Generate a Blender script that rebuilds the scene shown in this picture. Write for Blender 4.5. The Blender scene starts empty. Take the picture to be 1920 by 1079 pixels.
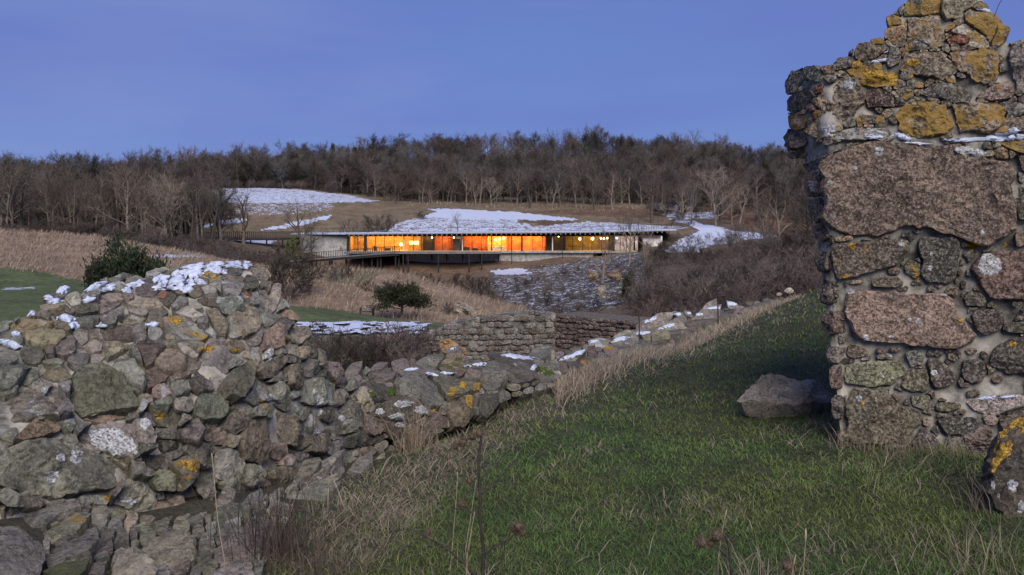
import bpy, math, random
import numpy as np
from mathutils import Vector
from mathutils.bvhtree import BVHTree

random.seed(7)
RNG = np.random.default_rng(7)
S = bpy.context.scene
COL = S.collection

# ------------------------------------------------------------------ camera
F, UH, VH = 1600.0, 960.0, 420.0           # focal length and horizon in photograph pixels (1920 x 1079)
cam_d = bpy.data.cameras.new('camera')
cam = bpy.data.objects.new('camera', cam_d)
COL.objects.link(cam)
cam.location = (0, 0, 0)
cam.rotation_euler = (math.radians(90), 0, 0)
cam_d.sensor_width = 36.0
cam_d.lens = 36.0 * F / 1920.0
cam_d.shift_y = -(539.5 - VH) / 1920.0
cam_d.clip_start = 0.05
cam_d.clip_end = 3000
S.camera = cam

# ------------------------------------------------------------------ sky (dusk) and the low, very soft afterglow behind the camera
SUN_EL, SUN_AZ = math.radians(42.0), math.radians(170.0)   # azimuth from +Y clockwise: behind the camera, to the right
world = bpy.data.worlds.new('World')
S.world = world
world.use_nodes = True
wn, wl = world.node_tree.nodes, world.node_tree.links
wn.clear()
w_out = wn.new('ShaderNodeOutputWorld')
w_bg = wn.new('ShaderNodeBackground')
w_sky = wn.new('ShaderNodeTexSky')
w_sky.sky_type = 'NISHITA'
w_sky.sun_disc = False
w_sky.sun_elevation = SUN_EL
w_sky.sun_rotation = SUN_AZ
w_sky.air_density = 1.0
w_sky.dust_density = 0.0
w_sky.ozone_density = 10.0
w_tint = wn.new('ShaderNodeMix'); w_tint.data_type = 'RGBA'; w_tint.blend_type = 'MULTIPLY'
w_tint.inputs['Factor'].default_value = 1.0
w_tint.inputs[7].default_value = (1.0, 1.0, 1.0, 1)
# thin high cloud veil
w_tc = wn.new('ShaderNodeTexCoord')
w_map = wn.new('ShaderNodeMapping'); w_map.inputs['Scale'].default_value = (1.2, 1.2, 6.0)
w_noise = wn.new('ShaderNodeTexNoise'); w_noise.inputs['Scale'].default_value = 2.2
w_noise.inputs['Detail'].default_value = 5
w_ramp = wn.new('ShaderNodeMapRange'); w_ramp.inputs[1].default_value = 0.35; w_ramp.inputs[2].default_value = 0.75
w_ramp.inputs[3].default_value = 0.80; w_ramp.inputs[4].default_value = 0.96
w_cloud = wn.new('ShaderNodeMix'); w_cloud.data_type = 'RGBA'
w_cloud.inputs[7].default_value = (1.32, 1.88, 5.1, 1)
wl.new(w_tc.outputs['Generated'], w_map.inputs['Vector'])
wl.new(w_map.outputs['Vector'], w_noise.inputs['Vector'])
wl.new(w_noise.outputs[0], w_ramp.inputs[0])
wl.new(w_sky.outputs['Color'], w_tint.inputs[6])
wl.new(w_tint.outputs[2], w_cloud.inputs[6])
wl.new(w_ramp.outputs[0], w_cloud.inputs['Factor'])
w_n2 = wn.new('ShaderNodeTexNoise'); w_n2.inputs['Scale'].default_value = 1.3; w_n2.inputs['Detail'].default_value = 6; w_n2.inputs['Roughness'].default_value = 0.55
w_m2 = wn.new('ShaderNodeMapping'); w_m2.inputs['Scale'].default_value = (1.0, 1.0, 4.0); w_m2.inputs['Location'].default_value = (3.1, 0.4, 0.7)
w_r2 = wn.new('ShaderNodeMapRange'); w_r2.inputs[1].default_value = 0.44; w_r2.inputs[2].default_value = 0.74; w_r2.inputs[3].default_value = 0.0; w_r2.inputs[4].default_value = 0.55
w_c2 = wn.new('ShaderNodeMix'); w_c2.data_type = 'RGBA'; w_c2.inputs[7].default_value = (2.5, 2.9, 5.7, 1)
wl.new(w_tc.outputs['Generated'], w_m2.inputs['Vector']); wl.new(w_m2.outputs['Vector'], w_n2.inputs['Vector']); wl.new(w_n2.outputs[0], w_r2.inputs[0])
wl.new(w_cloud.outputs[2], w_c2.inputs[6]); wl.new(w_r2.outputs[0], w_c2.inputs['Factor'])
wl.new(w_c2.outputs[2], w_bg.inputs['Color'])
w_bg.inputs['Strength'].default_value = 0.09
wl.new(w_bg.outputs['Background'], w_out.inputs['Surface'])

sun_d = bpy.data.lights.new('sun', 'SUN')
sun_d.energy = 3.5
sun_d.angle = math.radians(42)
sun_d.color = (1.0, 0.925, 0.82)
sun = bpy.data.objects.new('sun', sun_d)
COL.objects.link(sun)
_sd = Vector((math.sin(SUN_AZ) * math.cos(SUN_EL), math.cos(SUN_AZ) * math.cos(SUN_EL), math.sin(SUN_EL)))
sun.rotation_euler = _sd.to_track_quat('Z', 'Y').to_euler()

S.view_settings.view_transform = 'Standard'
S.view_settings.look = 'None'
S.view_settings.gamma = 1.0
S.view_settings.use_curve_mapping = False
S.view_settings.exposure = 0.25
S.render.engine = 'CYCLES'
S.cycles.max_bounces = 6
S.cycles.transparent_max_bounces = 12

# ------------------------------------------------------------------ helpers
def P(u, v, d):
    return np.array([(u - UH) / F * d, d, (VH - v) / F * d])

def PA(u, v, d):
    u, v, d = np.broadcast_arrays(np.asarray(u, float), np.asarray(v, float), np.asarray(d, float))
    return np.stack([(u - UH) / F * d, d, (VH - v) / F * d], -1)

_perm = np.random.default_rng(3).permutation(256)
_perm = np.concatenate([_perm, _perm, _perm])
_grad = np.random.default_rng(4).normal(size=(256, 3))
_grad /= np.linalg.norm(_grad, axis=1)[:, None]

def noise3(p):
    p = np.asarray(p, float)
    i = np.floor(p).astype(int)
    f = p - i
    i &= 255
    w = f * f * f * (f * (f * 6 - 15) + 10)
    r = 0
    for dx in (0, 1):
        for dy in (0, 1):
            for dz in (0, 1):
                h = _perm[_perm[_perm[i[..., 0] + dx & 255] + (i[..., 1] + dy & 255)] + (i[..., 2] + dz & 255)]
                g = _grad[h]
                dd = (f - np.array([dx, dy, dz])) * g
                ww = (w[..., 0] if dx else 1 - w[..., 0]) * (w[..., 1] if dy else 1 - w[..., 1]) * (w[..., 2] if dz else 1 - w[..., 2])
                r = r + ww * dd.sum(-1)
    return r

def fbm(p, octv=3):
    r, a = 0, 1.0
    for k in range(octv):
        r = r + a * noise3(np.asarray(p) * 2 ** k + k * 17.3)
        a *= 0.5
    return r

def smooth(a, b, x):
    t = np.clip((x - a) / (b - a), 0, 1)
    return t * t * (3 - 2 * t)

class RBF:
    """Smooth surface through scattered control points (linear polynomial + radial kernel)."""
    def __init__(s, xy, z, kind='lin', scale=1.0):
        s.c = np.asarray(xy, float) / scale; s.sc = scale; s.kind = kind
        n = len(s.c)
        A = np.zeros((n + 3, n + 3))
        A[:n, :n] = s.k(np.linalg.norm(s.c[:, None] - s.c[None], axis=-1)) + np.eye(n) * 1e-6
        A[:n, n] = 1; A[:n, n + 1:] = s.c
        A[n, :n] = 1; A[n + 1:, :n] = s.c.T
        s.w = np.linalg.solve(A, np.concatenate([z, [0, 0, 0]]))
    def k(s, r):
        if s.kind == 'lin':
            return -r
        return np.where(r > 0, r * r * np.log(np.maximum(r, 1e-9)), 0)
    def __call__(s, x, y):
        x, y = np.broadcast_arrays(np.asarray(x, float), np.asarray(y, float))
        q = np.stack([x.ravel(), y.ravel()], -1) / s.sc
        out = np.empty(len(q)); n = len(s.c)
        for a in range(0, len(q), 20000):
            b = q[a:a + 20000]
            out[a:a + 20000] = s.k(np.linalg.norm(b[:, None] - s.c[None], axis=-1)) @ s.w[:n] + s.w[n] + b @ s.w[n + 1:]
        return out.reshape(x.shape)

def inpoly(u, v, poly):
    u, v = np.asarray(u, float), np.asarray(v, float)
    r = np.zeros(u.shape, bool)
    n = len(poly)
    for i in range(n):
        x0, y0 = poly[i]; x1, y1 = poly[(i + 1) % n]
        if y0 == y1:
            continue
        c = ((y0 > v) != (y1 > v)) & (u < (x1 - x0) * (v - y0) / (y1 - y0) + x0)
        r ^= c
    return r

def mesh_data(name, V, faces, mat=None, smooth_=True, attrs=None):
    """faces: array (M,k) or list of such arrays or list of index lists."""
    me = bpy.data.meshes.new(name)
    V = np.asarray(V, np.float32)
    groups = faces if isinstance(faces, list) else [faces]
    groups = [np.asarray(g, np.int32) for g in groups if len(g)]
    me.vertices.add(len(V)); me.vertices.foreach_set('co', V.ravel())
    nl = sum(g.size for g in groups); nf = sum(len(g) for g in groups)
    me.loops.add(nl); me.polygons.add(nf)
    me.loops.foreach_set('vertex_index', np.concatenate([g.ravel() for g in groups]))
    tot = np.concatenate([np.full(len(g), g.shape[1], np.int32) for g in groups])
    me.polygons.foreach_set('loop_start', np.concatenate([[0], np.cumsum(tot)[:-1]]).astype(np.int32))
    me.polygons.foreach_set('use_smooth', np.full(nf, bool(smooth_)))
    if attrs:
        for k, a in attrs.items():
            a = np.asarray(a, np.float32)
            if a.ndim == 2:
                if a.shape[1] == 3:
                    a = np.concatenate([a, np.ones((len(a), 1), np.float32)], 1)
                at = me.attributes.new(k, 'FLOAT_COLOR', 'POINT'); at.data.foreach_set('color', a.ravel())
            else:
                at = me.attributes.new(k, 'FLOAT', 'POINT'); at.data.foreach_set('value', a.ravel())
    me.update(calc_edges=True)
    if mat:
        me.materials.append(mat)
    return me

def link(name, me, parent=None, loc=(0, 0, 0), kind=None, color=None):
    o = bpy.data.objects.new(name, me)
    COL.objects.link(o)
    o.location = loc
    if parent is not None:
        o.parent = parent
    if kind:
        o['kind'] = kind
    if color is not None:
        o.color = color
    return o

def tag(o, label, cat, group=None):
    o['label'] = label; o['category'] = cat
    if group:
        o['group'] = group
    return o

def thing(name, label, cat, loc=(0, 0, 0), group=None):
    o = link(name, None, loc=loc)
    o.empty_display_size = 0.2
    return tag(o, label, cat, group)

class MB:
    """Collects boxes, tubes and plain faces into one mesh."""
    def __init__(s):
        s.V = []; s.Q = []; s.T = []; s.n = 0; s.C = []
    def add(s, V, Q=(), T=(), col=None):
        V = np.asarray(V, float)
        s.V.append(V)
        if len(Q): s.Q.append(np.asarray(Q, int) + s.n)
        if len(T): s.T.append(np.asarray(T, int) + s.n)
        if col is not None: s.C.append(np.tile(np.asarray(col, float), (len(V), 1)) if np.ndim(col) == 1 else np.asarray(col))
        s.n += len(V)
        return s
    def box(s, c, size, ax=None, col=None):
        c = np.asarray(c, float); h = np.asarray(size, float) / 2
        q = np.array([[x, y, z] for x in (-1, 1) for y in (-1, 1) for z in (-1, 1)]) * h
        if ax is not None:
            q = q @ np.asarray(ax, float)
        return s.add(q + c, [[0, 1, 3, 2], [4, 6, 7, 5], [0, 4, 5, 1], [2, 3, 7, 6], [0, 2, 6, 4], [1, 5, 7, 3]], col=col)
    def bar(s, a, b, w, h=None):
        a, b = np.asarray(a, float), np.asarray(b, float)
        d = b - a; L = np.linalg.norm(d); d /= L
        up = np.array([0, 0, 1.0]) if abs(d[2]) < 0.95 else np.array([0, 1.0, 0])
        x = np.cross(d, up); x /= np.linalg.norm(x); z = np.cross(x, d)
        return s.box((a + b) / 2, (w, L, h or w), np.array([x, d, z]))
    def tube(s, pts, rad, n=6, cap=True, col=None):
        pts = np.asarray(pts, float); m = len(pts)
        rad = np.broadcast_to(np.asarray(rad, float), (m,))
        t = np.gradient(pts, axis=0); t /= np.linalg.norm(t, axis=1)[:, None] + 1e-12
        up = np.array([0.31, 0.17, 0.93]) if abs(t[0, 2]) < 0.9 else np.array([0.9, 0.3, 0.1])
        x = np.cross(t, up); x /= np.linalg.norm(x, axis=1)[:, None] + 1e-12
        y = np.cross(t, x)
        a = np.arange(n) / n * 2 * np.pi
        V = pts[:, None] + rad[:, None, None] * (np.cos(a)[None, :, None] * x[:, None] + np.sin(a)[None, :, None] * y[:, None])
        i = np.arange(m - 1)[:, None] * n; j = np.arange(n)[None]; k = (j + 1) % n
        Q = np.stack([i + j, i + k, i + n + k, i + n + j], -1).reshape(-1, 4)
        V = V.reshape(-1, 3); T = []
        if cap:
            V = np.concatenate([V, pts[:1], pts[-1:]])
            b = m * n
            T = [[b, (q + 1) % n, q] for q in range(n)] + [[b + 1, (m - 1) * n + q, (m - 1) * n + (q + 1) % n] for q in range(n)]
        return s.add(V, Q, T, col=col)
    def data(s, name, mat, smooth_=False, attr=None):
        V = np.concatenate(s.V)
        at = {attr: np.concatenate(s.C)} if attr else None
        return mesh_data(name, V, [np.concatenate(g) for g in (s.Q, s.T) if g], mat, smooth_, at)
    def build(s, name, mat, parent=None, loc=(0, 0, 0), kind=None, smooth_=False, color=None):
        if parent is not None and tuple(loc) == (0, 0, 0) and tuple(parent.location) != (0, 0, 0):
            b = np.array(parent.location)
            if parent.parent is not None:
                b = b + np.array(parent.parent.location)
            s.V = [q - b for q in s.V]
        return link(name, s.data(name, mat, smooth_), parent, loc, kind, color)

# ------------------------------------------------------------------ materials
def new_mat(name):
    m = bpy.data.materials.new(name); m.use_nodes = True
    nt = m.node_tree
    b = nt.nodes['Principled BSDF']
    b.inputs['Roughness'].default_value = 0.9
    b.inputs['Specular IOR Level'].default_value = 0.25
    return m, nt, b

def nnode(nt, typ, **kw):
    n = nt.nodes.new(typ)
    for k, v in kw.items():
        if k in n.inputs.keys() if isinstance(k, str) else False:
            n.inputs[k].default_value = v
        else:
            setattr(n, k, v)
    return n

def tex(nt, scale, detail=4, rough=0.6, coord=None, dist=0.0):
    n = nt.nodes.new('ShaderNodeTexNoise')
    n.inputs['Scale'].default_value = scale; n.inputs['Detail'].default_value = detail
    n.inputs['Roughness'].default_value = rough; n.inputs['Distortion'].default_value = dist
    if coord is not None:
        nt.links.new(coord, n.inputs['Vector'])
    return n.outputs[0]

def mrange(nt, val, a, b, c=0.0, d=1.0):
    n = nt.nodes.new('ShaderNodeMapRange')
    n.interpolation_type = 'SMOOTHSTEP'
    nt.links.new(val, n.inputs[0])
    for i, x in enumerate((a, b, c, d)):
        if hasattr(x, 'links'):
            nt.links.new(x, n.inputs[i + 1])
        else:
            n.inputs[i + 1].default_value = x
    return n.outputs[0]

def mixc(nt, fac, a, b, mode='MIX'):
    n = nt.nodes.new('ShaderNodeMix'); n.data_type = 'RGBA'; n.blend_type = mode
    for s_, x in (('Factor', fac), (6, a), (7, b)):
        if hasattr(x, 'links'):
            nt.links.new(x, n.inputs[s_])
        elif s_ == 'Factor':
            n.inputs[s_].default_value = x
        else:
            n.inputs[s_].default_value = (*x, 1) if len(x) == 3 else x
    return n.outputs[2]

def math_(nt, op, a, b=0.0):
    n = nt.nodes.new('ShaderNodeMath'); n.operation = op
    for i, x in enumerate((a, b)):
        if hasattr(x, 'links'):
            nt.links.new(x, n.inputs[i])
        else:
            n.inputs[i].default_value = x
    return n.outputs[0]

def bump(nt, bsdf, h, strength, dist):
    n = nt.nodes.new('ShaderNodeBump')
    n.inputs['Strength'].default_value = strength; n.inputs['Distance'].default_value = dist
    nt.links.new(h, n.inputs['Height']); nt.links.new(n.outputs[0], bsdf.inputs['Normal'])

def plain(name, c, rough=0.8, var=0.15, scale=8.0, metal=0.0, bumpd=0.0):
    m, nt, b = new_mat(name)
    g = nt.nodes.new('ShaderNodeNewGeometry')
    t = tex(nt, scale, 5, 0.65, g.outputs['Position'])
    f = mrange(nt, t, 0.3, 0.7, 1 - var * 1.6, 1 + var)
    cc = mixc(nt, 1.0, c, f, 'MULTIPLY')
    nt.links.new(cc, b.inputs['Base Color'])
    b.inputs['Roughness'].default_value = rough; b.inputs['Metallic'].default_value = metal
    if bumpd:
        bump(nt, b, t, 0.6, bumpd)
    return m

def stone_mat(name, k=1.0, sp=1.0):
    """Field stone: own colour from the object, crystal grain, dark weathering, pale and ochre crustose lichen."""
    m, nt, b = new_mat(name)
    geo = nt.nodes.new('ShaderNodeNewGeometry'); pos = geo.outputs['Position']
    oi = nt.nodes.new('ShaderNodeObjectInfo')
    rnd = oi.outputs['Random']; col = oi.outputs['Color']
    off = nt.nodes.new('ShaderNodeVectorMath'); off.operation = 'ADD'
    cx = nt.nodes.new('ShaderNodeCombineXYZ')
    nt.links.new(math_(nt, 'MULTIPLY', rnd, 40.0), cx.inputs[0])
    nt.links.new(pos, off.inputs[0]); nt.links.new(cx.outputs[0], off.inputs[1]); pos = off.outputs[0]
    big = tex(nt, 4.0 * k, 6, 0.65, pos)
    mid = tex(nt, 16.0 * k, 8, 0.72, pos, 0.6)
    grain = tex(nt, 52.0 * k, 3, 0.8, pos)
    spk = tex(nt, 24.0 * k, 6, 0.8, pos, 0.3)
    c = mixc(nt, mrange(nt, big, 0.38, 0.64), mixc(nt, 1.0, col, (0.70, 0.68, 0.67), 'MULTIPLY'), mixc(nt, 1.0, col, (1.30, 1.24, 1.16), 'MULTIPLY'))
    # dark weathering in blotches
    c = mixc(nt, mrange(nt, mid, 0.50, 0.59, 0.0, 0.75), c, mixc(nt, 1.0, col, (0.30, 0.29, 0.28), 'MULTIPLY'))
    c = mixc(nt, mrange(nt, spk, 0.50, 0.56, 0.0, 0.68 * sp), c, mixc(nt, 1.0, col, (0.28, 0.27, 0.27), 'MULTIPLY'))
    # crystals
    c = mixc(nt, mrange(nt, grain, 0.53, 0.58, 0.0, 0.70 * sp), c, mixc(nt, 1.0, col, (0.15, 0.14, 0.14), 'MULTIPLY'))
    c = mixc(nt, mrange(nt, grain, 0.40, 0.46, 0.80 * sp, 0.0), c, mixc(nt, 0.5, mixc(nt, 1.0, col, (1.8, 1.7, 1.55), 'MULTIPLY'), (0.42, 0.38, 0.34)))
    c = mixc(nt, mrange(nt, spk, 0.38, 0.44, 0.75 * sp, 0.0), c, mixc(nt, 0.5, mixc(nt, 1.0, col, (1.7, 1.6, 1.5), 'MULTIPLY'), (0.36, 0.34, 0.31)))
    # pale lichen (amount is a property of the stone), greenish film, ochre lichen
    def amount(prop):
        a = nt.nodes.new('ShaderNodeAttribute'); a.attribute_type = 'OBJECT'; a.attribute_name = prop
        return a.outputs['Fac']
    l1 = tex(nt, 9.0 * k, 7, 0.72, pos, 0.4)
    th = math_(nt, 'SUBTRACT', 0.78, math_(nt, 'MULTIPLY', amount('pale_lichen'), 0.36))
    c = mixc(nt, mrange(nt, l1, th, math_(nt, 'ADD', th, 0.035), 0.0, 0.85), c, (0.42, 0.43, 0.42))
    off2 = nt.nodes.new('ShaderNodeVectorMath'); off2.operation = 'ADD'; off2.inputs[1].default_value = (7.7, 3.1, 9.2)
    nt.links.new(pos, off2.inputs[0])
    l2 = tex(nt, 8.0 * k, 8, 0.72, off2.outputs[0], 0.5)
    th2 = math_(nt, 'SUBTRACT', 0.80, math_(nt, 'MULTIPLY', amount('ochre_lichen'), 0.40))
    oc = mixc(nt, mrange(nt, grain, 0.35, 0.65), (0.30, 0.17, 0.03), (0.40, 0.26, 0.07))
    c = mixc(nt, mrange(nt, l2, th2, math_(nt, 'ADD', th2, 0.05), 0.0, 0.85), c, oc)
    off3 = nt.nodes.new('ShaderNodeVectorMath'); off3.operation = 'ADD'; off3.inputs[1].default_value = (1.7, 13.1, 2.2)
    nt.links.new(pos, off3.inputs[0])
    l3 = tex(nt, 6.0 * k, 6, 0.7, off3.outputs[0])
    th3 = math_(nt, 'SUBTRACT', 0.80, math_(nt, 'MULTIPLY', amount('moss'), 0.40))
    c = mixc(nt, mrange(nt, l3, th3, math_(nt, 'ADD', th3, 0.08), 0.0, 0.8), c, (0.055, 0.068, 0.022))
    nt.links.new(c, b.inputs['Base Color'])
    b.inputs['Roughness'].default_value = 0.88
    h = math_(nt, 'ADD', math_(nt, 'MULTIPLY', mid, 1.4), math_(nt, 'ADD', math_(nt, 'MULTIPLY', spk, 0.7), math_(nt, 'MULTIPLY', grain, 0.35)))
    bump(nt, b, h, 1.0, 0.03 / k)
    return m

M = {}
M['stone'] = stone_mat('field_stone')
M['stone_plain'] = stone_mat('weathered_field_stone', 0.9, 0.38)
M['stone_far'] = stone_mat('far_stone', 0.45)
M['mortar'] = plain('lime_mortar', (0.25, 0.232, 0.20), 0.95, 0.5, 6.0, bumpd=0.02)
M['wall_grey'] = plain('grey_rubble_core', (0.15, 0.14, 0.125), 0.95, 0.5, 2.5, bumpd=0.05)
M['earth_core'] = plain('wall_core', (0.11, 0.095, 0.075), 0.95, 0.4, 6.0, bumpd=0.03)

def snow_mat(name, sc=30.0):
    m, nt, b = new_mat(name)
    g = nt.nodes.new('ShaderNodeNewGeometry')
    t = tex(nt, sc, 5, 0.6, g.outputs['Position'])
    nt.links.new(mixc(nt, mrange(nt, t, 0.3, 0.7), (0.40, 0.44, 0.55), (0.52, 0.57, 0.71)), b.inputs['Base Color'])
    b.inputs['Roughness'].default_value = 0.6
    bump(nt, b, t, 0.5, 0.3 / sc)
    return m
M['snow'] = snow_mat('snow')
M['white_lichen'] = plain('white_lichen', (0.36, 0.36, 0.36), 0.95, 0.45, 70.0, bumpd=0.004)
M['ochre_lichen'] = plain('ochre_lichen', (0.31, 0.19, 0.035), 0.95, 0.5, 70.0, bumpd=0.006)
M['moss'] = plain('moss', (0.06, 0.08, 0.015), 0.95, 0.4, 50.0, bumpd=0.01)

def attr_mat(name, attr, rough=0.9, transl=0.0):
    m, nt, b = new_mat(name)
    a = nt.nodes.new('ShaderNodeAttribute'); a.attribute_name = attr
    nt.links.new(a.outputs['Color'], b.inputs['Base Color'])
    b.inputs['Roughness'].default_value = rough
    if transl:
        tr = nt.nodes.new('ShaderNodeBsdfTranslucent'); nt.links.new(a.outputs['Color'], tr.inputs['Color'])
        mx = nt.nodes.new('ShaderNodeMixShader'); mx.inputs[0].default_value = transl
        nt.links.new(b.outputs[0], mx.inputs[1]); nt.links.new(tr.outputs[0], mx.inputs[2])
        nt.links.new(mx.outputs[0], nt.nodes['Material Output'].inputs['Surface'])
    return m
M['blades'] = attr_mat('grass_blades', 'tint', 0.7, 0.25)

def bark_mat(name, c, rng=0.5, hue=0.0):
    m, nt, b = new_mat(name)
    g = nt.nodes.new('ShaderNodeNewGeometry'); oi = nt.nodes.new('ShaderNodeObjectInfo')
    t = tex(nt, 3.0, 4, 0.6, g.outputs['Position'])
    f = math_(nt, 'MULTIPLY', mrange(nt, t, 0.3, 0.7, 0.7, 1.25), mrange(nt, oi.outputs['Random'], 0, 1, 1 - rng, 1 + rng))
    cc = mixc(nt, 1.0, c, f, 'MULTIPLY')
    r2 = math_(nt, 'FRACT', math_(nt, 'MULTIPLY', oi.outputs['Random'], 7.31))
    cc = mixc(nt, math_(nt, 'MULTIPLY', r2, 0.55), cc, mixc(nt, 1.0, cc, (1.18, 0.95, 0.92), 'MULTIPLY'))
    nt.links.new(cc, b.inputs['Base Color'])
    return m
M['bark'] = bark_mat('grey_bark', (0.13, 0.112, 0.09))
M['bark_pale'] = bark_mat('pale_bark', (0.14, 0.127, 0.105))
M['twig'] = bark_mat('bare_twigs', (0.094, 0.083, 0.072))
M['twig_pale'] = bark_mat('pale_twigs', (0.19, 0.16, 0.125))
M['twig_red'] = bark_mat('reddish_twigs', (0.094, 0.077, 0.070))
M['twig_grey'] = bark_mat('grey_twigs', (0.095, 0.092, 0.088))
M['twig_dark'] = bark_mat('dark_twigs', (0.050, 0.043, 0.034))
M['needles'] = bark_mat('dark_needles', (0.020, 0.030, 0.016))
M['leaf_dark'] = bark_mat('dark_evergreen_leaves', (0.034, 0.040, 0.022))
M['ivy'] = bark_mat('ivy_leaves', (0.055, 0.075, 0.018))
# ------------------------------------------------------------------ terrain: castle mound near, valley and wooded hill far
near_uvd = [  # (u, v, distance)
    (960, 1079, 3.95), (1400, 1079, 3.95), (1920, 1079, 3.8), (500, 1079, 3.9), (250, 1079, 3.72), (0, 1079, 3.4),
    (250, 980, 4.5), (500, 960, 4.85), (0, 960, 4.05), (620, 905, 5.8), (740, 850, 7.1), (960, 850, 6.6), (1300, 850, 6.4),
    (1590, 835, 6.35), (1850, 850, 5.7), (1000, 750, 9.6), (1300, 740, 8.8), (1570, 722, 8.3), (1100, 702, 11.2),
    (1300, 655, 12.6), (1560, 620, 10.8), (1410, 597, 16), (1500, 562, 16), (1560, 536, 15.0), (1660, 500, 14.0), (1900, 470, 13.0),
    (1150, 940, 5.1), (1600, 940, 4.95), (800, 950, 5.2)]
near_xyz = [P(*q) for q in near_uvd] + [np.array(q, float) for q in [
    (-4, 10.5, -3.2), (-7, 10, -3.4), (-3, 13, -3.8), (-0.6, 15, -3.7), (2, 22, -3.9), (5, 26, -3.6), (9, 24, -2.6), (13, 22, -2.2),
    (-5, 3, -1.5), (-5, 6, -1.9), (5, 2, -1.5), (0, 0, -1.5), (0, -6, -1.4), (10, 5, -1.2), (14, 12, -0.6), (-10, 20, -4.4), (0, 26, -5.0), (-20, 26, -4.4), (20, 26, -3.0),
    (-10, -2, -1.6), (10, -3, -1.2)]]
near_xyz = np.array(near_xyz)
ZN = RBF(near_xyz[:, :2], near_xyz[:, 2], 'tps', 5.0)

far_udv = [  # (u, distance, v)
    # courtyard, snow ledge, lawn
    (-500, 32, 640), (-500, 60, 560), (0, 36, 612), (0, 52, 555), (0, 74, 505), (170, 74, 522), (170, 52, 560), (350, 45, 590), (350, 70, 540),
    (560, 40, 704), (700, 40, 706), (900, 42, 690), (1050, 42, 690), (1200, 36, 700),
    (570, 48, 602), (760, 48, 604), (570, 58, 576), (700, 58, 590), (790, 56, 600), (900, 56, 612), (1000, 50, 640),
    # hillock of dry grass
    (560, 66, 545), (640, 76, 503), (760, 74, 515), (850, 71, 543), (920, 66, 580), (560, 76, 510), (480, 76, 520), (640, 88, 520), (800, 92, 545), (940, 80, 600),
    # left dry grass hill
    (0, 106, 434), (-500, 106, 430), (170, 104, 445), (320, 98, 470), (420, 94, 490), (500, 92, 505), (0, 90, 465), (170, 88, 487),
    (0, 120, 440), (-500, 120, 440), (200, 120, 455), (400, 112, 490),
    # ravine and the slope under the building
    (540, 110, 520), (640, 115, 545), (760, 115, 560), (900, 110, 585), (1000, 100, 590), (1150, 90, 600), (1000, 128, 537), (1150, 128, 510), (1000, 146, 508),
    (620, 138, 530), (760, 140, 540), (900, 142, 528), (620, 157, 496), (760, 157, 501), (900, 157, 502), (620, 154, 508), (700, 154, 517), (760, 154.3, 518), (880, 154.5, 514), (620, 151, 514), (700, 151, 526), (760, 151, 527), (880, 150, 520), (1000, 157, 500), (1110, 157, 482), (1200, 158, 470), (1290, 160, 462),
    (1300, 60, 600), (1400, 50, 590), (1300, 110, 520), (1450, 110, 490), (1600, 70, 520), (1450, 140, 462), (1300, 140, 488), (1700, 120, 450), (2400, 120, 430), (2400, 50, 480), (2000, 40, 480), (2000, 80, 460),
    (1240, 152, 472), (1380, 156, 458), (1450, 166, 443), (1300, 172, 426), (1350, 185, 418), (1450, 190, 425), (1600, 170, 430),
    # behind and above the building
    (450, 165, 446), (560, 175, 440), (380, 170, 440), (480, 185, 410), (560, 190, 398), (650, 188, 408), (690, 176, 436), (800, 176, 434), (950, 176, 434), (1100, 176, 433), (1250, 178, 430),
    (760, 184, 416), (830, 196, 394), (960, 196, 397), (1090, 192, 411), (1200, 196, 405), (700, 198, 396),
    (400, 196, 382), (560, 198, 383), (700, 205, 380), (400, 226, 352), (560, 226, 354), (700, 222, 374), (800, 215, 380), (950, 212, 382), (1100, 210, 388), (1250, 205, 393), (1350, 205, 397),
    # woods
    (0, 145, 447), (200, 145, 452), (350, 150, 447), (-500, 145, 445), (0, 190, 415), (250, 200, 400), (-500, 200, 405),
    (0, 300, 354), (300, 300, 356), (-500, 300, 352), (500, 290, 357), (600, 320, 320), (760, 330, 303), (900, 340, 290), (1080, 340, 290), (1300, 330, 308), (1470, 320, 324), (1700, 310, 330), (2400, 310, 330),
    (560, 250, 358), (800, 250, 362), (1000, 250, 358), (1250, 250, 362), (1450, 240, 375), (1700, 230, 385), (2400, 220, 390),
    (0, 420, 352), (900, 450, 335), (2000, 450, 360), (-1000, 450, 360)]
far_xyz = np.array([P(u, v, d) for u, d, v in far_udv])
ZF = RBF(far_xyz[:, :2], far_xyz[:, 2], 'lin', 1.0)

BX0, BX1, BY0, BY1 = -30.5, 25.0, 157.5, 171.0     # the building's footprint: the ground stays under its floor

def zground(x, y):
    x, y = np.broadcast_arrays(np.asarray(x, float), np.asarray(y, float))
    w = smooth(20, 31, y + 0.0 * x)
    zn = ZN(x, np.minimum(y, 34))
    far = y > 18
    zf = np.zeros(x.shape)
    if far.any():
        zf[far] = ZF(x[far], y[far])
    z = zn * (1 - w) + zf * w
    # footprint
    foot = (x > BX0) & (x < BX1) & (y > BY0) & (y < BY1)
    z = np.where(foot, np.minimum(z, -6.3), z)
    # relief
    p = np.stack([x, y, np.zeros_like(x)], -1)
    z = z + np.where(y < 30, 0.09 * noise3(p * 0.9) + 0.03 * noise3(p * 3.1), 0) + smooth(30, 60, y) * (0.5 * noise3(p * 0.08) + 0.22 * noise3(p * 0.3))
    return z

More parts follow.
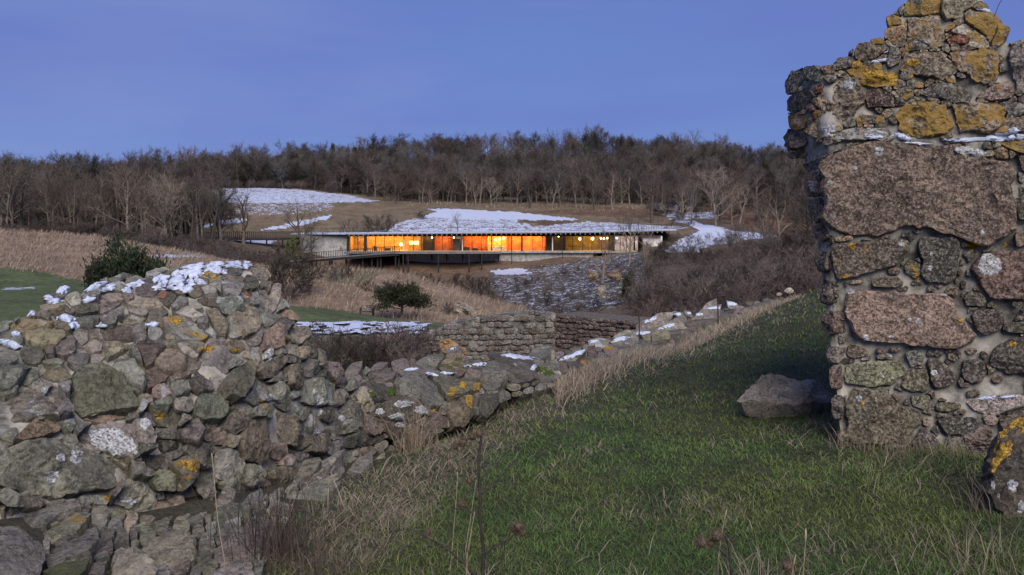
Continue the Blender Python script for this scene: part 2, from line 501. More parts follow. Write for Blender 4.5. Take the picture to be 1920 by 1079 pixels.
def polar_sheet(name, rs, th, kind_far):
    R, T = np.meshgrid(rs, th, indexing='ij')
    x, y = R * np.sin(T), R * np.cos(T)
    z = zground(x, np.maximum(y, -8)) if not kind_far else zground(x, np.maximum(y, -8))
    z = np.where(y < -8, z - 0.01 * (-8 - y), z)
    V = np.stack([x, y, z], -1)
    n, m = R.shape
    i = np.arange(n - 1)[:, None] * m; j = np.arange(m - 1)[None]
    Q = np.stack([i + j, i + m + j, i + m + j + 1, i + j + 1], -1).reshape(-1, 4)
    return V.reshape(-1, 3), Q[:, ::-1]

def seg(a, b, n):
    return np.linspace(a, b, n, endpoint=False)
FOV = math.radians(36)
TH = np.concatenate([seg(-math.pi, -1.2, 24), seg(-1.2, -FOV, 30), seg(-FOV, FOV, 620), seg(FOV, 1.2, 30), np.linspace(1.2, math.pi, 25)])
R0 = 27.0
r_far = np.concatenate([np.geomspace(R0, 70, 70, endpoint=False), np.geomspace(70, 150, 80, endpoint=False), np.geomspace(150, 235, 90, endpoint=False), np.geomspace(235, 420, 30, endpoint=False), np.geomspace(420, 1600, 14)])
Vf, Qf = polar_sheet('terrain', r_far, TH, True)

# what covers the far ground: colour and snow mask by region of the valley
pu = UH + Vf[:, 0] / np.maximum(Vf[:, 1], 1) * F
pv = VH - Vf[:, 2] / np.maximum(Vf[:, 1], 1) * F
py = Vf[:, 1]
pu = pu + 26 * noise3(Vf * [0.21, 0.21, 0]) + 10 * noise3(Vf * [0.9, 0.9, 0]); pv = pv + 2.0 * noise3(Vf * [0.3, 0.3, 0] + 9) + 1.2 * noise3(Vf * [1.1, 1.1, 0] + 5)
cov = np.tile(np.array([0.105, 0.080, 0.060]), (len(Vf), 1))     # leaf litter
snow = np.zeros(len(Vf))
def paint(poly, col=None, sn=None, d0=0, d1=1e4):
    k = inpoly(pu, pv, poly) & (py > d0) & (py < d1)
    if col is not None: cov[k] = col
    if sn is not None: snow[k] = sn
TAN, GRN, DIRT, DRY = (0.23, 0.165, 0.115), (0.078, 0.098, 0.040), (0.135, 0.088, 0.062), (0.15, 0.115, 0.075)
paint([(-900, 420), (420, 420), (520, 520), (520, 700), (-900, 700)], TAN, None, 27, 118)
paint([(480, 480), (760, 480), (1000, 540), (1060, 620), (1060, 660), (480, 640)], TAN, None, 52, 98)
paint([(-900, 478), (0, 500), (90, 512), (165, 530), (180, 560), (60, 640), (-900, 760)], GRN, None, 27, 82)
paint([(470, 572), (560, 575), (640, 581), (720, 594), (780, 603), (860, 607), (980, 640), (470, 640)], GRN, None, 36, 62)
paint([(600, 505), (700, 510), (690, 535), (610, 528)], (0.11, 0.105, 0.06), None, 60, 90)
paint([(540, 470), (1120, 470), (1190, 486), (1100, 498), (1000, 512), (940, 512), (880, 540), (560, 540)], DIRT, None, 118, 172)
paint([(400, 340), (720, 360), (1280, 385), (1300, 440), (690, 440), (360, 460), (370, 400)], DRY, None, 150, 232)
paint([(960, 398), (1200, 388), (1560, 395), (1560, 440), (1420, 440), (1290, 400), (1230, 410)], (0.12, 0.075, 0.05), None, 150, 232)
# snow (1 = whole, about 0.5 = broken)
paint([(395, 352), (480, 351), (560, 355), (640, 364), (712, 376), (690, 380), (560, 381), (470, 383), (400, 378)], None, 0.64, 150, 260)
paint([(440, 382), (620, 381), (620, 395), (500, 405), (440, 400)], None, 0.42, 150, 260)
paint([(366, 428), (410, 415), (458, 408), (456, 415), (400, 425)], None, 0.95, 140, 230)
paint([(486, 432), (540, 419), (622, 402), (615, 411), (560, 424), (520, 431)], None, 0.9, 140, 230)
paint([(420, 446), (520, 452), (500, 458), (420, 450)], None, 0.7, 120, 230)
paint([(685, 439), (760, 414), (815, 398), (808, 391), (860, 392), (960, 397), (1093, 411), (1060, 415), (975, 413), (1000, 424), (1050, 421), (1100, 415), (1180, 420), (1292, 426), (1292, 440)], None, 0.60, 172, 240)
paint([(800, 408), (815, 398), (808, 391), (860, 392), (960, 397), (1093, 411), (1060, 414), (975, 412), (900, 411)], None, 0.9, 172, 240)
paint([(985, 413), (1085, 414), (1050, 421), (1010, 424)], (0.10, 0.066, 0.045), 0.1, 172, 240)
paint([(1245, 400), (1340, 396), (1350, 410), (1262, 412)], None, 0.55, 150, 240)
paint([(1255, 410), (1300, 416), (1380, 432), (1456, 443), (1400, 452), (1340, 460), (1300, 474), (1240, 474), (1270, 452), (1305, 436), (1296, 424)], None, 0.72, 135, 225)
paint([(1255, 410), (1300, 418), (1380, 434), (1456, 443), (1390, 446), (1310, 440), (1296, 424)], None, 1.0, 135, 225)
paint([(915, 508), (1000, 500), (1120, 484), (1205, 472), (1220, 520), (1190, 570), (1100, 590), (950, 592), (930, 550)], (0.072, 0.058, 0.042), 0.36, 84, 160)
paint([(920, 507), (985, 503), (985, 514), (930, 516)], None, 0.9, 84, 160)
paint([(560, 603), (790, 602), (790, 640), (560, 640)], None, 0.62, 40, 50)
paint([(1220, 380), (1300, 375), (1310, 392), (1230, 396)], None, 0.5, 190, 240)
paint([(280, 478), (400, 476), (400, 484), (280, 482)], None, 0.75, 85, 125)
paint([(0, 540), (60, 538), (60, 542), (0, 543)], None, 0.6, 40, 80)

def ground_mat(name, near):
    m, nt, b = new_mat(name)
    g = nt.nodes.new('ShaderNodeNewGeometry'); pos = g.outputs['Position']
    a = nt.nodes.new('ShaderNodeAttribute'); a.attribute_name = 'cover'
    s = nt.nodes.new('ShaderNodeAttribute'); s.attribute_name = 'snow_cover'
    if near:
        n1 = tex(nt, 2.2, 6, 0.65, pos); n2 = tex(nt, 40, 4, 0.7, pos)
    else:
        n1 = tex(nt, 0.35, 7, 0.7, pos); n2 = tex(nt, 2.5, 5, 0.75, pos)
    c = mixc(nt, 1.0, a.outputs['Color'], mrange(nt, n1, 0.3, 0.7, 0.72, 1.25), 'MULTIPLY')
    c = mixc(nt, 1.0, c, mrange(nt, n2, 0.3, 0.7, 0.55, 1.4), 'MULTIPLY')
    if not near:
        # snow stays where the cover mask beats a broken pattern
        n3 = tex(nt, 0.8, 8, 0.72, pos)
        e = math_(nt, 'ADD', math_(nt, 'SUBTRACT', s.outputs['Fac'], 0.5), math_(nt, 'MULTIPLY', math_(nt, 'SUBTRACT', n3, 0.5), 1.7))
        e = math_(nt, 'ADD', e, math_(nt, 'MULTIPLY', math_(nt, 'SUBTRACT', n2, 0.5), 1.9))
        has = mrange(nt, s.outputs['Fac'], 0.05, 0.3)
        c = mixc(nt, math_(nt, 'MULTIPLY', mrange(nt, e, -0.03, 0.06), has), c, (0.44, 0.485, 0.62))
    nt.links.new(c, b.inputs['Base Color'])
    b.inputs['Roughness'].default_value = 0.95
    bump(nt, b, n2, 0.7, 0.02 if near else 0.35)
    return m

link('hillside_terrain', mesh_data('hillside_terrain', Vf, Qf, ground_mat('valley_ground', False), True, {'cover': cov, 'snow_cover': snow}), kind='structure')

THN = np.concatenate([seg(-math.pi, -0.9, 40), seg(-0.9, 0.9, 300), np.linspace(0.9, math.pi, 41)])
r_near = np.concatenate([[0.05], np.geomspace(0.5, R0 + 0.6, 150)])
Vn, Qn = polar_sheet('ground', r_near, THN, False)
Vn[np.hypot(Vn[:, 0], Vn[:, 1]) > R0, 2] -= 0.25
cn = np.tile(np.array([0.042, 0.048, 0.022]), (len(Vn), 1))
nu = UH + Vn[:, 0] / np.maximum(Vn[:, 1], 0.5) * F
nv = VH - Vn[:, 2] / np.maximum(Vn[:, 1], 0.5) * F
cn[inpoly(nu, nv, [(-900, 1300), (620, 1300), (560, 1000), (700, 880), (620, 860), (-900, 860)]) & (Vn[:, 1] > 0.5)] = (0.045, 0.040, 0.028)
link('ground', mesh_data('ground', Vn, Qn, ground_mat('turf_soil', True), True, {'cover': cn, 'snow_cover': np.zeros(len(Vn))}), kind='structure')
# ------------------------------------------------------------------ stones
PAL = {'g': (.20, .205, .18), 'G': (.245, .235, .22), 't': (.31, .265, .205), 'o': (.29, .215, .13), 'd': (.105, .097, .087),
       'b': (.175, .14, .11), 'r': (.22, .075, .05), 'p': (.275, .205, .178), 'l': (.40, .37, .33), 'u': (.24, .205, .195),
       'D': (.09, .056, .048), 'm': (.155, .15, .105), 'w': (.50, .50, .48), 'k': (.20, .15, .133), 'y': (.26, .22, .13)}

def resample_star(q, n):
    """Distance from the centre to the outline in n directions."""
    a = np.arange(n) / n * 2 * np.pi
    d = np.stack([np.cos(a), np.sin(a)], -1)
    p0, p1 = q, np.roll(q, -1, 0)
    e = p1 - p0
    den = d[:, None, 0] * e[None, :, 1] - d[:, None, 1] * e[None, :, 0]
    den = np.where(np.abs(den) < 1e-12, 1e-12, den)
    t = (p0[None, :, 0] * e[None, :, 1] - p0[None, :, 1] * e[None, :, 0]) / den
    s = (p0[None, :, 0] * d[:, None, 1] - p0[None, :, 1] * d[:, None, 0]) / den
    ok = (s >= -1e-6) & (s <= 1 + 1e-6) & (t > 0)
    t = np.where(ok, t, 0)
    return a, np.maximum(t.max(1), 1e-3)

def stone_mesh(poly, toward, H, T, rng, flat=0.5, rough=1.0, nth=28, nr=8, round_=2, nrm=None):
    """A stone whose outline is poly (K,3); bulges by H towards the viewer side, has a body T deep behind."""
    c = poly.mean(0)
    q = poly - c
    _, _, vt = np.linalg.svd(q, full_matrices=False)
    n = vt[2]
    if nrm is not None: n = np.asarray(nrm, float)
    if n @ (toward - c) < 0: n = -n
    ex = np.cross([0, 0, 1.0], n)
    if np.linalg.norm(ex) < 0.15: ex = np.cross([0, 1.0, 0], n)
    ex /= np.linalg.norm(ex); ey = np.cross(n, ex)
    q2 = np.stack([q @ ex, q @ ey], -1)
    # area centroid
    x0, y0 = q2.T; x1, y1 = np.roll(q2, -1, 0).T
    cr = x0 * y1 - x1 * y0; A = cr.sum() / 2
    cc = np.array([((x0 + x1) * cr).sum(), ((y0 + y1) * cr).sum()]) / (6 * A) if abs(A) > 1e-9 else np.zeros(2)
    c = c + ex * cc[0] + ey * cc[1]; q2 = q2 - cc
    size = math.sqrt(abs(A)) + 1e-4
    a, R = resample_star(q2, nth)
    for _ in range(round_):
        R = 0.25 * np.roll(R, 1) + 0.5 * R + 0.25 * np.roll(R, -1)
    thin = float((R + np.roll(R, nth // 2)).min())
    full, size = size, min(size, thin * 1.15)
    H = min(H, thin * 0.45)
    sd = rng.uniform(0, 90)
    cs = np.stack([np.cos(a), np.sin(a)], -1)
    R = R * (1 + rough * (0.10 * noise3(np.concatenate([cs * 2.3 + sd, np.full((nth, 1), sd)], 1)) + 0.09 * noise3(np.concatenate([cs * 6.5 + sd, np.full((nth, 1), sd)], 1))))
    rho = np.concatenate([[0.0], (np.arange(1, nr + 1) / nr) ** 0.7])
    pw = 3.0 + 7 * flat
    XY = (rho[:, None, None] * (cs * R[:, None])[None]).reshape(-1, 2)
    Hh = np.repeat(H * np.maximum(1 - rho ** pw, 0) ** 0.55, nth)
    # broken faces: tilted planes cut the bulge
    lim_all = np.full(len(XY), 1e9)
    for _ in range(rng.integers(4, 8)):
        ang = rng.uniform(0, 2 * np.pi); sl = rng.uniform(0.35, 1.55) * (1 - 0.75 * flat) * H / size * 2
        lim = H * rng.uniform(0.5, 1.0) - sl * (XY @ np.array([math.cos(ang), math.sin(ang)]))
        lim_all = np.minimum(lim_all, lim)
    Hh = np.minimum(Hh, np.maximum(lim_all, (-0.15 if flat < .8 else .55) * H))
    P3 = c + XY[:, :1] * ex + XY[:, 1:] * ey
    f1 = noise3(P3 / (size * 0.5) + sd); f2 = noise3(P3 / (size * 0.2) + sd); f3 = noise3(P3 / (size * 0.085) + sd)
    nz = f1 * 0.13 + (0.25 - np.abs(f2)) * 0.13 + (0.2 - np.abs(f3)) * 0.07
    nz = nz * size * rough * (0.3 + 0.7 * np.minimum(H / (0.25 * size), 1.3))
    P3 = P3 + n * (Hh + nz)[:, None]
    edge = np.repeat(rho, nth)[:, None]
    jig = (noise3(P3 / (size * 0.2) + sd + 5) + 0.6 * noise3(P3 / (size * 0.09) + sd + 9))[:, None] * 0.05 * size * rough
    P3 = P3 + (XY / (np.linalg.norm(XY, axis=1)[:, None] + 1e-9) @ np.stack([ex, ey])) * jig * edge
    sk = [c + (cs * (R * f)[:, None]) @ np.stack([ex, ey]) - n * dpt for f, dpt in ((0.985, T * 0.4), (0.9, T))]
    V = np.concatenate([P3[nth:]] + sk)                     # ring 0 collapses to a centre point
    V = np.concatenate([V, P3[:nth].mean(0)[None]])
    rings = nr + 2
    i = np.arange(rings - 1)[:, None] * nth; j = np.arange(nth)[None]; k = (j + 1) % nth
    Q = np.stack([i + j, i + nth + j, i + nth + k, i + k], -1).reshape(-1, 4)
    ci = len(V) - 1
    Tt = np.stack([np.full(nth, ci), np.arange(nth), (np.arange(nth) + 1) % nth], -1)
    return c, n, V, Q, Tt, size

class Masonry:
    """A ruined wall: stones and mortar under one thing; keeps all faces for draping snow and lichen."""
    def __init__(s, root, D, mat='stone', defaults=(0.25, 0.15, 0.1), seed=1, base=None, gain=1.2, grey=0.0, jitter=0.0):
        s.grey, s.jit = grey, jitter
        s.gain = np.array([gain * (1.04 - .06 * (grey > .25)), gain, gain * 0.95])
        s.root, s.D, s.mat = root, D, mat; s.rng = np.random.default_rng(seed); s.V = []; s.F = []; s.n = 0
        s.df = defaults; s.polys = []; s.base = base; s.obj = []
    def _acc(s, V, *faces):
        s.V.append(V)
        for f in faces:
            s.F.extend((np.asarray(f) + s.n).tolist())
        s.n += len(V)
    def stone(s, pts, code, Hk=None, flat=None, T=None, gap=0.0, detail=None, lich=None, record=True, rough=1.0, nrm=None, lift=0.0, dscale=1.0):
        pts = np.asarray(pts, float)
        if record: s.polys.append(pts)
        g = pts.mean(0)
        if gap:
            dd = np.linalg.norm(pts - g, axis=1)[:, None]
            pts = g + (pts - g) * np.maximum(1 - gap / dd, 0.4)
        d = s.D(pts[:, 0], pts[:, 1]) - lift
        d = d.mean() + (d - d.mean()) * dscale
        if s.jit:
            q0 = pts - pts.mean(0); ex_ = np.abs(q0).max() / F * d.mean()
            tl = s.rng.normal(size=2) * s.jit * .55 * ex_ / (np.abs(q0).max() + 1e-6)
            d = d + q0 @ np.clip(tl, -.004, .004) - s.rng.uniform(-.6, 1.0) * s.jit * .16
        poly = PA(pts[:, 0], pts[:, 1], d)
        px = math.sqrt(abs(np.cross(pts - g, np.roll(pts, -1, 0) - g).sum()) / 2)
        sz = px / F * d.mean()
        rng = s.rng
        flat = rng.uniform(0.2, 0.7) if flat is None else flat
        H = sz * (rng.uniform(0.16, 0.34) if Hk is None else Hk)
        if detail is None: detail = 1 if px > 60 else 0
        nth, nr = ((110, 34) if px > 150 else (60, 18)) if detail else ((36, 11) if px > 22 else (20, 6))
        c, n, V, Q, Tt, size = stone_mesh(poly, np.zeros(3), H, T or max(0.10, sz * 0.5), rng, flat, rough, nth, nr, 1 if flat > .8 else 0, nrm)
        s._acc(V, Q, Tt)
        col = (np.array(PAL[code]) * (1 - s.grey) + s.grey * np.array([.25, .232, .205])) * s.gain * rng.uniform(0.82, 1.2) * (1 + rng.uniform(-0.06, 0.06, 3))
        me = mesh_data('stone', V - c, [Q[:, ::-1], Tt[:, ::-1]] if False else [Q, Tt], M[s.mat])
        me.set_sharp_from_angle(angle=math.radians(30))
        o = link('stone', me, s.root, c - np.array(s.root.location), color=(*np.clip(col, 0, 1), 1))
        p, oc, mo = lich if lich else s.df
        o['pale_lichen'] = float(np.clip(p + rng.uniform(-0.2, 0.2), 0, 1))
        o['ochre_lichen'] = float(np.clip(oc + rng.uniform(-0.25, 0.2), 0, 1))
        o['moss'] = float(np.clip(mo + rng.uniform(-0.2, 0.2), 0, 1))
        s.obj.append(o)
        return o
    def traced(s, region, items, **kw):
        ox, oy, sc = region
        for it in items:
            code, pts = it[0], it[1]
            k2 = dict(kw); k2.update(it[2] if len(it) > 2 else {})
            s.stone(np.array(pts, float) / sc + np.array([ox, oy]), code, **k2)
    def fill(s, mask, box, spacing, codes, gap=3.0, lich=None, res=2.0, omit=0.0, **kw):
        """Small stones in what the traced ones leave free: nearest-seed cells on a raster, outlines by ray walk."""
        u0, v0, u1, v1 = box
        us = np.arange(u0, u1, res); vs = np.arange(v0, v1, res)
        U, Vv = np.meshgrid(us, vs)
        free = inpoly(U, Vv, mask)
        occ = np.zeros(U.shape, bool)
        for p in s.polys:
            a0, b0 = p.min(0) - 3; a1, b1 = p.max(0) + 3
            if a1 < u0 or a0 > u1 or b1 < v0 or b0 > v1: continue
            ia, ib = np.searchsorted(us, [a0, a1]); ja, jb = np.searchsorted(vs, [b0, b1])
            occ[ja:jb, ia:ib] |= inpoly(U[ja:jb, ia:ib], Vv[ja:jb, ia:ib], p)
        free &= ~occ
        rng = s.rng
        cand = np.argwhere(free)
        rng.shuffle(cand)
        seeds = []
        for j, i in cand:
            p = np.array([us[i], vs[j]])
            r = (spacing(p[0], p[1]) if callable(spacing) else spacing) * rng.uniform(0.75, 1.35)
            if all((p[0] - q[0]) ** 2 + ((p[1] - q[1]) * 1.15) ** 2 > (0.5 * (r + q[2])) ** 2 for q in seeds):
                seeds.append((p[0], p[1], r))
            if len(seeds) > 420: break
        if not seeds: return 0
        sd = np.array(seeds)
        best = np.full(U.shape, 1e9); lab = np.full(U.shape, -1)
        for k, (a, b, r) in enumerate(seeds):
            ia, ib = np.searchsorted(us, [a - r * 1.6, a + r * 1.6]); ja, jb = np.searchsorted(vs, [b - r * 1.6, b + r * 1.6])
            dd = ((U[ja:jb, ia:ib] - a) ** 2 + ((Vv[ja:jb, ia:ib] - b) * 1.15) ** 2) / r ** 2
            m = dd < best[ja:jb, ia:ib]
            best[ja:jb, ia:ib][m] = dd[m]; lab[ja:jb, ia:ib][m] = k
        lab[~free] = -1
        cnt = 0
        for k, (a, b, r) in enumerate(seeds):
            kk = np.argwhere(lab == k)
            if len(kk) * res * res < 0.10 * r * r or rng.uniform() < omit: continue
            cj, ci = kk.mean(0)
            if lab[int(cj), int(ci)] != k: cj, ci = kk[len(kk) // 2]
            pts = []
            for t in np.arange(20) / 20 * 2 * np.pi:
                L = 0
                while L < r * 1.4 / res:
                    jj, ii = int(round(cj + math.sin(t) * L)), int(round(ci + math.cos(t) * L))
                    if jj < 0 or ii < 0 or jj >= lab.shape[0] or ii >= lab.shape[1] or lab[jj, ii] != k: break
                    L += 0.7
                pts.append((us[0] + (ci + math.cos(t) * L) * res, vs[0] + (cj + math.sin(t) * L) * res))
            pts = np.array(pts)
            for _ in range(1):
                pts = 0.25 * np.roll(pts, 1, 0) + 0.5 * pts + 0.25 * np.roll(pts, -1, 0)
            s.stone(pts, codes[rng.integers(len(codes))], gap=gap, lich=lich, **kw)
            cnt += 1
        return cnt
    def body(s, V, Q, mat, name='mortar_core', T=()):
        o = link(name, mesh_data(name, np.asarray(V) - np.array(s.root.location), [Q] + ([T] if len(T) else []), mat), s.root)
        s._acc(np.asarray(V), Q)
        if len(T): s._acc(np.asarray(V), T)
        return o
    def tree(s):
        s.bvh = BVHTree.FromPolygons(np.concatenate(s.V).tolist(), s.F)
    def patch(s, u, v, ru, rv, mat, name, thick=0.004, seed=0, ang=0.0, ragged=0.35, nr=9, nth=40, maxjump=0.06, base=0.0025, holes=0.0):
        """A crust of lichen or snow lying on the stones round the point seen at (u, v)."""
        if 'lichen' in name: holes = holes or .42
        a = np.arange(nth) / nth * 2 * np.pi
        sd = seed * 3.7 + u * 0.13
        rag = 1 + ragged * (noise3(np.stack([np.cos(a) * 1.6 + sd, np.sin(a) * 1.6, np.full(nth, sd)], -1)) * 1.3 + noise3(np.stack([np.cos(a) * 4 + sd, np.sin(a) * 4, np.full(nth, sd)], -1)))
        pts, nn, ok, rh = [], [], [], []
        ca, sa = math.cos(ang), math.sin(ang)
        for k in range(nr + 1):
            r = k / nr
            for t in range(nth):
                du, dv = ru * r * rag[t] * math.cos(a[t]), rv * r * rag[t] * math.sin(a[t])
                uu, vv = u + du * ca - dv * sa, v + du * sa + dv * ca
                dr = Vector(P(uu, vv, 1.0)).normalized()
                hit = s.bvh.ray_cast(Vector((0, 0, 0)), dr, 60)
                if hit[0] is None:
                    pts.append((0, 0, 0)); nn.append((0, 0, 1)); ok.append(False)
                else:
                    n = hit[1] if hit[1].dot(dr) < 0 else -hit[1]
                    pts.append(tuple(hit[0])); nn.append(tuple(n)); ok.append(True)
                rh.append(r)
        pts, nn, ok, rh = np.array(pts), np.array(nn), np.array(ok), np.array(rh)
        V = pts + nn * (base + thick * np.maximum(1 - rh ** 2.5, 0) ** 0.5)[:, None]
        i = np.arange(nr)[:, None] * nth; j = np.arange(nth)[None]; k = (j + 1) % nth
        Q = np.stack([i + j, i + nth + j, i + nth + k, i + k], -1).reshape(-1, 4)
        good = ok[Q].all(1)
        y = pts[:, 1][Q]
        good &= (y.max(1) - y.min(1)) < maxjump
        if holes:
            good &= fbm(pts[Q].mean(1) * (26 if thick > .005 else 70) + sd, 2) > holes - 0.75
        Q = Q[good]
        if len(Q) < 3: return None
        used = np.unique(Q); mp = -np.ones(len(V), int); mp[used] = np.arange(len(used))
        return link(name, mesh_data(name, V[used] - np.array(s.root.location), mp[Q], mat), s.root)

def slab_solid(us, vT, vB, D, shift, nrows, back_in=0.06, amp=0.06):
    """Closed wall core: front face from columns us between vT and vB at depth D, back face moved by shift."""
    n = len(us)
    t = np.linspace(0, 1, nrows)
    U = np.repeat(us[:, None], nrows, 1); Vv = vT[:, None] + (vB - vT)[:, None] * t[None]
    d = D(U, Vv)
    Fp = PA(U, Vv, d + back_in)
    nz = fbm(Fp * 5, 3)
    Fp = Fp - np.array([0, 1, 0]) * (nz * amp)[..., None]
    B = Fp + np.asarray(shift)
    V = np.concatenate([Fp.reshape(-1, 3), B.reshape(-1, 3)])
    o = n * nrows
    i = np.arange(n - 1)[:, None] * nrows; j = np.arange(nrows - 1)[None]
    Q = np.stack([i + j, i + j + 1, i + nrows + j + 1, i + nrows + j], -1).reshape(-1, 4)
    Qs = [Q, Q[:, ::-1] + o]
    k = np.arange(n - 1) * nrows
    Qs.append(np.stack([k, k + nrows, k + nrows + o, k + o], -1))
    kb = k + nrows - 1
    Qs.append(np.stack([kb, kb + o, kb + nrows + o, kb + nrows], -1))
    r = np.arange(nrows - 1)
    Qs.append(np.stack([r, r + o, r + 1 + o, r + 1], -1))
    e = (n - 1) * nrows + r
    Qs.append(np.stack([e, e + 1, e + 1 + o, e + o], -1))
    return V, np.concatenate(Qs)
# ------------------------------------------------------------------ ruined tower wall at the right
R5, R6, R7, R8 = (1440, 0, 3.596), (1440, 240, 3.371), (1440, 520, 3.596), (1440, 780, 3.608)
def D_tower(u, v):
    u, v = np.broadcast_arrays(np.asarray(u, float), np.asarray(v, float))
    d = 6.45 - np.clip((u - 1560) / 360, -0.4, 3) * 0.42
    edge = np.clip((1560 - u) / 60, 0, 1.6)
    bl = np.clip((v - 235) / 60, 0, 1)
    d = d + bl * edge ** 1.2 * 0.42 + (1 - bl) * edge ** 2 * 0.30         # left flank turns away
    d = d + np.clip((262 - v) / 260, 0, 1.2) * 0.16                          # upper rubble sits back
    d = d - np.clip((v - 690) / 150, 0, 2) * 0.14                            # plinth comes forward
    return d
tower = thing('tower_ruin', 'tall ruined granite tower wall with orange lichen on its crumbling top', 'ruined wall', (2.9, 6.6, -1.75))
MT = Masonry(tower, D_tower, defaults=(0.30, 0.05, 0.0), seed=11, gain=1.2, grey=.1)
hi = dict(lich=(0.42, 0.74, 0.0), flat=0.35)
MT.traced(R5, [
    ('g', [(945, -30), (920, 60), (910, 105), (1050, 110), (1160, 85), (1170, -10), (1060, -40)], dict(Hk=.28)),
    ('t', [(1170, -20), (1160, 90), (1200, 140), (1310, 130), (1320, 70), (1440, 20), (1330, -40)]),
    ('g', [(1430, 0), (1480, 30), (1505, 80), (1400, 62), (1350, 62)]),
    ('G', [(1325, 75), (1390, 65), (1520, 90), (1590, 150), (1560, 230), (1480, 250), (1330, 150)], dict(Hk=.22)),
    ('o', [(1545, 150), (1640, 190), (1610, 270), (1560, 310), (1500, 300), (1540, 220)]),
    ('l', [(1200, 225), (1320, 155), (1470, 255), (1500, 310), (1420, 325), (1345, 300), (1360, 260), (1290, 222)]),
    ('r', [(1205, 265), (1290, 228), (1360, 260), (1340, 300), (1220, 292)], dict(lich=(.1, .1, 0))),
    ('b', [(1220, 312), (1400, 312), (1425, 328), (1330, 345), (1235, 350)], dict(lich=(.1, .1, 0))),
    ('o', [(798, 115), (830, 95), (905, 122), (900, 170), (815, 175)]),
    ('o', [(790, 195), (900, 170), (940, 150), (930, 260), (850, 300), (785, 250)]),
    ('t', [(940, 125), (1050, 118), (1160, 112), (1195, 250), (1185, 312), (1100, 325), (1020, 270), (940, 250)]),
    ('d', [(690, 268), (760, 252), (790, 280), (780, 296), (700, 298)]),
    ('b', [(575, 350), (610, 290), (700, 278), (800, 290), (815, 330), (720, 400), (640, 415), (588, 392)], dict(lich=(.15, .55, .2), Hk=.35)),
    ('g', [(820, 312), (870, 312), (900, 360), (890, 420), (825, 455), (800, 430)], dict(lich=(.2, .2, 0))),
    ('d', [(925, 285), (1000, 262), (1090, 285), (1100, 328), (925, 345)]),
    ('g', [(440, 430), (470, 390), (555, 385), (562, 450), (530, 465), (440, 470)], dict(lich=(.4, .1, 0))),
    ('d', [(567, 420), (620, 405), (640, 438), (600, 460), (567, 460)]),
    ('t', [(905, 385), (1000, 355), (1200, 350), (1275, 480), (1180, 545), (1000, 500), (885, 470)], dict(Hk=.12, rough=1.6)),
    ('t', [(1215, 355), (1400, 345), (1540, 340), (1560, 450), (1540, 560), (1420, 560), (1290, 480)], dict(Hk=.12, rough=1.6)),
    ('G', [(1610, 360), (1660, 290), (1760, 265), (1900, 300), (1900, 600), (1760, 650), (1690, 600), (1640, 480)], dict(lich=(.3, .2, 0), Hk=.3)),
    ('G', [(108, 560), (140, 500), (230, 452), (250, 520), (215, 570), (180, 630), (125, 640)], dict(lich=(.3, .1, 0), Hk=.35)),
    ('g', [(240, 450), (325, 440), (370, 492), (350, 560), (270, 570), (250, 510)], dict(lich=(.35, .1, 0), Hk=.3)),
    ('d', [(130, 655), (220, 622), (280, 600), (320, 650), (250, 720), (210, 760), (135, 760)], dict(lich=(.2, .4, 0))),
    ('r', [(298, 650), (318, 582), (370, 560), (352, 625)], dict(lich=(.05, .1, 0))),
    ('t', [(345, 650), (480, 515), (620, 560), (648, 640), (638, 690), (560, 780), (400, 895), (300, 945), (265, 880), (350, 760)], dict(lich=(.55, .45, 0), Hk=.16, rough=1.5)),
    ('o', [(500, 472), (640, 442), (760, 482), (870, 515), (878, 570), (760, 588), (640, 575)], dict(lich=(.3, .9, 0), rough=1.4)),
    ('D', [(656, 612), (760, 602), (848, 642), (858, 728), (672, 724)], dict(lich=(.1, .45, 0))),
    ('t', [(848, 612), (930, 582), (980, 612), (900, 648)]),
    ('g', [(1022, 640), (1090, 572), (1190, 552), (1330, 592), (1385, 640), (1360, 690), (1250, 692), (1130, 660)], dict(lich=(.35, .05, 0), Hk=.3)),
    ('y', [(882, 770), (905, 712), (1000, 682), (1130, 692), (1236, 760), (1256, 850), (1200, 908), (1000, 928), (892, 880), (872, 800)], dict(lich=(.3, .85, 0), Hk=.18, rough=1.5)),
    ('t', [(1245, 702), (1380, 695), (1530, 690), (1612, 742), (1596, 838), (1500, 895), (1300, 888), (1262, 800)], dict(lich=(.4, .75, 0), Hk=.15, rough=1.5)),
    ('g', [(1545, 684), (1726, 692), (1850, 720), (1726, 780), (1640, 798), (1602, 738)], dict(lich=(.5, .1, 0))),
    ('p', [(1395, 650), (1500, 585), (1620, 548), (1668, 620), (1638, 668), (1500, 684)], dict(lich=(.4, .6, 0))),
    ('d', [(612, 772), (780, 780), (796, 828), (645, 838)]),
    ('b', [(100, 930), (130, 872), (230, 892), (262, 950), (242, 1000), (162, 1012), (105, 975)], dict(Hk=.4, lich=(.1, .1, 0))),
    ('t', [(130, 772), (240, 772), (258, 860), (205, 888), (132, 860)]),
    ('G', [(432, 905), (560, 862), (800, 862), (856, 900), (846, 955), (700, 940), (500, 950)], dict(lich=(.75, .2, 0), Hk=.12)),
    ('t', [(1625, 802), (1726, 782), (1850, 800), (1800, 880), (1640, 898), (1515, 905)]),
    ('g', [(1565, 962), (1726, 942), (1900, 950), (1880, 1040), (1726, 1042), (1625, 1010)], dict(Hk=.3)),
], **hi)
lo = dict(lich=(0.22, 0.06, 0.0), flat=0.85, Hk=0.12)
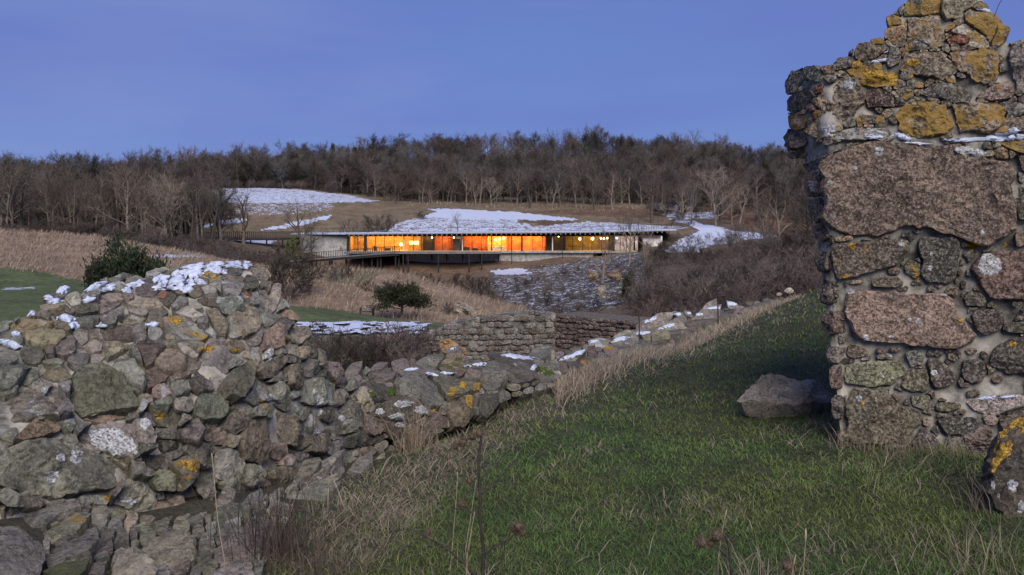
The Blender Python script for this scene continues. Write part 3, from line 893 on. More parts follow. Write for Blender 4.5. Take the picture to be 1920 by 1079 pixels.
MT.traced(R6, [
    ('g', [(215, 205), (262, 162), (400, 102), (540, 74), (600, 80), (480, 115), (375, 165), (335, 212), (262, 262), (222, 246)], dict(flat=.3, Hk=.25, lich=(.4, .05, 0))),
    ('k', [(326, 232), (400, 165), (560, 105), (700, 84), (1000, 112), (1200, 98), (1300, 112), (1368, 182), (1500, 202), (1568, 262), (1578, 400), (1556, 560), (1516, 718), (1478, 752), (1368, 762), (1232, 708), (1180, 678), (1000, 640), (862, 628), (700, 688), (560, 698), (402, 668), (352, 640), (342, 520), (352, 400)], dict(flat=1.0, Hk=.075, lich=(.30, 0, 0), rough=1.1)),
    ('b', [(235, 292), (330, 262), (345, 400), (330, 430), (245, 430)]), ('d', [(252, 460), (340, 442), (350, 560), (312, 604), (266, 560)]),
    ('d', [(282, 612), (340, 602), (388, 700), (342, 718), (302, 700)]),
    ('b', [(412, 742), (560, 722), (700, 712), (880, 692), (893, 760), (828, 858), (700, 898), (560, 938), (422, 968), (402, 900)], dict(lich=(.2, .35, 0))),
    ('o', [(412, 692), (540, 682), (548, 708), (422, 724)], dict(lich=(.1, .6, 0))),
    ('d', [(932, 722), (962, 692), (1200, 692), (1218, 760), (1190, 900), (1168, 988), (1000, 978), (952, 920), (980, 850)], dict(lich=(.2, .2, .2))),
    ('d', [(858, 882), (902, 832), (960, 862), (968, 930), (930, 958), (872, 920)], dict(lich=(.1, .5, .1))),
    ('b', [(652, 960), (720, 932), (820, 942), (878, 990), (800, 1008), (662, 1004)]), ('t', [(505, 965), (600, 962), (610, 980), (520, 990)]),
    ('k', [(1272, 882), (1322, 812), (1420, 782), (1620, 772), (1860, 780), (1880, 1000), (1760, 1090), (1500, 1090), (1400, 1076), (1332, 1000)], dict(flat=.9)),
    ('b', [(1562, 662), (1640, 650), (1640, 742), (1567, 754)]), ('b', [(1582, 172), (1660, 172), (1660, 290), (1602, 272)]),
    ('d', [(1562, 442), (1700, 430), (1700, 590), (1582, 582)]), ('d', [(1217, 980), (1250, 952), (1254, 1010), (1226, 1028)]),
], **lo)
MT.traced(R7, [
    ('p', [(482, 92), (560, 97), (650, 87), (800, 102), (960, 107), (1150, 112), (1248, 132), (1278, 220), (1328, 290), (1378, 330), (1412, 410), (1388, 438), (1250, 478), (1190, 488), (1060, 468), (900, 453), (650, 428), (562, 370), (532, 280), (502, 150)], dict(flat=1.0, Hk=.08, lich=(.15, 0, 0))),
    ('d', [(1312, 142), (1352, 97), (1430, 102), (1478, 160), (1458, 198), (1332, 193)]),
    ('d', [(1372, 232), (1500, 212), (1588, 232), (1598, 300), (1558, 368), (1480, 393), (1422, 378), (1382, 300)]),
    ('d', [(1582, 312), (1726, 302), (1850, 310), (1840, 380), (1602, 373)]),
    ('d', [(1492, 560), (1532, 472), (1622, 422), (1726, 402), (1860, 420), (1870, 600), (1760, 660), (1602, 638), (1512, 600)], dict(lich=(.2, .3, .2), flat=.6, Hk=.2)),
    ('b', [(537, 462), (600, 452), (706, 520), (580, 548), (532, 530)]), ('b', [(722, 490), (760, 482), (788, 515), (752, 519)]), ('b', [(802, 481), (920, 481), (896, 500), (822, 504)]),
    ('m', [(522, 602), (640, 572), (760, 562), (898, 562), (936, 620), (898, 678), (838, 728), (700, 743), (562, 728), (512, 700)], dict(lich=(.2, .0, .4), flat=.6)),
    ('g', [(922, 512), (1000, 492), (1056, 540), (1038, 588), (962, 608)]), ('m', [(882, 738), (952, 622), (1068, 622), (1088, 700), (1078, 773), (962, 773)], dict(lich=(.2, .1, .5))),
    ('d', [(1084, 602), (1062, 545), (1140, 542), (1198, 590), (1278, 680), (1238, 728), (1132, 758), (1094, 690)], dict(lich=(.2, .1, .5))),
    ('b', [(1212, 512), (1278, 522), (1278, 568), (1212, 558)]), ('d', [(1312, 562), (1438, 547), (1478, 640), (1428, 718), (1332, 708), (1302, 640)], dict(lich=(.3, .2, .5))),
    ('b', [(1312, 492), (1398, 477), (1418, 500), (1360, 523)]),
    ('m', [(572, 742), (700, 742), (790, 752), (858, 850), (1018, 902), (1036, 990), (940, 1105), (700, 1138), (562, 1128), (522, 1078), (522, 850)], dict(lich=(.3, .05, .35), flat=.6, Hk=.2)),
    ('m', [(962, 802), (1090, 792), (1088, 868), (1058, 898), (972, 868)], dict(lich=(.3, 0, .6))), ('m', [(1122, 868), (1160, 842), (1298, 842), (1308, 880), (1220, 908), (1132, 903)], dict(lich=(.3, 0, .5))),
    ('l', [(1332, 832), (1480, 802), (1620, 792), (1760, 800), (1740, 870), (1600, 915), (1520, 935), (1402, 908)], dict(flat=.5, Hk=.2)),
    ('u', [(1442, 922), (1560, 942), (1538, 998), (1472, 998)]), ('d', [(1132, 962), (1300, 932), (1438, 962), (1438, 1068), (1202, 1062)], dict(lich=(.3, .1, .6))),
    ('d', [(1545, 955), (1726, 880), (1860, 900), (1840, 1060), (1600, 1080)], dict(lich=(.2, .1, .5))), ('d', [(1040, 1000), (1130, 1075), (1190, 1150), (1080, 1180), (960, 1130)], dict(lich=(.2, .1, .6))),
    ('g', [(1200, 1075), (1440, 1080), (1480, 1180), (1300, 1210), (1210, 1160)], dict(lich=(.4, .1, .5)))], **lo)
frng = np.random.default_rng(19)
v_ = 300.0
while v_ < 830:                              # ragged flank stones along the broken left edge
    h_ = frng.uniform(22, 52); ue = np.interp(v_ + h_ / 2, [300, 420, 640, 800, 850], [1516, 1534, 1558, 1577, 1586])
    if v_ > 440 or frng.uniform() < .4:
        a_, b_ = frng.uniform(6, 15), frng.uniform(6, 12)
        MT.stone([(ue - a_, v_ + h_ * .2), (ue - a_ * .4, v_ + 1), (ue + b_, v_ + 2), (ue + b_, v_ + h_ - 2), (ue - a_ * .6, v_ + h_ - 1), (ue - a_, v_ + h_ * .7)], 'bGdkt'[frng.integers(5)], Hk=.3, flat=.3, T=.3, lift=.03)
    v_ += h_ * frng.uniform(.95, 1.5)
tower_mask = [(1475, 300), (1475, 155), (1500, 130), (1560, 120), (1600, 90), (1665, 75), (1668, 30), (1700, 0), (1710, -25), (1800, -35), (1860, 20), (1888, 80), (2340, 70), (2340, 900), (1590, 860), (1575, 700), (1562, 560), (1540, 420), (1520, 300)]
MT.fill([p for p in tower_mask], (1470, -40, 1925, 300), 20, 'ttoGdbg', gap=1.5, lich=(.4, .65, 0), Hk=.3, omit=.3)
MT.fill([p for p in tower_mask], (1530, 300, 1925, 880), 24, 'dbbkmG', gap=5.0, lich=(.25, .1, .15), Hk=.14, omit=.42)
MT.fill([p for p in tower_mask], (1920, 60, 2345, 900), 62, 'dbbkGkt', gap=6, lich=(.3, .2, .1), Hk=.2, res=4.0)
tu = np.concatenate([np.linspace(1484, 1560, 10), np.linspace(1568, 1920, 46), np.linspace(1940, 2350, 14)])
t_top = np.interp(tu, [1484, 1500, 1560, 1600, 1640, 1668, 1680, 1705, 1720, 1800, 1840, 1870, 1885, 1900, 1960, 2350], [170, 142, 126, 104, 92, 70, 34, 8, -12, -18, -4, 36, 84, 92, 88, 60])
t_bot = np.interp(tu, [1484, 1512, 1530, 1556, 1575, 1586, 1600, 1900, 2350], [268, 300, 420, 640, 800, 850, 860, 930, 1000])
V_, Q_ = slab_solid(tu, t_top, t_bot, D_tower, (0.62, 1.35, 0.0), 60, 0.03, 0.05)
MT.body(V_, Q_, M['mortar'])
MT.tree()
for k, (u, v, ru, rv) in enumerate([(1855, 497, 22, 21), (1594, 546, 9, 6), (1721, 602, 5, 6), (1706, 600, 4, 3), (1770, 553, 7, 3), (1623, 634, 6, 6), (1671, 632, 5, 3), (1751, 699, 6, 5), (1655, 707, 3, 3), (1673, 709, 3, 2), (1611, 748, 6, 6),
        (1812, 283, 14, 9), (1835, 287, 13, 7), (1798, 281, 7, 6), (1842, 436, 4, 5), (1744, 503, 4, 6), (1690, 458, 6, 4), (1746, 476, 3, 4), (1564, 405, 4, 3), (1556, 342, 5, 3), (1603, 315, 6, 4), (1648, 284, 8, 9), (1555, 244, 14, 12), (1590, 160, 12, 9), (1640, 252, 20, 9)]):
    MT.patch(u, v, ru, rv, M['white_lichen'], 'lichen_patch', 0.0015, seed=k, ragged=0.3)
for k, (u, v, ru, rv) in enumerate([(1823, 461, 13, 8), (1598, 463, 7, 6), (1884, 459, 4, 5), (1718, 520, 6, 6), (1585, 518, 7, 4), (1617, 756, 4, 4), (1800, 600, 6, 4), (1900, 646, 7, 6), (1640, 143, 20, 12), (1608, 120, 9, 6), (1670, 148, 14, 10), (1712, 118, 12, 7)]):
    MT.patch(u, v, ru, rv, M['ochre_lichen'], 'lichen_patch', 0.002, seed=50 + k, ragged=0.5)
for k, (u, v, ru, rv, an) in enumerate([(1690, 257, 18, 6, .25), (1820, 262, 60, 4, -.02), (1885, 258, 36, 7, -.05), (1900, 246, 10, 7, 0), (1720, 269, 26, 2.5, .05), (1640, 258, 16, 3, 0), (1650, 114, 16, 3, -.2), (1662, 98, 6, 2, -.4), (1850, 747, 18, 3, -.1), (1890, 745, 20, 2.5, -.1), (1846, 20, 18, 3, .2)]):
    MT.patch(u, v, ru, rv, M['snow'], 'snow_patch', 0.010, seed=90 + k, ang=an, ragged=0.45, maxjump=0.12)

# ------------------------------------------------------------------ rubble wall at the left
W1, W2, W3, W4 = (0, 450, 3.481), (0, 740, 3.183), (400, 450, 3.48), (400, 740, 3.1825)
left_uvd = [(-260, 650, 4.9), (-260, 900, 3.7), (-260, 1120, 3.2), (0, 612, 5.4), (0, 700, 4.75), (0, 850, 4.15), (0, 960, 3.9), (60, 590, 5.5), (150, 545, 5.9), (150, 700, 4.95), (150, 850, 4.5), (150, 960, 4.3),
            (300, 500, 6.6), (300, 620, 5.65), (300, 750, 5.05), (300, 900, 4.8), (300, 980, 4.75), (450, 492, 7.0), (430, 530, 6.2), (450, 600, 5.8), (450, 750, 5.35), (450, 900, 5.2), (510, 530, 6.6), (560, 650, 6.25), (560, 800, 5.95), (560, 890, 5.9), (640, 720, 6.95), (640, 860, 6.6), (700, 740, 7.4), (700, 860, 7.1)]
left_uvd = np.array(left_uvd, float)
D_left = RBF(left_uvd[:, :2], left_uvd[:, 2], 'lin', 100.0)
lwall = thing('rubble_wall', 'ruined rubble wall of mixed stones in pale mortar with snow on its sloping top', 'ruined wall', (-2.2, 5.5, -1.75))
ML = Masonry(lwall, D_left, 'stone_plain', defaults=(0.46, 0.10, 0.08), seed=23, gain=1.2, grey=.30, jitter=.55)
ML.traced(W1, [
    ('o', [(75, 560), (130, 510), (250, 500), (355, 540), (340, 575), (160, 605), (72, 600)]), ('y', [(165, 620), (280, 592), (420, 578), (428, 620), (370, 678), (240, 688), (165, 668)]),
    ('u', [(362, 662), (450, 602), (498, 640), (498, 720), (430, 748), (362, 738)]), ('b', [(572, 592), (638, 577), (648, 638), (582, 638)]), ('l', [(560, 682), (640, 632), (673, 660), (658, 718), (600, 728)]),
    ('D', [(652, 572), (740, 552), (850, 572), (888, 638), (830, 653), (690, 658), (647, 620)], dict(lich=(.05, 0, 0))), ('t', [(762, 502), (860, 477), (958, 512), (900, 548), (800, 553)]),
    ('t', [(640, 362), (760, 337), (818, 390), (700, 418), (562, 390)]), ('t', [(822, 410), (920, 372), (1020, 382), (1068, 425), (1030, 443), (880, 438)], dict(flat=.3)),
    ('r', [(1017, 340), (1060, 312), (1093, 340), (1078, 383), (1030, 378)], dict(lich=(.05, 0, 0))), ('l', [(1147, 452), (1240, 432), (1328, 490), (1250, 508), (1150, 478)]),
    ('D', [(1272, 392), (1360, 367), (1428, 400), (1418, 438), (1330, 428)], dict(lich=(.05, 0, 0))), ('t', [(1332, 442), (1420, 442), (1498, 580), (1468, 638), (1420, 618), (1380, 540)]),
    ('G', [(1062, 502), (1200, 482), (1298, 570), (1368, 640), (1300, 662), (1180, 638), (1082, 560)], dict(lich=(.3, .55, 0))), ('l', [(1312, 547), (1360, 542), (1408, 600), (1388, 648), (1340, 608)], dict(lich=(.8, 0, 0))),
    ('t', [(1072, 630), (1120, 602), (1158, 625), (1140, 648), (1090, 653)]), ('D', [(887, 682), (1000, 662), (1083, 690), (1050, 728), (1000, 798), (960, 828), (932, 760)], dict(lich=(.08, 0, 0))),
    ('p', [(1002, 810), (1060, 722), (1150, 702), (1228, 800), (1200, 833), (1060, 848)]), ('l', [(1152, 672), (1220, 662), (1298, 740), (1278, 778), (1200, 738)]),
    ('G', [(1312, 760), (1360, 702), (1470, 692), (1538, 760), (1518, 850), (1440, 908), (1380, 898), (1322, 830)], dict(lich=(.5, .2, .1))), ('u', [(1462, 920), (1540, 852), (1640, 842), (1669, 900), (1640, 978), (1540, 1038), (1482, 990)], dict(lich=(.2, .3, 0))),
    ('G', [(665, 790), (790, 712), (860, 742), (898, 830), (956, 900), (946, 985), (900, 995), (780, 878), (655, 830)]), ('o', [(852, 742), (900, 782), (958, 840), (940, 868), (890, 830)]),
    ('p', [(1107, 890), (1240, 852), (1258, 870), (1120, 923)]), ('p', [(992, 960), (1080, 932), (1128, 990), (1060, 1038), (992, 1028)]), ('d', [(1232, 930), (1290, 852), (1378, 930), (1388, 998), (1300, 998)]),
    ('b', [(1202, 982), (1290, 992), (1280, 1028), (1212, 998)]), ('m', [(272, 790), (360, 767), (418, 790), (400, 813), (290, 813)]), ('y', [(257, 890), (330, 842), (430, 852), (488, 890), (400, 923), (272, 908)]),
    ('d', [(-60, 850), (0, 832), (120, 792), (208, 820), (150, 898), (80, 958), (-60, 950)], dict(lich=(.45, 0, .2))), ('G', [(312, 962), (400, 947), (432, 1050), (420, 1090), (340, 1090)]),
    ('d', [(442, 460), (560, 412), (640, 402), (648, 458), (540, 478), (442, 488)], dict(lich=(.6, .2, 0))), ('u', [(642, 422), (700, 402), (788, 412), (720, 468), (652, 488)]),
    ('t', [(682, 682), (850, 672), (838, 718), (702, 758)]), ('G', [(-40, 550), (0, 532), (78, 520), (98, 540), (42, 588), (-40, 612)]), ('g', [(282, 382), (420, 302), (458, 320), (430, 368), (332, 428)], dict(lich=(.7, .4, 0))),
    ('t', [(262, 430), (380, 402), (438, 420), (330, 458), (262, 468)]), ('l', [(957, 202), (1080, 177), (1118, 190), (1040, 238), (962, 240)]), ('l', [(1312, 302), (1400, 292), (1418, 340), (1340, 358)]), ('d', [(1442, 242), (1560, 232), (1608, 260), (1560, 308), (1452, 300)]),
    ('G', [(820, 255), (900, 235), (950, 262), (880, 290), (820, 285)], dict(lich=(.7, .2, 0))), ('d', [(700, 250), (790, 222), (880, 228), (830, 262), (720, 280)], dict(lich=(.6, .5, 0))), ('g', [(560, 320), (660, 268), (720, 290), (640, 332), (570, 345)], dict(lich=(.8, 0, 0))),
])
ML.traced(W3, [
    ('g', [(232, 172), (300, 182), (368, 240), (350, 268), (270, 248)], dict(lich=(.7, .1, .1))), ('t', [(300, 182), (345, 175), (378, 232), (372, 262), (340, 230)]), ('G', [(52, 292), (160, 272), (208, 282), (170, 358), (82, 348)]),
    ('r', [(192, 360), (220, 312), (258, 330), (253, 370), (200, 403)], dict(lich=(0, 0, 0))), ('t', [(122, 460), (220, 412), (318, 430), (328, 530), (280, 608), (220, 588)]), ('u', [(292, 312), (350, 312), (348, 400), (320, 438), (302, 380)]),
    ('l', [(387, 292), (440, 277), (438, 370), (410, 458), (370, 488), (362, 420)]), ('p', [(332, 602), (420, 532), (488, 600), (468, 690), (400, 705), (370, 695), (332, 745), (312, 700)]), ('w', [(337, 760), (372, 702), (403, 712), (388, 758), (347, 783)], dict(lich=(.6, 0, 0))),
    ('o', [(442, 482), (480, 442), (558, 490), (568, 530), (500, 518)]), ('t', [(502, 562), (620, 562), (638, 640), (570, 678), (512, 638)], dict(rough=1.5)), ('l', [(492, 642), (558, 702), (558, 768), (492, 738)]), ('t', [(572, 692), (640, 692), (628, 758), (582, 788)], dict(rough=1.5)),
    ('G', [(562, 820), (620, 772), (688, 792), (708, 850), (640, 898), (582, 888)]), ('u', [(757, 792), (820, 802), (878, 940), (858, 968), (802, 958), (752, 860)], dict(Hk=.35)), ('k', [(302, 850), (380, 772), (470, 742), (473, 810), (420, 888), (342, 908)], dict(lich=(.1, .1, 0))),
    ('b', [(482, 832), (520, 802), (568, 830), (583, 930), (550, 988), (502, 940)], dict(Hk=.4, lich=(.05, .1, 0))), ('G', [(382, 960), (440, 922), (498, 950), (508, 1030), (450, 1068), (392, 1030)], dict(lich=(.6, 0, 0), Hk=.35)),
    ('b', [(72, 930), (110, 862), (250, 772), (288, 850), (258, 950), (200, 1028), (110, 998)], dict(lich=(.1, .25, 0))), ('G', [(595, 920), (700, 892), (798, 940), (808, 1075), (700, 1085), (585, 1075)], dict(lich=(.65, .1, .1), flat=.6)),
    ('G', [(690, 702), (733, 732), (738, 800), (712, 828), (692, 770)]), ('l', [(350, 380), (385, 390), (360, 470), (335, 480)]),
])
ML.traced(W4, [
    ('b', [(147, 310), (210, 132), (330, 132), (348, 300), (330, 398), (290, 418), (182, 398)], dict(flat=.7, lich=(.1, 0, .2))), ('d', [(82, 132), (130, 92), (198, 130), (188, 200), (130, 248), (82, 200)], dict(Hk=.35)), ('p', [(2, 202), (70, 192), (98, 260), (70, 298), (2, 303)]),
    ('G', [(2, 345), (100, 312), (188, 400), (160, 468), (90, 518), (2, 498)]), ('b', [(362, 102), (470, 112), (558, 250), (583, 290), (540, 338), (400, 298), (362, 230)], dict(lich=(.3, 0, .2))), ('p', [(362, 302), (440, 292), (448, 360), (400, 398), (352, 380)]), ('p', [(412, 402), (470, 352), (498, 380), (478, 428), (430, 428)]),
    ('u', [(672, 340), (690, 292), (760, 262), (798, 290), (788, 348), (700, 363)]), ('b', [(582, 340), (602, 240), (690, 202), (708, 280), (660, 358)]), ('l', [(462, 62), (520, 5), (538, 60), (528, 128), (480, 98)]), ('l', [(542, 172), (580, 112), (618, 150), (590, 203)]),
    ('d', [(722, 240), (722, 122), (800, 25), (878, 72), (898, 180), (830, 228)], dict(lich=(.5, .1, .3))), ('d', [(722, 325), (800, 262), (900, 202), (940, 290), (820, 318)], dict(lich=(.2, .1, .4))),
])
ML.traced(W2, [
    ('d', [(-60, 40), (0, 10), (200, -30), (290, 10), (350, 118), (200, 138), (60, 198), (-60, 210)], dict(lich=(.55, .25, .1))), ('m', [(448, 82), (420, 30), (430, -100), (480, -165), (580, -170), (710, -120), (838, 30), (830, 65), (680, 90), (600, 100), (490, 138)], dict(lich=(.15, .05, .25), flat=.3, Hk=.28)),
    ('g', [(-80, 380), (0, 342), (120, 282), (280, 262), (420, 292), (560, 352), (700, 422), (728, 480), (690, 558), (600, 598), (450, 598), (320, 633), (200, 598), (60, 538), (-80, 500)], dict(lich=(.3, .05, .15), flat=.4, Hk=.22)),
    ('G', [(452, 262), (520, 192), (650, 172), (800, 182), (850, 398), (790, 378), (650, 338)], dict(lich=(.45, .1, .2), flat=.7, Hk=.16)), ('o', [(72, 272), (200, 152), (300, 152), (388, 200), (280, 248), (120, 268)]), ('p', [(482, 152), (580, 122), (758, 92), (758, 138), (620, 168)]),
    ('u', [(802, 142), (880, 142), (938, 240), (928, 288), (850, 288)]), ('m', [(872, 62), (1010, 62), (1088, 122), (1040, 198), (940, 198)], dict(lich=(.3, .6, .2))), ('d', [(1062, 202), (1180, 132), (1228, 200), (1188, 288), (1082, 258)], dict(lich=(.3, .1, .4))),
    ('d', [(962, 272), (1060, 272), (1078, 318), (980, 348)], dict(lich=(.3, .3, .2))), ('G', [(672, 640), (780, 502), (870, 482), (928, 570), (918, 698), (850, 718), (762, 688)]), ('d', [(872, 342), (960, 322), (978, 398), (940, 448), (872, 430)]),
    ('m', [(1022, 402), (1150, 352), (1188, 420), (1178, 478), (1110, 568), (1082, 510), (1042, 450)], dict(lich=(.2, .6, .1))), ('m', [(912, 502), (1000, 442), (1078, 480), (1038, 578), (942, 578)], dict(lich=(.3, .35, .1))),
    ('o', [(652, 362), (740, 372), (798, 420), (788, 508), (742, 450)]), ('l', [(352, 662), (440, 622), (498, 650), (430, 698)]), ('d', [(-40, 565), (60, 572), (60, 628), (-40, 648)], dict(lich=(.5, 0, .1))),
    ('o', [(482, 682), (560, 652), (648, 682), (648, 748), (522, 738)], dict(lich=(.4, .5, .1))), ('d', [(742, 800), (850, 752), (928, 848), (850, 858), (762, 838)], dict(lich=(.5, .2, .3))), ('G', [(992, 770), (1070, 752), (1108, 858), (1042, 868)], dict(lich=(.6, .3, .1))), ('u', [(985, 590), (1020, 570), (1042, 640), (1000, 660)]), ('p', [(1095, 650), (1200, 600), (1210, 640), (1110, 680)]),
])
left_mask = [(-260, 640), (0, 606), (60, 585), (90, 560), (150, 542), (200, 518), (270, 512), (330, 494), (400, 490), (470, 488), (505, 515), (515, 540), (545, 570), (560, 600), (580, 640), (612, 660), (650, 700), (700, 730), (720, 770), (720, 870), (640, 880), (560, 895), (480, 960), (300, 985), (180, 960), (0, 950), (-260, 1100)]
ML.fill(left_mask, (-2, 484, 724, 990), lambda u, v: 33 + 9 * (v > 650), 'GtbdGglbGdG', gap=2.4, lich=(.46, .12, .1))
ML.fill(left_mask, (-262, 600, -2, 1110), 66, 'GtbduplgGt', gap=4, res=4.0)
lu = np.concatenate([np.linspace(-280, 0, 14), np.linspace(12, 720, 78)])
l_top = np.interp(lu, [-280, 0, 60, 100, 150, 200, 270, 330, 400, 470, 500, 515, 545, 580, 612, 650, 690, 720], [655, 616, 596, 570, 552, 530, 522, 504, 500, 500, 528, 555, 588, 656, 676, 716, 740, 780])
l_bot = np.interp(lu, [-280, 0, 180, 300, 480, 560, 640, 720], [1150, 1000, 1000, 1010, 985, 915, 900, 885])
V_, Q_ = slab_solid(lu, l_top, l_bot, D_left, (-0.55, 1.3, -0.42), 54, 0.06, 0.11)
ML.body(V_, Q_, M['mortar'])
ML.tree()
for k, (u, v, ru, rv, an) in enumerate([(115, 859, 9, 8, 0), (140, 862, 10, 8, .3), (145, 850, 11, 6, .1), (98, 895, 14, 11, -.5), (212, 826, 42, 24, .25), (245, 838, 16, 10, .8), (240, 940, 14, 7, .1), (600, 752, 7, 10, 0), (598, 772, 6, 8, 0), (590, 735, 5, 5, 0), (640, 785, 6, 6, 0), (655, 790, 4, 5, .4), (595, 808, 7, 6, 0), (513, 750, 14, 8, .3), (85, 735, 8, 9, 0), (272, 795, 10, 12, 0), (505, 666, 7, 12, .5), (330, 980, 12, 10, .2), (48, 978, 60, 5, -.05)]):
    ML.patch(u, v, ru, rv, M['white_lichen'], 'lichen_patch', 0.0015, seed=k, ang=an, ragged=0.35)
for k, (u, v, ru, rv) in enumerate([(330, 603, 12, 7), (318, 597, 5, 4), (367, 627, 6, 4), (388, 655, 14, 6), (440, 657, 8, 4), (490, 755, 5, 5), (500, 766, 3, 6), (352, 872, 14, 9), (362, 880, 9, 6), (200, 934, 6, 6), (360, 512, 8, 4), (385, 514, 9, 4), (402, 521, 8, 5), (372, 506, 6, 4), (300, 780, 10, 6), (112, 546, 6, 4)]):
    ML.patch(u, v, ru, rv, M['ochre_lichen'], 'lichen_patch', 0.002, seed=70 + k, ragged=0.55)
for k, (u, v, ru, rv, an) in enumerate([(350, 518, 34, 12, -.25), (395, 500, 52, 8, -.08), (450, 497, 26, 7, .1), (325, 535, 42, 10, -.1), (350, 543, 14, 7, 0), (300, 524, 16, 6, -.3), (255, 533, 16, 6, -.2), (205, 541, 16, 5, -.3), (180, 538, 22, 5, -.35), (165, 563, 14, 5, -.3), (120, 545, 12, 6, -.2), (105, 566, 14, 4, -.2), (125, 598, 18, 7, .05), (140, 611, 9, 8, .2), (190, 611, 12, 3, -.1), (55, 590, 12, 4, -.2), (20, 646, 22, 6, .25), (285, 610, 12, 4, 0), (240, 545, 12, 5, 0), (90, 560, 10, 3, 0), (30, 628, 8, 4, 0), (410, 510, 16, 5, .1), (375, 530, 12, 5, .3)]):
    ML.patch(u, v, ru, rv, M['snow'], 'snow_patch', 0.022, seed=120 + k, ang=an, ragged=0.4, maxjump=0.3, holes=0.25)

# ------------------------------------------------------------------ footing of flat stones in front of the rubble wall
foot_uvd = np.array([(0, 1079, 3.42), (0, 960, 3.92), (250, 1079, 3.66), (250, 980, 4.4), (500, 1079, 3.88), (500, 960, 4.75), (620, 900, 5.7), (720, 850, 7.0), (400, 1020, 4.3), (560, 900, 5.5), (-200, 1079, 3.2)])
D_foot = RBF(foot_uvd[:, :2], foot_uvd[:, 2], 'lin', 100.0)
foot = thing('stone_footing', 'mossy flat stones of the old footing at the base of the rubble wall', 'stone footing', (-1.4, 4.4, -1.7))
MF = Masonry(foot, D_foot, 'stone_plain', defaults=(0.34, 0.12, 0.35), seed=37, gain=1.25, grey=.3)
fk = dict(nrm=(0, -0.18, 0.98), T=0.16, flat=.6, Hk=0.10, lift=0.05)
MF.traced(W4, [
    ('m', [(472, 480), (540, 402), (640, 422), (648, 440), (540, 518), (482, 508)]), ('G', [(612, 380), (740, 372), (788, 390), (700, 418), (640, 408)]), ('G', [(742, 430), (850, 392), (948, 402), (958, 460), (830, 478)], dict(lich=(.6, 0, .3))),
    ('g', [(402, 580), (460, 560), (600, 552), (748, 582), (768, 640), (620, 688), (480, 698), (412, 640)], dict(lich=(.2, .5, .2), Hk=.16)), ('G', [(162, 640), (230, 592), (290, 582), (308, 630), (242, 658)]), ('m', [(-2, 700), (110, 662), (248, 672), (200, 718), (60, 758), (-2, 763)]),
    ('b', [(252, 710), (300, 687), (478, 702), (488, 738), (302, 738)]), ('d', [(182, 760), (330, 752), (338, 788), (242, 798)]), ('G', [(2, 640), (80, 552), (138, 590), (120, 628), (20, 658)]), ('u', [(2, 932), (100, 882), (298, 852), (288, 930), (220, 998), (2, 1008)], dict(lich=(.2, .35, .2), Hk=.16)),
    ('u', [(2, 1050), (100, 1022), (228, 1022), (248, 1085), (2, 1085)]), ('d', [(20, 770), (150, 790), (240, 830), (120, 860), (20, 850)]), ('G', [(330, 600), (390, 600), (400, 650), (340, 660)])], **fk)
MF.traced(W2, [
    ('g', [(-40, 690), (180, 672), (370, 712), (488, 722), (488, 768), (380, 742), (280, 768), (-40, 752)], dict(lich=(.35, .1, .2))), ('m', [(132, 800), (480, 762), (556, 790), (450, 848), (202, 858)], dict(lich=(.2, .4, .6))),
    ('t', [(812, 912), (900, 882), (1100, 882), (1168, 930), (1168, 998), (1050, 1028), (920, 1018), (882, 960)], dict(Hk=.2)), ('t', [(632, 1052), (700, 992), (820, 982), (918, 1040), (940, 1085), (640, 1085)], dict(Hk=.25)), ('l', [(672, 930), (720, 922), (758, 935), (720, 948)]),
    ('b', [(1112, 832), (1178, 850), (1150, 868)]), ('m', [(252, 1020), (500, 1012), (538, 1040), (480, 1085), (252, 1085)], dict(lich=(.2, .2, .7))), ('d', [(560, 960), (640, 950), (660, 990), (590, 1010)], dict(lich=(.2, .1, .7))), ('d', [(300, 890), (520, 880), (600, 920), (480, 970), (300, 960)], dict(lich=(.2, .1, .7)))], **fk)
MF.traced(W2, [('g', [(-60, 775), (30, 772), (120, 792), (238, 920), (258, 970), (248, 1100), (-60, 1110)], dict(lich=(.35, 0, .15), flat=.45, Hk=.2, lift=0.10))])
MF.fill([(240, 985), (420, 960), (560, 900), (720, 850), (740, 870), (600, 960), (520, 1000), (490, 1079), (250, 1079)], (240, 850, 745, 1085), 26, 'dbGmdm', gap=2.5, **fk)
MF.fill([(0, 945), (180, 952), (300, 972), (470, 950), (560, 892), (640, 872), (720, 862), (735, 880), (640, 915), (560, 940), (480, 1000), (300, 1010), (170, 985), (0, 970)], (0, 860, 740, 1012), 24, 'dGbmGt', gap=1.5, **{**fk, 'Hk': .2})
MF.fill([(70, 965), (180, 975), (300, 990), (250, 1079), (90, 1079)], (60, 950, 310, 1085), 34, 'dmdGm', gap=2.5, **fk)

# ------------------------------------------------------------------ low wall running back along the grass
secs = [  # front foot, front top, back top  (u, v, d)
    ((628, 870, 6.7), (640, 728, 6.95), (650, 693, 8.2)), ((740, 852, 7.3), (740, 748, 7.45), (720, 677, 9.3)), ((850, 805, 7.9), (850, 708, 8.25), (830, 660, 10.2)),
    ((960, 750, 9.2), (960, 694, 9.25), (930, 659, 11)), ((1060, 724, 10.3), (1050, 698, 10.4), (1010, 662, 12)), ((1150, 698, 11.6), (1140, 673, 11.7), (1090, 643, 13.5)),
    ((1230, 668, 13), (1230, 647, 13.1), (1180, 617, 15.5)), ((1320, 628, 15), (1310, 607, 15.1), (1260, 594, 18)), ((1400, 596, 17.2), (1390, 581, 17.4), (1340, 577, 20.5)), ((1490, 566, 19), (1470, 556, 19.2), (1430, 560, 22))]
lw = np.array(secs, float).reshape(-1, 3)
D_low = RBF(lw[:, :2], lw[:, 2], 'lin', 100.0)
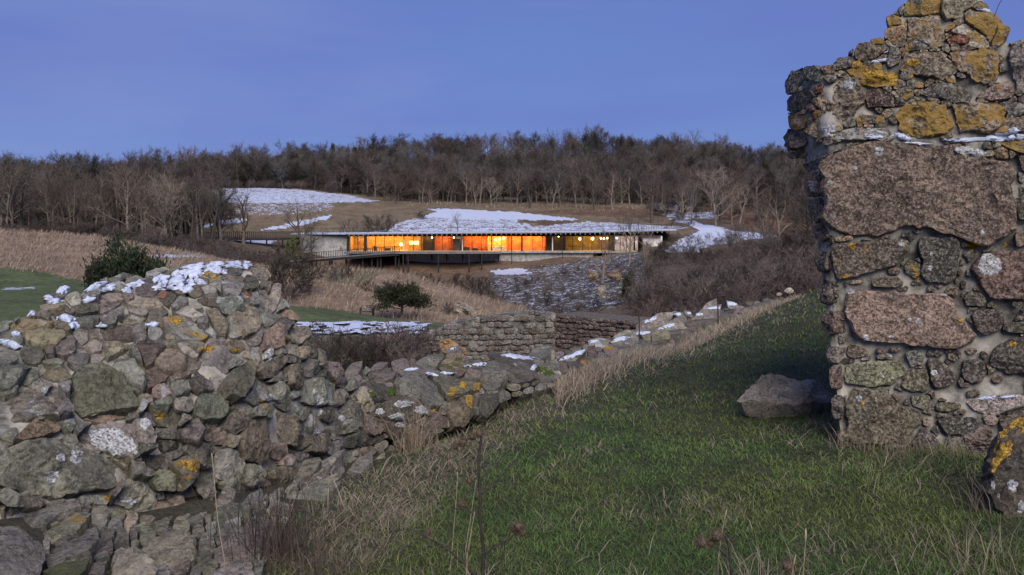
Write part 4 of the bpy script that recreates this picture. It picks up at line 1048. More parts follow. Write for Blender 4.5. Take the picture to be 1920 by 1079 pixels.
low = thing('low_wall', 'low ruined wall with broad flat capstones running back along the grass slope', 'ruined wall', (0.2, 10.0, -2.0))
ME = Masonry(low, D_low, 'stone_plain', defaults=(0.32, 0.08, 0.22), seed=41, gain=.92, grey=.2)
L1, L2 = (640, 640, 4.174), (960, 540, 4.0)
top = dict(nrm=(0, -0.25, 0.97), T=0.22, Hk=0.12, flat=.6)
ME.traced(L1, [
    ('d', [(52, 375), (200, 352), (370, 362), (428, 390), (400, 438), (330, 468), (200, 518), (112, 430)], dict(lich=(.3, .1, .7))), ('d', [(192, 560), (330, 482), (420, 422), (520, 417), (668, 550), (640, 598), (500, 638), (380, 618), (242, 588)], dict(lich=(.55, .1, .2))),
    ('g', [(432, 342), (560, 302), (700, 312), (798, 360), (818, 450), (760, 538), (670, 538), (600, 450), (452, 408)], dict(Hk=.3, lich=(.25, .1, .25))), ('m', [(662, 282), (780, 277), (960, 292), (1088, 302), (1078, 398), (900, 428), (832, 428), (812, 350)], dict(lich=(.2, .55, .2))),
    ('b', [(842, 470), (980, 412), (1068, 450), (1058, 558), (990, 648), (852, 688), (832, 560)], dict(lich=(.1, .25, .2))), ('d', [(1082, 420), (1218, 412), (1228, 508), (1150, 598), (1082, 568)]), ('g', [(1102, 222), (1276, 202), (1316, 280), (1276, 368), (1182, 388), (1102, 368)]),
    ('d', [(1142, 120), (1300, 110), (1478, 132), (1538, 210), (1528, 308), (1400, 338), (1314, 328), (1284, 200)], dict(lich=(.45, 0, .2), Hk=.25)), ('d', [(2, 742), (100, 702), (300, 692), (348, 770), (250, 808), (2, 870)], dict(lich=(.2, .1, .4))),
    ('d', [(2, 442), (100, 442), (178, 560), (160, 678), (2, 735)], dict(lich=(.55, .1, .3))), ('b', [(202, 602), (360, 622), (508, 650), (518, 738), (400, 778), (342, 718), (222, 678)], dict(lich=(.2, .1, .4))), ('b', [(702, 560), (760, 552), (828, 600), (828, 678), (762, 688)]),
], lich=(.3, .1, .25))
ME.traced(L1, [
    ('G', [(820, 75), (930, 60), (950, 128), (1030, 140), (825, 150)]), ('y', [(752, 190), (830, 137), (930, 142), (968, 200), (850, 218)], dict(lich=(.1, .3, .7), Hk=.3)), ('g', [(582, 160), (680, 127), (800, 142), (740, 188), (602, 183)]),
    ('G', [(2, 250), (70, 202), (178, 212), (140, 258), (60, 298)]), ('G', [(192, 210), (260, 182), (368, 192), (330, 218)]), ('u', [(202, 320), (290, 272), (438, 282), (400, 318), (240, 343)]), ('g', [(422, 232), (640, 217), (880, 250), (660, 268), (482, 268)]),
    ('g', [(1392, 115), (1500, 82), (1638, 92), (1638, 138), (1482, 128)]), ('g', [(1552, 220), (1640, 182), (1718, 192), (1718, 248), (1602, 258)]), ('g', [(1552, 270), (1640, 252), (1718, 290), (1680, 328), (1562, 328)])], lich=(.4, .1, .3), **{**top, 'dscale': .7, 'rough': .8})
ME.traced(L2, [
    ('g', [(202, 592), (330, 572), (368, 640), (330, 698), (232, 718)], dict(lich=(.4, .1, .5))), ('g', [(352, 520), (480, 492), (558, 502), (470, 548), (372, 558)], dict(lich=(.5, 0, .4))), ('G', [(162, 482), (260, 472), (328, 502), (318, 538), (182, 538)]),
    ('G', [(562, 410), (640, 387), (718, 402), (728, 438), (602, 443)], dict(lich=(.7, 0, .2))), ('d', [(562, 460), (620, 452), (648, 508), (572, 523)]), ('g', [(732, 390), (860, 377), (958, 392), (958, 438), (802, 458)]), ('g', [(832, 480), (960, 422), (1058, 432), (1118, 480), (1000, 508), (862, 518)], dict(lich=(.2, 0, .4))),
    ('g', [(702, 520), (850, 492), (868, 530), (762, 558)]), ('G', [(752, 350), (850, 337), (958, 347), (938, 368), (762, 378)]), ('m', [(962, 360), (1100, 332), (1188, 370), (1178, 418), (1062, 438)]), ('G', [(1102, 310), (1230, 277), (1338, 302), (1298, 348), (1182, 348)]),
    ('G', [(1022, 240), (1080, 217), (1218, 232), (1178, 268), (1062, 288), (962, 278)]), ('G', [(1182, 200), (1290, 192), (1328, 215), (1242, 228)]), ('G', [(1382, 160), (1450, 137), (1518, 142), (1538, 178), (1402, 183)]), ('G', [(1332, 220), (1440, 197), (1558, 202), (1548, 258), (1402, 268)]),
    ('G', [(1592, 130), (1680, 114), (1748, 127), (1758, 148), (1622, 158)]), ('G', [(932, 280), (1000, 257), (1078, 290), (1000, 318), (922, 308)]), ('G', [(1282, 190), (1340, 182), (1368, 205), (1302, 203)]), ('d', [(1202, 370), (1290, 332), (1388, 302), (1398, 330), (1302, 388)]), ('g', [(582, 540), (700, 522), (758, 560), (642, 578)]),
], lich=(.5, .05, .25), **{**top, 'nrm': (0, -.55, .83), 'dscale': .42, 'rough': .7})
low_mask = [(628, 860), (640, 735), (650, 700), (700, 680), (830, 664), (930, 664), (1010, 668), (1090, 648), (1180, 622), (1260, 600), (1340, 580), (1430, 560), (1460, 560), (1400, 590), (1320, 624), (1230, 664), (1150, 694), (1060, 720), (960, 748), (850, 802), (740, 850)]
ME.fill(low_mask, (620, 555, 1480, 870), lambda u, v: 26 if u < 960 else 17, 'GgdbGmu', gap=1.5, lich=(.4, .1, .3), T=0.2, Hk=.18, dscale=.5)
nS = len(secs)
prof = []
for fb, ft, bt in secs:
    a, b, c = P(*fb) + [0, .34, -.25], P(*ft) + [0.0, .30, -.10], P(*bt) + [0, 0, -.08]
    prof.append([a, (a + b) / 2, b, b * .66 + c * .34 + [0, 0, .02], b * .33 + c * .67 + [0, 0, .02], c, c + [0, .15, -1.6]])
prof = np.array(prof)
si = np.linspace(0, nS - 1, 60)
PR = np.stack([[np.interp(si, np.arange(nS), prof[:, j, k]) for k in range(3)] for j in range(7)])     # 7,3,60
Vb = PR.transpose(2, 0, 1).reshape(-1, 3); Vb = Vb + (fbm(Vb * 4, 2) * 0.03)[:, None]
i = np.arange(59)[:, None] * 7; j = np.arange(6)[None]
Qb = np.stack([i + j, i + 7 + j, i + 7 + j + 1, i + j + 1], -1).reshape(-1, 4)
ME.body(Vb, Qb, M['earth_core'])
ME.tree()
for k, (u, v, ru, rv, an) in enumerate([(975, 670, 34, 5, .12), (958, 668, 20, 3, .05), (900, 684, 13, 4, -.1), (840, 700, 16, 2.5, 0), (810, 703, 14, 2, .2), (770, 694, 14, 2, -.1), (878, 688, 8, 2, 0), (1165, 636, 20, 5, -.2), (1205, 625, 16, 4, -.1), (1112, 641, 10, 3, -.2), (1082, 664, 22, 5, -.4), (1060, 672, 14, 4, -.3), (1000, 690, 6, 8, .6), (1250, 613, 18, 4, -.3), (1220, 600, 14, 5, -.4), (1270, 590, 10, 3, 0), (1340, 578, 20, 3, 0), (1375, 570, 16, 4, 0), (1290, 588, 8, 2, 0), (1310, 590, 12, 3, 0), (1190, 605, 10, 4, -.4), (850, 655, 8, 2, 0)]):
    ME.patch(u, v, ru * .85, rv * .8, M['snow'], 'snow_patch', 0.018, seed=200 + k, ang=an, ragged=0.55, maxjump=0.35, holes=0.4)
for k, (u, v, ru, rv) in enumerate([(850, 732, 9, 7), (868, 722, 6, 9), (895, 724, 9, 9), (880, 752, 7, 12), (815, 771, 4, 4), (1095, 680, 8, 3), (1142, 653, 8, 3), (845, 740, 6, 4)]):
    ME.patch(u, v, ru, rv, M['ochre_lichen'], 'lichen_patch', 0.002, seed=260 + k, ragged=0.5)
for k, (u, v, ru, rv) in enumerate([(757, 757, 18, 8), (790, 770, 12, 8), (745, 782, 14, 7), (712, 772, 8, 6), (752, 796, 12, 5), (662, 790, 6, 5), (645, 780, 5, 6)]):
    ME.patch(u, v, ru, rv, M['white_lichen'], 'lichen_patch', 0.002, seed=280 + k, ragged=0.4)
for k, (u, v, ru, rv) in enumerate([(735, 735, 8, 10), (690, 742, 14, 8), (1010, 692, 16, 5), (1080, 666, 8, 4), (1030, 700, 10, 5)]):
    ME.patch(u, v, ru, rv, M['moss'], 'moss_patch', 0.012, seed=300 + k, ragged=0.4)

# ------------------------------------------------------------------ loose boulders
def boulder(pts, code, label, D, Hk=.3, lich=(.2, 0, .1), region=(0, 0, 1.0), T=.35, flat=.35, nrm=(0, -0.75, 0.66)):
    pts = np.array(pts, float) / region[2] + np.array(region[:2])
    d = np.broadcast_to(np.asarray(D(pts[:, 0], pts[:, 1]) if callable(D) else D, float), (len(pts),))
    poly = PA(pts[:, 0], pts[:, 1], d)
    sz = math.sqrt(abs(np.cross(pts - pts.mean(0), np.roll(pts, -1, 0) - pts.mean(0)).sum()) / 2) / F * d.mean()
    c, n, V, Q, Tt, size = stone_mesh(poly, np.zeros(3), sz * Hk, T * sz, RNG, flat, 1.5, 56, 20, 0, None)
    bm_ = mesh_data('boulder', V - c, [Q, Tt], M['stone_plain']); bm_.set_sharp_from_angle(angle=math.radians(30))
    o = link('boulder', bm_, None, c, color=(*(np.array(PAL[code]) * [1.35, 1.27, 1.15]), 1))
    tag(o, label, 'boulder', None)
    o['pale_lichen'], o['ochre_lichen'], o['moss'] = lich
    return o, (V, Q, Tt)
boulder([(1386, 752), (1404, 730), (1430, 712), (1450, 708), (1482, 713), (1522, 724), (1562, 741), (1576, 756), (1500, 764), (1430, 764)], 'G', 'grey granite boulder half sunk in the grass left of the tower wall', lambda u, v: 8.05 - (v - 700) / 60 * 0.55, .20, (.25, 0, .2), flat=.3)
bo, (bV, bQ, bT) = boulder([(1500, 400), (1525, 260), (1560, 130), (1640, 40), (1760, -20), (1900, 40), (1960, 400), (1900, 720), (1760, 740), (1620, 680), (1540, 600), (1490, 500)], 'd', 'dark boulder with a bright orange lichen crust at the foot of the tower wall', lambda u, v: 4.75 - (v - 780) / 200 * 0.25, .35, (.25, .15, 0), R8)
MBo = Masonry(bo, lambda u, v: 4.6, seed=5)
MBo._acc(bV, bQ, bT); MBo.tree()
for k, (u, v, ru, rv, an) in enumerate([(1893, 800, 20, 7, -.4), (1912, 790, 14, 6, -.3), (1880, 812, 9, 8, 0), (1880, 848, 12, 14, .3), (1868, 868, 8, 16, .5), (1862, 880, 7, 8, .4), (1893, 838, 6, 10, .2), (1868, 838, 3, 12, .4), (1915, 806, 7, 6, 0)]):
    MBo.patch(u, v, ru, rv, M['ochre_lichen'], 'lichen_patch', 0.002, seed=400 + k, ang=an, ragged=0.55)
for k, (u, v, ru, rv) in enumerate([(1898, 912, 10, 12), (1914, 952, 7, 11), (1862, 910, 4, 9), (1872, 930, 3, 5)]):
    MBo.patch(u, v, ru, rv, M['white_lichen'], 'lichen_patch', 0.0015, seed=430 + k, ragged=0.45)
boulder([(1335, 140), (1395, 120), (1440, 60), (1500, 70), (1505, 130), (1480, 240), (1400, 250), (1345, 200)], 'u', 'small grey stone wedged between the tower wall and the dark lichen boulder', 5.1, .3, (.4, 0, .3), R8)
for k, (u, v, r, lab) in enumerate([(1480, 545, 9, 'larger of two pale stones lying on the crest of the grass slope'), (1461, 552, 5, 'smaller of two pale stones lying on the crest of the grass slope')]):
    a = np.arange(9) / 9 * 2 * np.pi
    boulder([(u + r * math.cos(t) * (1 + .2 * math.sin(3 * t + k)), v + .6 * r * math.sin(t)) for t in a], 'w', lab, 15.4, .4, (.6, 0, 0))
# ------------------------------------------------------------------ long low visitor building with a planted roof, 160 m away
def lamp_mat(name, c, e):
    m, nt, b = new_mat(name)
    b.inputs['Emission Color'].default_value = (*c, 1); b.inputs['Emission Strength'].default_value = e
    b.inputs['Base Color'].default_value = (*c, 1)
    return m
M['steel'] = plain('dark_steel', (0.022, 0.019, 0.020), 0.6, 0.2, 3.0)
M['concrete'] = plain('board_concrete', (0.33, 0.325, 0.31), 0.9, 0.22, 1.6)
M['roof_edge'] = plain('zinc_roof_edge', (0.30, 0.31, 0.35), 0.5, 0.15, 2.0)
M['soffit'] = plain('timber_soffit', (0.10, 0.055, 0.035), 0.8, 0.25, 2.0)
M['oak'] = plain('oak_wall', (0.62, 0.33, 0.11), 0.7, 0.22, 1.2)
M['red_wall'] = plain('red_oak_wall', (0.70, 0.24, 0.075), 0.7, 0.25, 1.0)
M['olive_wall'] = plain('olive_wall', (0.34, 0.24, 0.09), 0.8, 0.2, 1.0)
M['dark_wall'] = plain('dark_wall', (0.075, 0.055, 0.04), 0.8, 0.2, 1.0)
M['white_wall'] = plain('white_wall', (0.70, 0.64, 0.62), 0.8, 0.1, 1.0)
M['int_floor'] = plain('light_floor', (0.42, 0.30, 0.16), 0.5, 0.1, 1.0)
M['deck'] = plain('weathered_deck', (0.16, 0.155, 0.16), 0.8, 0.2, 2.0)
M['lamp'] = lamp_mat('warm_lamp', (1.0, 0.78, 0.38), 9.0)
M['screen'] = lamp_mat('lit_display', (1.0, 0.86, 0.42), 1.3)
m, nt, b = new_mat('window_glass')
tr = nt.nodes.new('ShaderNodeBsdfTransparent'); gl = nt.nodes.new('ShaderNodeBsdfGlossy')
gl.inputs['Roughness'].default_value = 0.02
tr.inputs['Color'].default_value = (0.94, 0.95, 0.95, 1)
fr = nt.nodes.new('ShaderNodeFresnel'); fr.inputs['IOR'].default_value = 1.45
mx = nt.nodes.new('ShaderNodeMixShader')
nt.links.new(fr.outputs[0], mx.inputs[0]); nt.links.new(tr.outputs[0], mx.inputs[1]); nt.links.new(gl.outputs[0], mx.inputs[2])
nt.links.new(mx.outputs[0], nt.nodes['Material Output'].inputs['Surface'])
M['glass'] = m

YB = 160.0
def bx(u): return (u - 960) * 0.1          # metres along the front at 160 m
def bz(v): return (420 - v) * 0.1
bld = thing('glass_building', 'long low glass fronted building glowing orange under a snow covered planted roof', 'building', (0, YB, bz(500)))
def part(name, mat, f, parent=bld, kind=None):
    mb = MB(); f(mb); return mb.build(name, mat, parent, kind=kind)
def boxp(name, mat, u0, u1, v0, v1, y0, y1, parent=bld, kind=None):
    return part(name, mat, lambda m: m.box(((bx(u0) + bx(u1)) / 2, (y0 + y1) / 2, (bz(v0) + bz(v1)) / 2), (bx(u1) - bx(u0), y1 - y0, bz(v0) - bz(v1))), parent, kind)
ZF_, ZC_ = 470.5, 443.5                      # floor and ceiling in picture rows at 160 m
boxp('floor_slab', M['int_floor'], 655, 1195, ZF_, ZF_ + 2.5, YB - 0.2, YB + 9)
boxp('ceiling', M['soffit'], 655, 1240, ZC_ - 1.2, ZC_, YB - 0.1, YB + 9)
# roof slab, slightly curved in plan
def roof(m):
    us = np.linspace(540, 1272, 60)
    yf = YB - 1.9 + ((np.abs(us - 900) / 380) ** 2.2) * 4.0
    zt = np.interp(us, [540, 700, 900, 1100, 1272], [bz(439.0), bz(437.6), bz(435.8), bz(434.6), bz(431.0)])
    V = []
    for u, y, z in zip(us, yf, zt):
        x = bx(u)
        V += [(x, y, z), (x, y, z - .22), (x, y + 20, z - .22), (x, y + 20, z + .05)]
    n = len(us); i = np.arange(n - 1)[:, None] * 4; j = np.arange(4)[None]
    Q = np.stack([i + j, i + (j + 1) % 4, i + 4 + (j + 1) % 4, i + 4 + j], -1).reshape(-1, 4)
    m.add(np.array(V), np.concatenate([Q, [[0, 3, 2, 1], [4 * n - 4, 4 * n - 3, 4 * n - 2, 4 * n - 1]]]))
    m.us, m.yf, m.zt = us, yf, zt
rm = MB(); roof(rm); US, YF, ZT = rm.us, rm.yf, rm.zt
roof_o = rm.build('roof', M['roof_edge'], bld)
# rafters under the eave: too small to pick apart
rf = MB()
for u in np.arange(655, 1262, 9.2):
    y, z = np.interp(u, US, YF), np.interp(u, US, ZT)
    rf.box((bx(u), y + 0.9, z - .42), (0.24, 1.5, 0.38))
rf.build('rafters', M['soffit'], bld, kind='stuff')
rb = MB()
for u in np.arange(655, 1262, 9.2):
    y, z = np.interp(u, US, YF), np.interp(u, US, ZT)
    rb.box((bx(u), y + 0.10, z - .40), (0.12, 0.10, 0.22))
rb.build('bracket_tips', M['roof_edge'], bld, kind='stuff')
# plinth wall of board marked concrete, panel by panel
pb = [760, 790, 822, 858, 893, 925, 958, 985, 1012, 1037, 1060, 1085, 1112]
for a, c in zip(pb[:-1], pb[1:]):
    bot = np.interp((a + c) / 2, [760, 960, 1060, 1112], [491, 492, 489, 479]) + 14
    boxp('concrete_panel', M['concrete'], a + .15, c - .15, 474.6, bot, YB + 0.12, YB + 0.5)
boxp('floor_edge', M['concrete'], 940, 1178, 471.0, 474.4, YB - 0.5, YB + 0.4)
# interior: back wall by bays, partitions, lamps
bays = [(656, 756, 'oak'), (756, 793, 'oak'), (793, 812, 'dark_wall'), (812, 848, 'red_wall'), (848, 867, 'dark_wall'), (867, 914, 'red_wall'), (914, 951, 'oak'), (951, 1024, 'red_wall'), (1024, 1060, 'dark_wall'), (1060, 1148, 'olive_wall'), (1152, 1196, 'white_wall')]
depth = {'oak': 4.5, 'red_wall': 3.2, 'dark_wall': 2.0, 'olive_wall': 6.0, 'white_wall': 3.5}
for a, c, w in bays:
    d = depth[w]
    nb = max(1, int((c - a) / 9))
    for k in range(nb):                        # wall of upright boards, each slightly proud of the next
        e0, e1 = a + (c - a) * k / nb, a + (c - a) * (k + 1) / nb
        boxp('wall_panel', M[w], e0 + .1, e1 - .1, ZC_, ZF_, YB + d + 0.03 * (k % 2), YB + d + 0.25)
for u, w in [(655, 'oak'), (793, 'dark_wall'), (812, 'dark_wall'), (867, 'dark_wall'), (914, 'oak'), (951, 'red_wall'), (1024, 'dark_wall'), (1060, 'dark_wall'), (1150, 'dark_wall'), (1196, 'white_wall')]:
    boxp('partition', M[w], u - .6, u + .6, ZC_ + .05, ZF_ - .05, YB + 0.3, YB + 6)
def point(u, v, dy, e, c):
    l = bpy.data.lights.new('room_light', 'POINT'); l.energy = e; l.color = c; l.shadow_soft_size = 0.25
    o = bpy.data.objects.new('room_light', l); COL.objects.link(o); o.parent = bld
    o.location = (bx(u), dy, bz(v) - bz(500))
WARM, RED, WHT = (1.0, 0.60, 0.17), (1.0, 0.42, 0.13), (1.0, 0.82, 0.74)
LK = 0.85
for u, v, dy, e, c in [(672, 450, 2.2, 260, WARM), (700, 450, 2.4, 300, WARM), (727, 450, 2.4, 290, WARM), (748, 460, 2.0, 360, WARM), (775, 450, 2.4, 130, WARM), (802, 447, 1.2, 90, WARM), (830, 450, 1.8, 200, RED), (858, 448, 1.2, 90, WHT),
        (880, 450, 1.8, 170, RED), (902, 450, 1.8, 210, RED), (924, 450, 2.2, 480, WARM), (940, 450, 2.2, 480, WARM), (966, 450, 1.7, 280, (1.0, .5, .16)), (990, 450, 1.7, 290, (1.0, .5, .16)), (1012, 450, 1.7, 270, (1.0, .5, .16)), (1046, 446, 1.0, 60, WARM),
        (1087, 450, 2.5, 190, WARM), (1112, 450, 2.5, 230, WARM), (1133, 450, 2.5, 280, WARM), (1162, 450, 1.6, 90, WHT), (1184, 450, 1.6, 70, WHT)]:
    point(u, v, dy, e * LK, c)
def bulb(u, v, r, dy=1.2):
    mb = MB()
    a = np.linspace(-.5, .5, 6) * np.pi
    mb.tube(np.stack([np.full(6, bx(u)), np.full(6, YB + dy), bz(v) + r * np.sin(a)], -1), np.maximum(r * np.cos(a), 0.005), 8)
    o = mb.build('hanging_lamp', M['lamp'], bld)
    boxp('lamp_cord', M['steel'], u - .08, u + .08, ZC_ + .02, v - r * 9, YB + dy - .01, YB + dy + .01, o)
for u, v, r in [(809, 446, .14), (850, 446, .14), (1048, 444, .12), (1088, 448.5, .24), (1112, 448, .30), (1128, 447.5, .2), (1134, 448, .22), (1140, 447, .16), (750, 459, .3), (937, 449, .22), (929, 450, .2), (945, 447, .2), (1158, 447, .16)]:
    bulb(u, v, r)
boxp('display_panel', M['screen'], 762.5, 781, 453, 460, YB + 4.2, YB + 4.35)
boxp('counter', M['oak'], 897, 912, 461, 466, YB + 2.0, YB + 2.6)
boxp('shelf', M['white_wall'], 915, 940, 458, 459, YB + 1.6, YB + 2.0)
boxp('counter', M['white_wall'], 918, 948, 463, 470, YB + 1.2, YB + 1.8)
boxp('table', M['dark_wall'], 1066, 1090, 462.5, 463.2, YB + 2, YB + 3)
# furniture and visitors' benches seen as dark marks
for u0, u1, v0 in [(699, 704, 462), (868, 880, 464), (884, 896, 466), (720, 730, 466)]:
    boxp('bench', M['dark_wall'], u0, u1, v0, ZF_ - .02, YB + 1.0, YB + 1.5)
# glass front: every pane with its own posts
pane_u = [656, 671, 687.5, 704, 721, 739, 757, 775, 790.5, 813, 829.5, 847, 867, 885, 902.5, 922, 940, 959, 978, 999, 1017, 1036, 1054, 1073.5, 1092, 1110, 1128, 1146]
for a, c in zip(pane_u[:-1], pane_u[1:]):
    if a in (829.5, 847): pass
    boxp('window_pane', M['glass'], a + .35, c - .35, ZC_ + .05, ZF_ - .05, YB + 0.10, YB + 0.125)
for a, c in zip([1153, 1163, 1175, 1190], [1163, 1175, 1190, 1205]):
    boxp('window_pane', M['glass'], a + .35, c - .35, ZC_ + .05, ZF_ - .05, YB + 0.10, YB + 0.125)
for u in pane_u + [1163, 1175, 1190, 1205]:
    w = 0.9 if u in (757, 867, 922, 1036) else 0.5
    boxp('mullion', M['white_wall'] if u in (757, 867, 1036) else M['steel'], u - w, u + w, ZC_, ZF_, YB + 0.02, YB + 0.22)
for u, w in [(685, 2.0), (978.5, 1.6), (1149.5, 2.8)]:
    boxp('column', M['steel'], u - w, u + w, ZC_ - 2, ZF_ + 4, YB - 0.35, YB - 0.02)
# entrance doors
for a, c in [(830.3, 838), (838.4, 846)]:
    dr = boxp('door', M['glass'], a + .4, c - .4, 449, ZF_ - .1, YB - 0.03, YB - 0.01)
    for q in (a, c - .45): boxp('door_frame', M['steel'], q, q + .45, 448.4, ZF_, YB - 0.06, YB + 0.0, dr)
boxp('door_frame', M['steel'], 830, 846.5, 447.6, 448.3, YB - 0.06, YB + 0.0)
dr = boxp('door', M['dark_wall'], 849.5, 863, 448.5, ZF_ - .1, YB - 0.06, YB - 0.01)
for q in (849, 856, 863): boxp('door_frame', M['white_wall'], q, q + .6, 448.2, ZF_, YB - 0.09, YB - 0.065, dr)
# tall slim posts that carry the eave down to the slope
for u, v1 in [(654, 522), (959.4, 495), (1054, 490)]:
    boxp('slim_post', M['steel'], u - .6, u + .6, 438, v1 + 6, YB - 1.75, YB - 1.66)
# left wing: concrete wall turning back
for a, c in [(560, 583), (583, 605), (605, 628), (628, 655)]:
    y0 = YB + 1.0
    boxp('concrete_panel', M['concrete'], a + .12, c - .12, 442.5, 486, y0, y0 + .4)
boxp('steel_post', M['steel'], 650, 653.5, 443, 474, YB + .5, YB + .9)
# right end: pale concrete return wall and its terrace
for a, c in [(1206, 1225), (1225, 1243)]:
    boxp('concrete_panel', M['white_wall'], a + .12, c - .12, 443, 469, YB + 0.6, YB + 0.9)
boxp('steel_post', M['steel'], 1188, 1191, 443, 470, YB - .1, YB + .2)
# deck in front with fascia
def deckf(m):
    V = []; us = np.array([655, 720, 800, 870, 940]); yo = np.array([YB - 5.0, YB - 5.0, YB - 5.0, YB - 4.9, YB - 4.0])
    for u, y in zip(us, yo):
        x = bx(u)
        V += [(x, y, bz(471.5)), (x, y, bz(474.6)), (x, YB - .05, bz(474.6)), (x, YB - .05, bz(471.5))]
    n = len(us); i = np.arange(n - 1)[:, None] * 4; j = np.arange(4)[None]
    Q = np.stack([i + j, i + (j + 1) % 4, i + 4 + (j + 1) % 4, i + 4 + j], -1).reshape(-1, 4)
    m.add(np.array(V), np.concatenate([Q, [[0, 3, 2, 1], [4 * n - 4, 4 * n - 3, 4 * n - 2, 4 * n - 1]]]))
part('deck', M['deck'], deckf)
for u, v1 in [(748, 526), (762, 530), (771, 526), (826, 522), (882, 518), (905, 505)]:
    x, y = bx(u), np.interp(u, [655, 940], [YB - 4.6, YB - 4.6])
    part('deck_pole', M['steel'], lambda m: m.box((x, y, (bz(474.7) + bz(v1 + 9)) / 2), (.24, .24, bz(474.7) - bz(v1 + 9))))
for u in (810, 838, 868, 901, 935):
    part('bracket', M['steel'], lambda m: (m.bar((bx(u), YB - .02, bz(489)), (bx(u), YB - 1.6, bz(476)), .14), m.box((bx(u), YB + .0, bz(482)), (.16, .16, 1.4))))
# snow lying on the roof edge
sn = MB()
V = []
for u, y, z in zip(US, YF, ZT):
    V += [(bx(u), y + .12, z + .004), (bx(u), y + .5, z + .10), (bx(u), y + 6, z + .16), (bx(u), y + 19.5, z + .11)]
n = len(US); i = np.arange(n - 1)[:, None] * 4; j = np.arange(3)[None]
sn.add(np.array(V), np.stack([i + j, i + 4 + j, i + 4 + j + 1, i + j + 1], -1).reshape(-1, 4))
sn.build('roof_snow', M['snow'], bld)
# railings
def railing(pts, h=1.05, step=0.55, name='railing', root=bld, post=0.035, mat='steel'):
    mb = MB(); pts = np.array(pts, float)
    seg_ = np.linalg.norm(np.diff(pts, axis=0), axis=1); cum = np.concatenate([[0], np.cumsum(seg_)])
    for s_ in np.arange(0, cum[-1], step):
        p = np.array([np.interp(s_, cum, pts[:, k]) for k in range(3)])
        mb.box(p + [0, 0, h / 2], (post, post, h))
    for a, c in zip(pts[:-1], pts[1:]):
        mb.bar(a + [0, 0, h], c + [0, 0, h], .05)
        mb.bar(a + [0, 0, h * .12], c + [0, 0, h * .12], .04)
    return mb.build(name, M[mat], root)
railing([(bx(u), np.interp(u, US, YF) + .5, np.interp(u, US, ZT) + .1) for u in (560, 640, 690)], 0.9, 1.3)
railing([(bx(u), np.interp(u, US, YF) + .7, np.interp(u, US, ZT) + .1) for u in (1160, 1200, 1240, 1270)] + [(bx(1300), 168, bz(427))], 0.95, 0.5, post=.05)
railing([(bx(u), np.interp(u, US, YF) + 1.2, np.interp(u, US, ZT) + .1) for u in (690, 800, 900, 1000, 1100, 1160)], 0.8, 1.9, post=.03)

# ------------------------------------------------------------------ footbridge ramp up to the deck
brg = thing('footbridge', 'dark steel footbridge with a railing climbing on slim poles to the glass building', 'footbridge', tuple(P(600, 500, 152)))
bp = np.array([P(470, 498, 146), P(540, 490.5, 148), P(600, 485.5, 150), P(660, 480.5, 152.5), P(720, 476, 155), P(752, 474, 156.4)])
def strip(m, pts, w, h, dz):
    V = []
    for p in pts:
        V += [p + [0, -w / 2, dz], p + [0, -w / 2, dz - h], p + [0, w / 2, dz - h], p + [0, w / 2, dz]]
    n = len(pts); i = np.arange(n - 1)[:, None] * 4; j = np.arange(4)[None]
    Q = np.stack([i + j, i + (j + 1) % 4, i + 4 + (j + 1) % 4, i + 4 + j], -1).reshape(-1, 4)
    m.add(np.array(V), np.concatenate([Q, [[0, 3, 2, 1], [4 * n - 4, 4 * n - 3, 4 * n - 2, 4 * n - 1]]]))
mb = MB(); strip(mb, bp, 2.2, .14, .08); mb.build('deck', M['deck'], brg)
mb = MB(); strip(mb, bp, 2.0, .42, -.07); mb.build('girder', M['steel'], brg)
for off in (-1.05, 1.05):
    railing(bp + np.array([0, off, .08]), 1.1, 0.42, 'railing', brg, .05)
for u in (585, 593, 618, 622, 649, 680, 697, 708, 714, 748):
    p = np.array([np.interp(u, [470, 540, 600, 660, 720, 752], bp[:, k]) for k in range(3)])
    mb = MB(); g = float(zground(p[0], p[1])); mb.box((p[0], p[1], (p[2] - .5 + g - .3) / 2), (.26, .26, p[2] - .5 - g + .3)); mb.build('pole', M['steel'], brg)

# dark boardwalk with a railing further left
bw = thing('boardwalk', 'dark boardwalk with close railings below the big bare oak', 'boardwalk', tuple(P(460, 448, 160)))
wp = np.array([P(372, 448, 158), P(440, 447, 159), P(490, 447.5, 160), P(560, 446, 161)])
mb = MB(); strip(mb, wp, 2.0, .35, 0); mb.build('deck', M['steel'], bw)
railing(wp + np.array([0, -1, 0]), 1.2, .35, 'railing', bw, .07); railing(wp + np.array([0, 1, 0]), 1.2, .35, 'railing', bw, .07)
for u in (380, 410, 440, 470, 500, 530):
    p = np.array([np.interp(u, [372, 440, 490, 560], wp[:, k]) for k in range(3)])
    mb = MB(); mb.box((p[0], p[1], p[2] - 1.2), (.2, .2, 1.8)); mb.build('pole', M['steel'], bw)
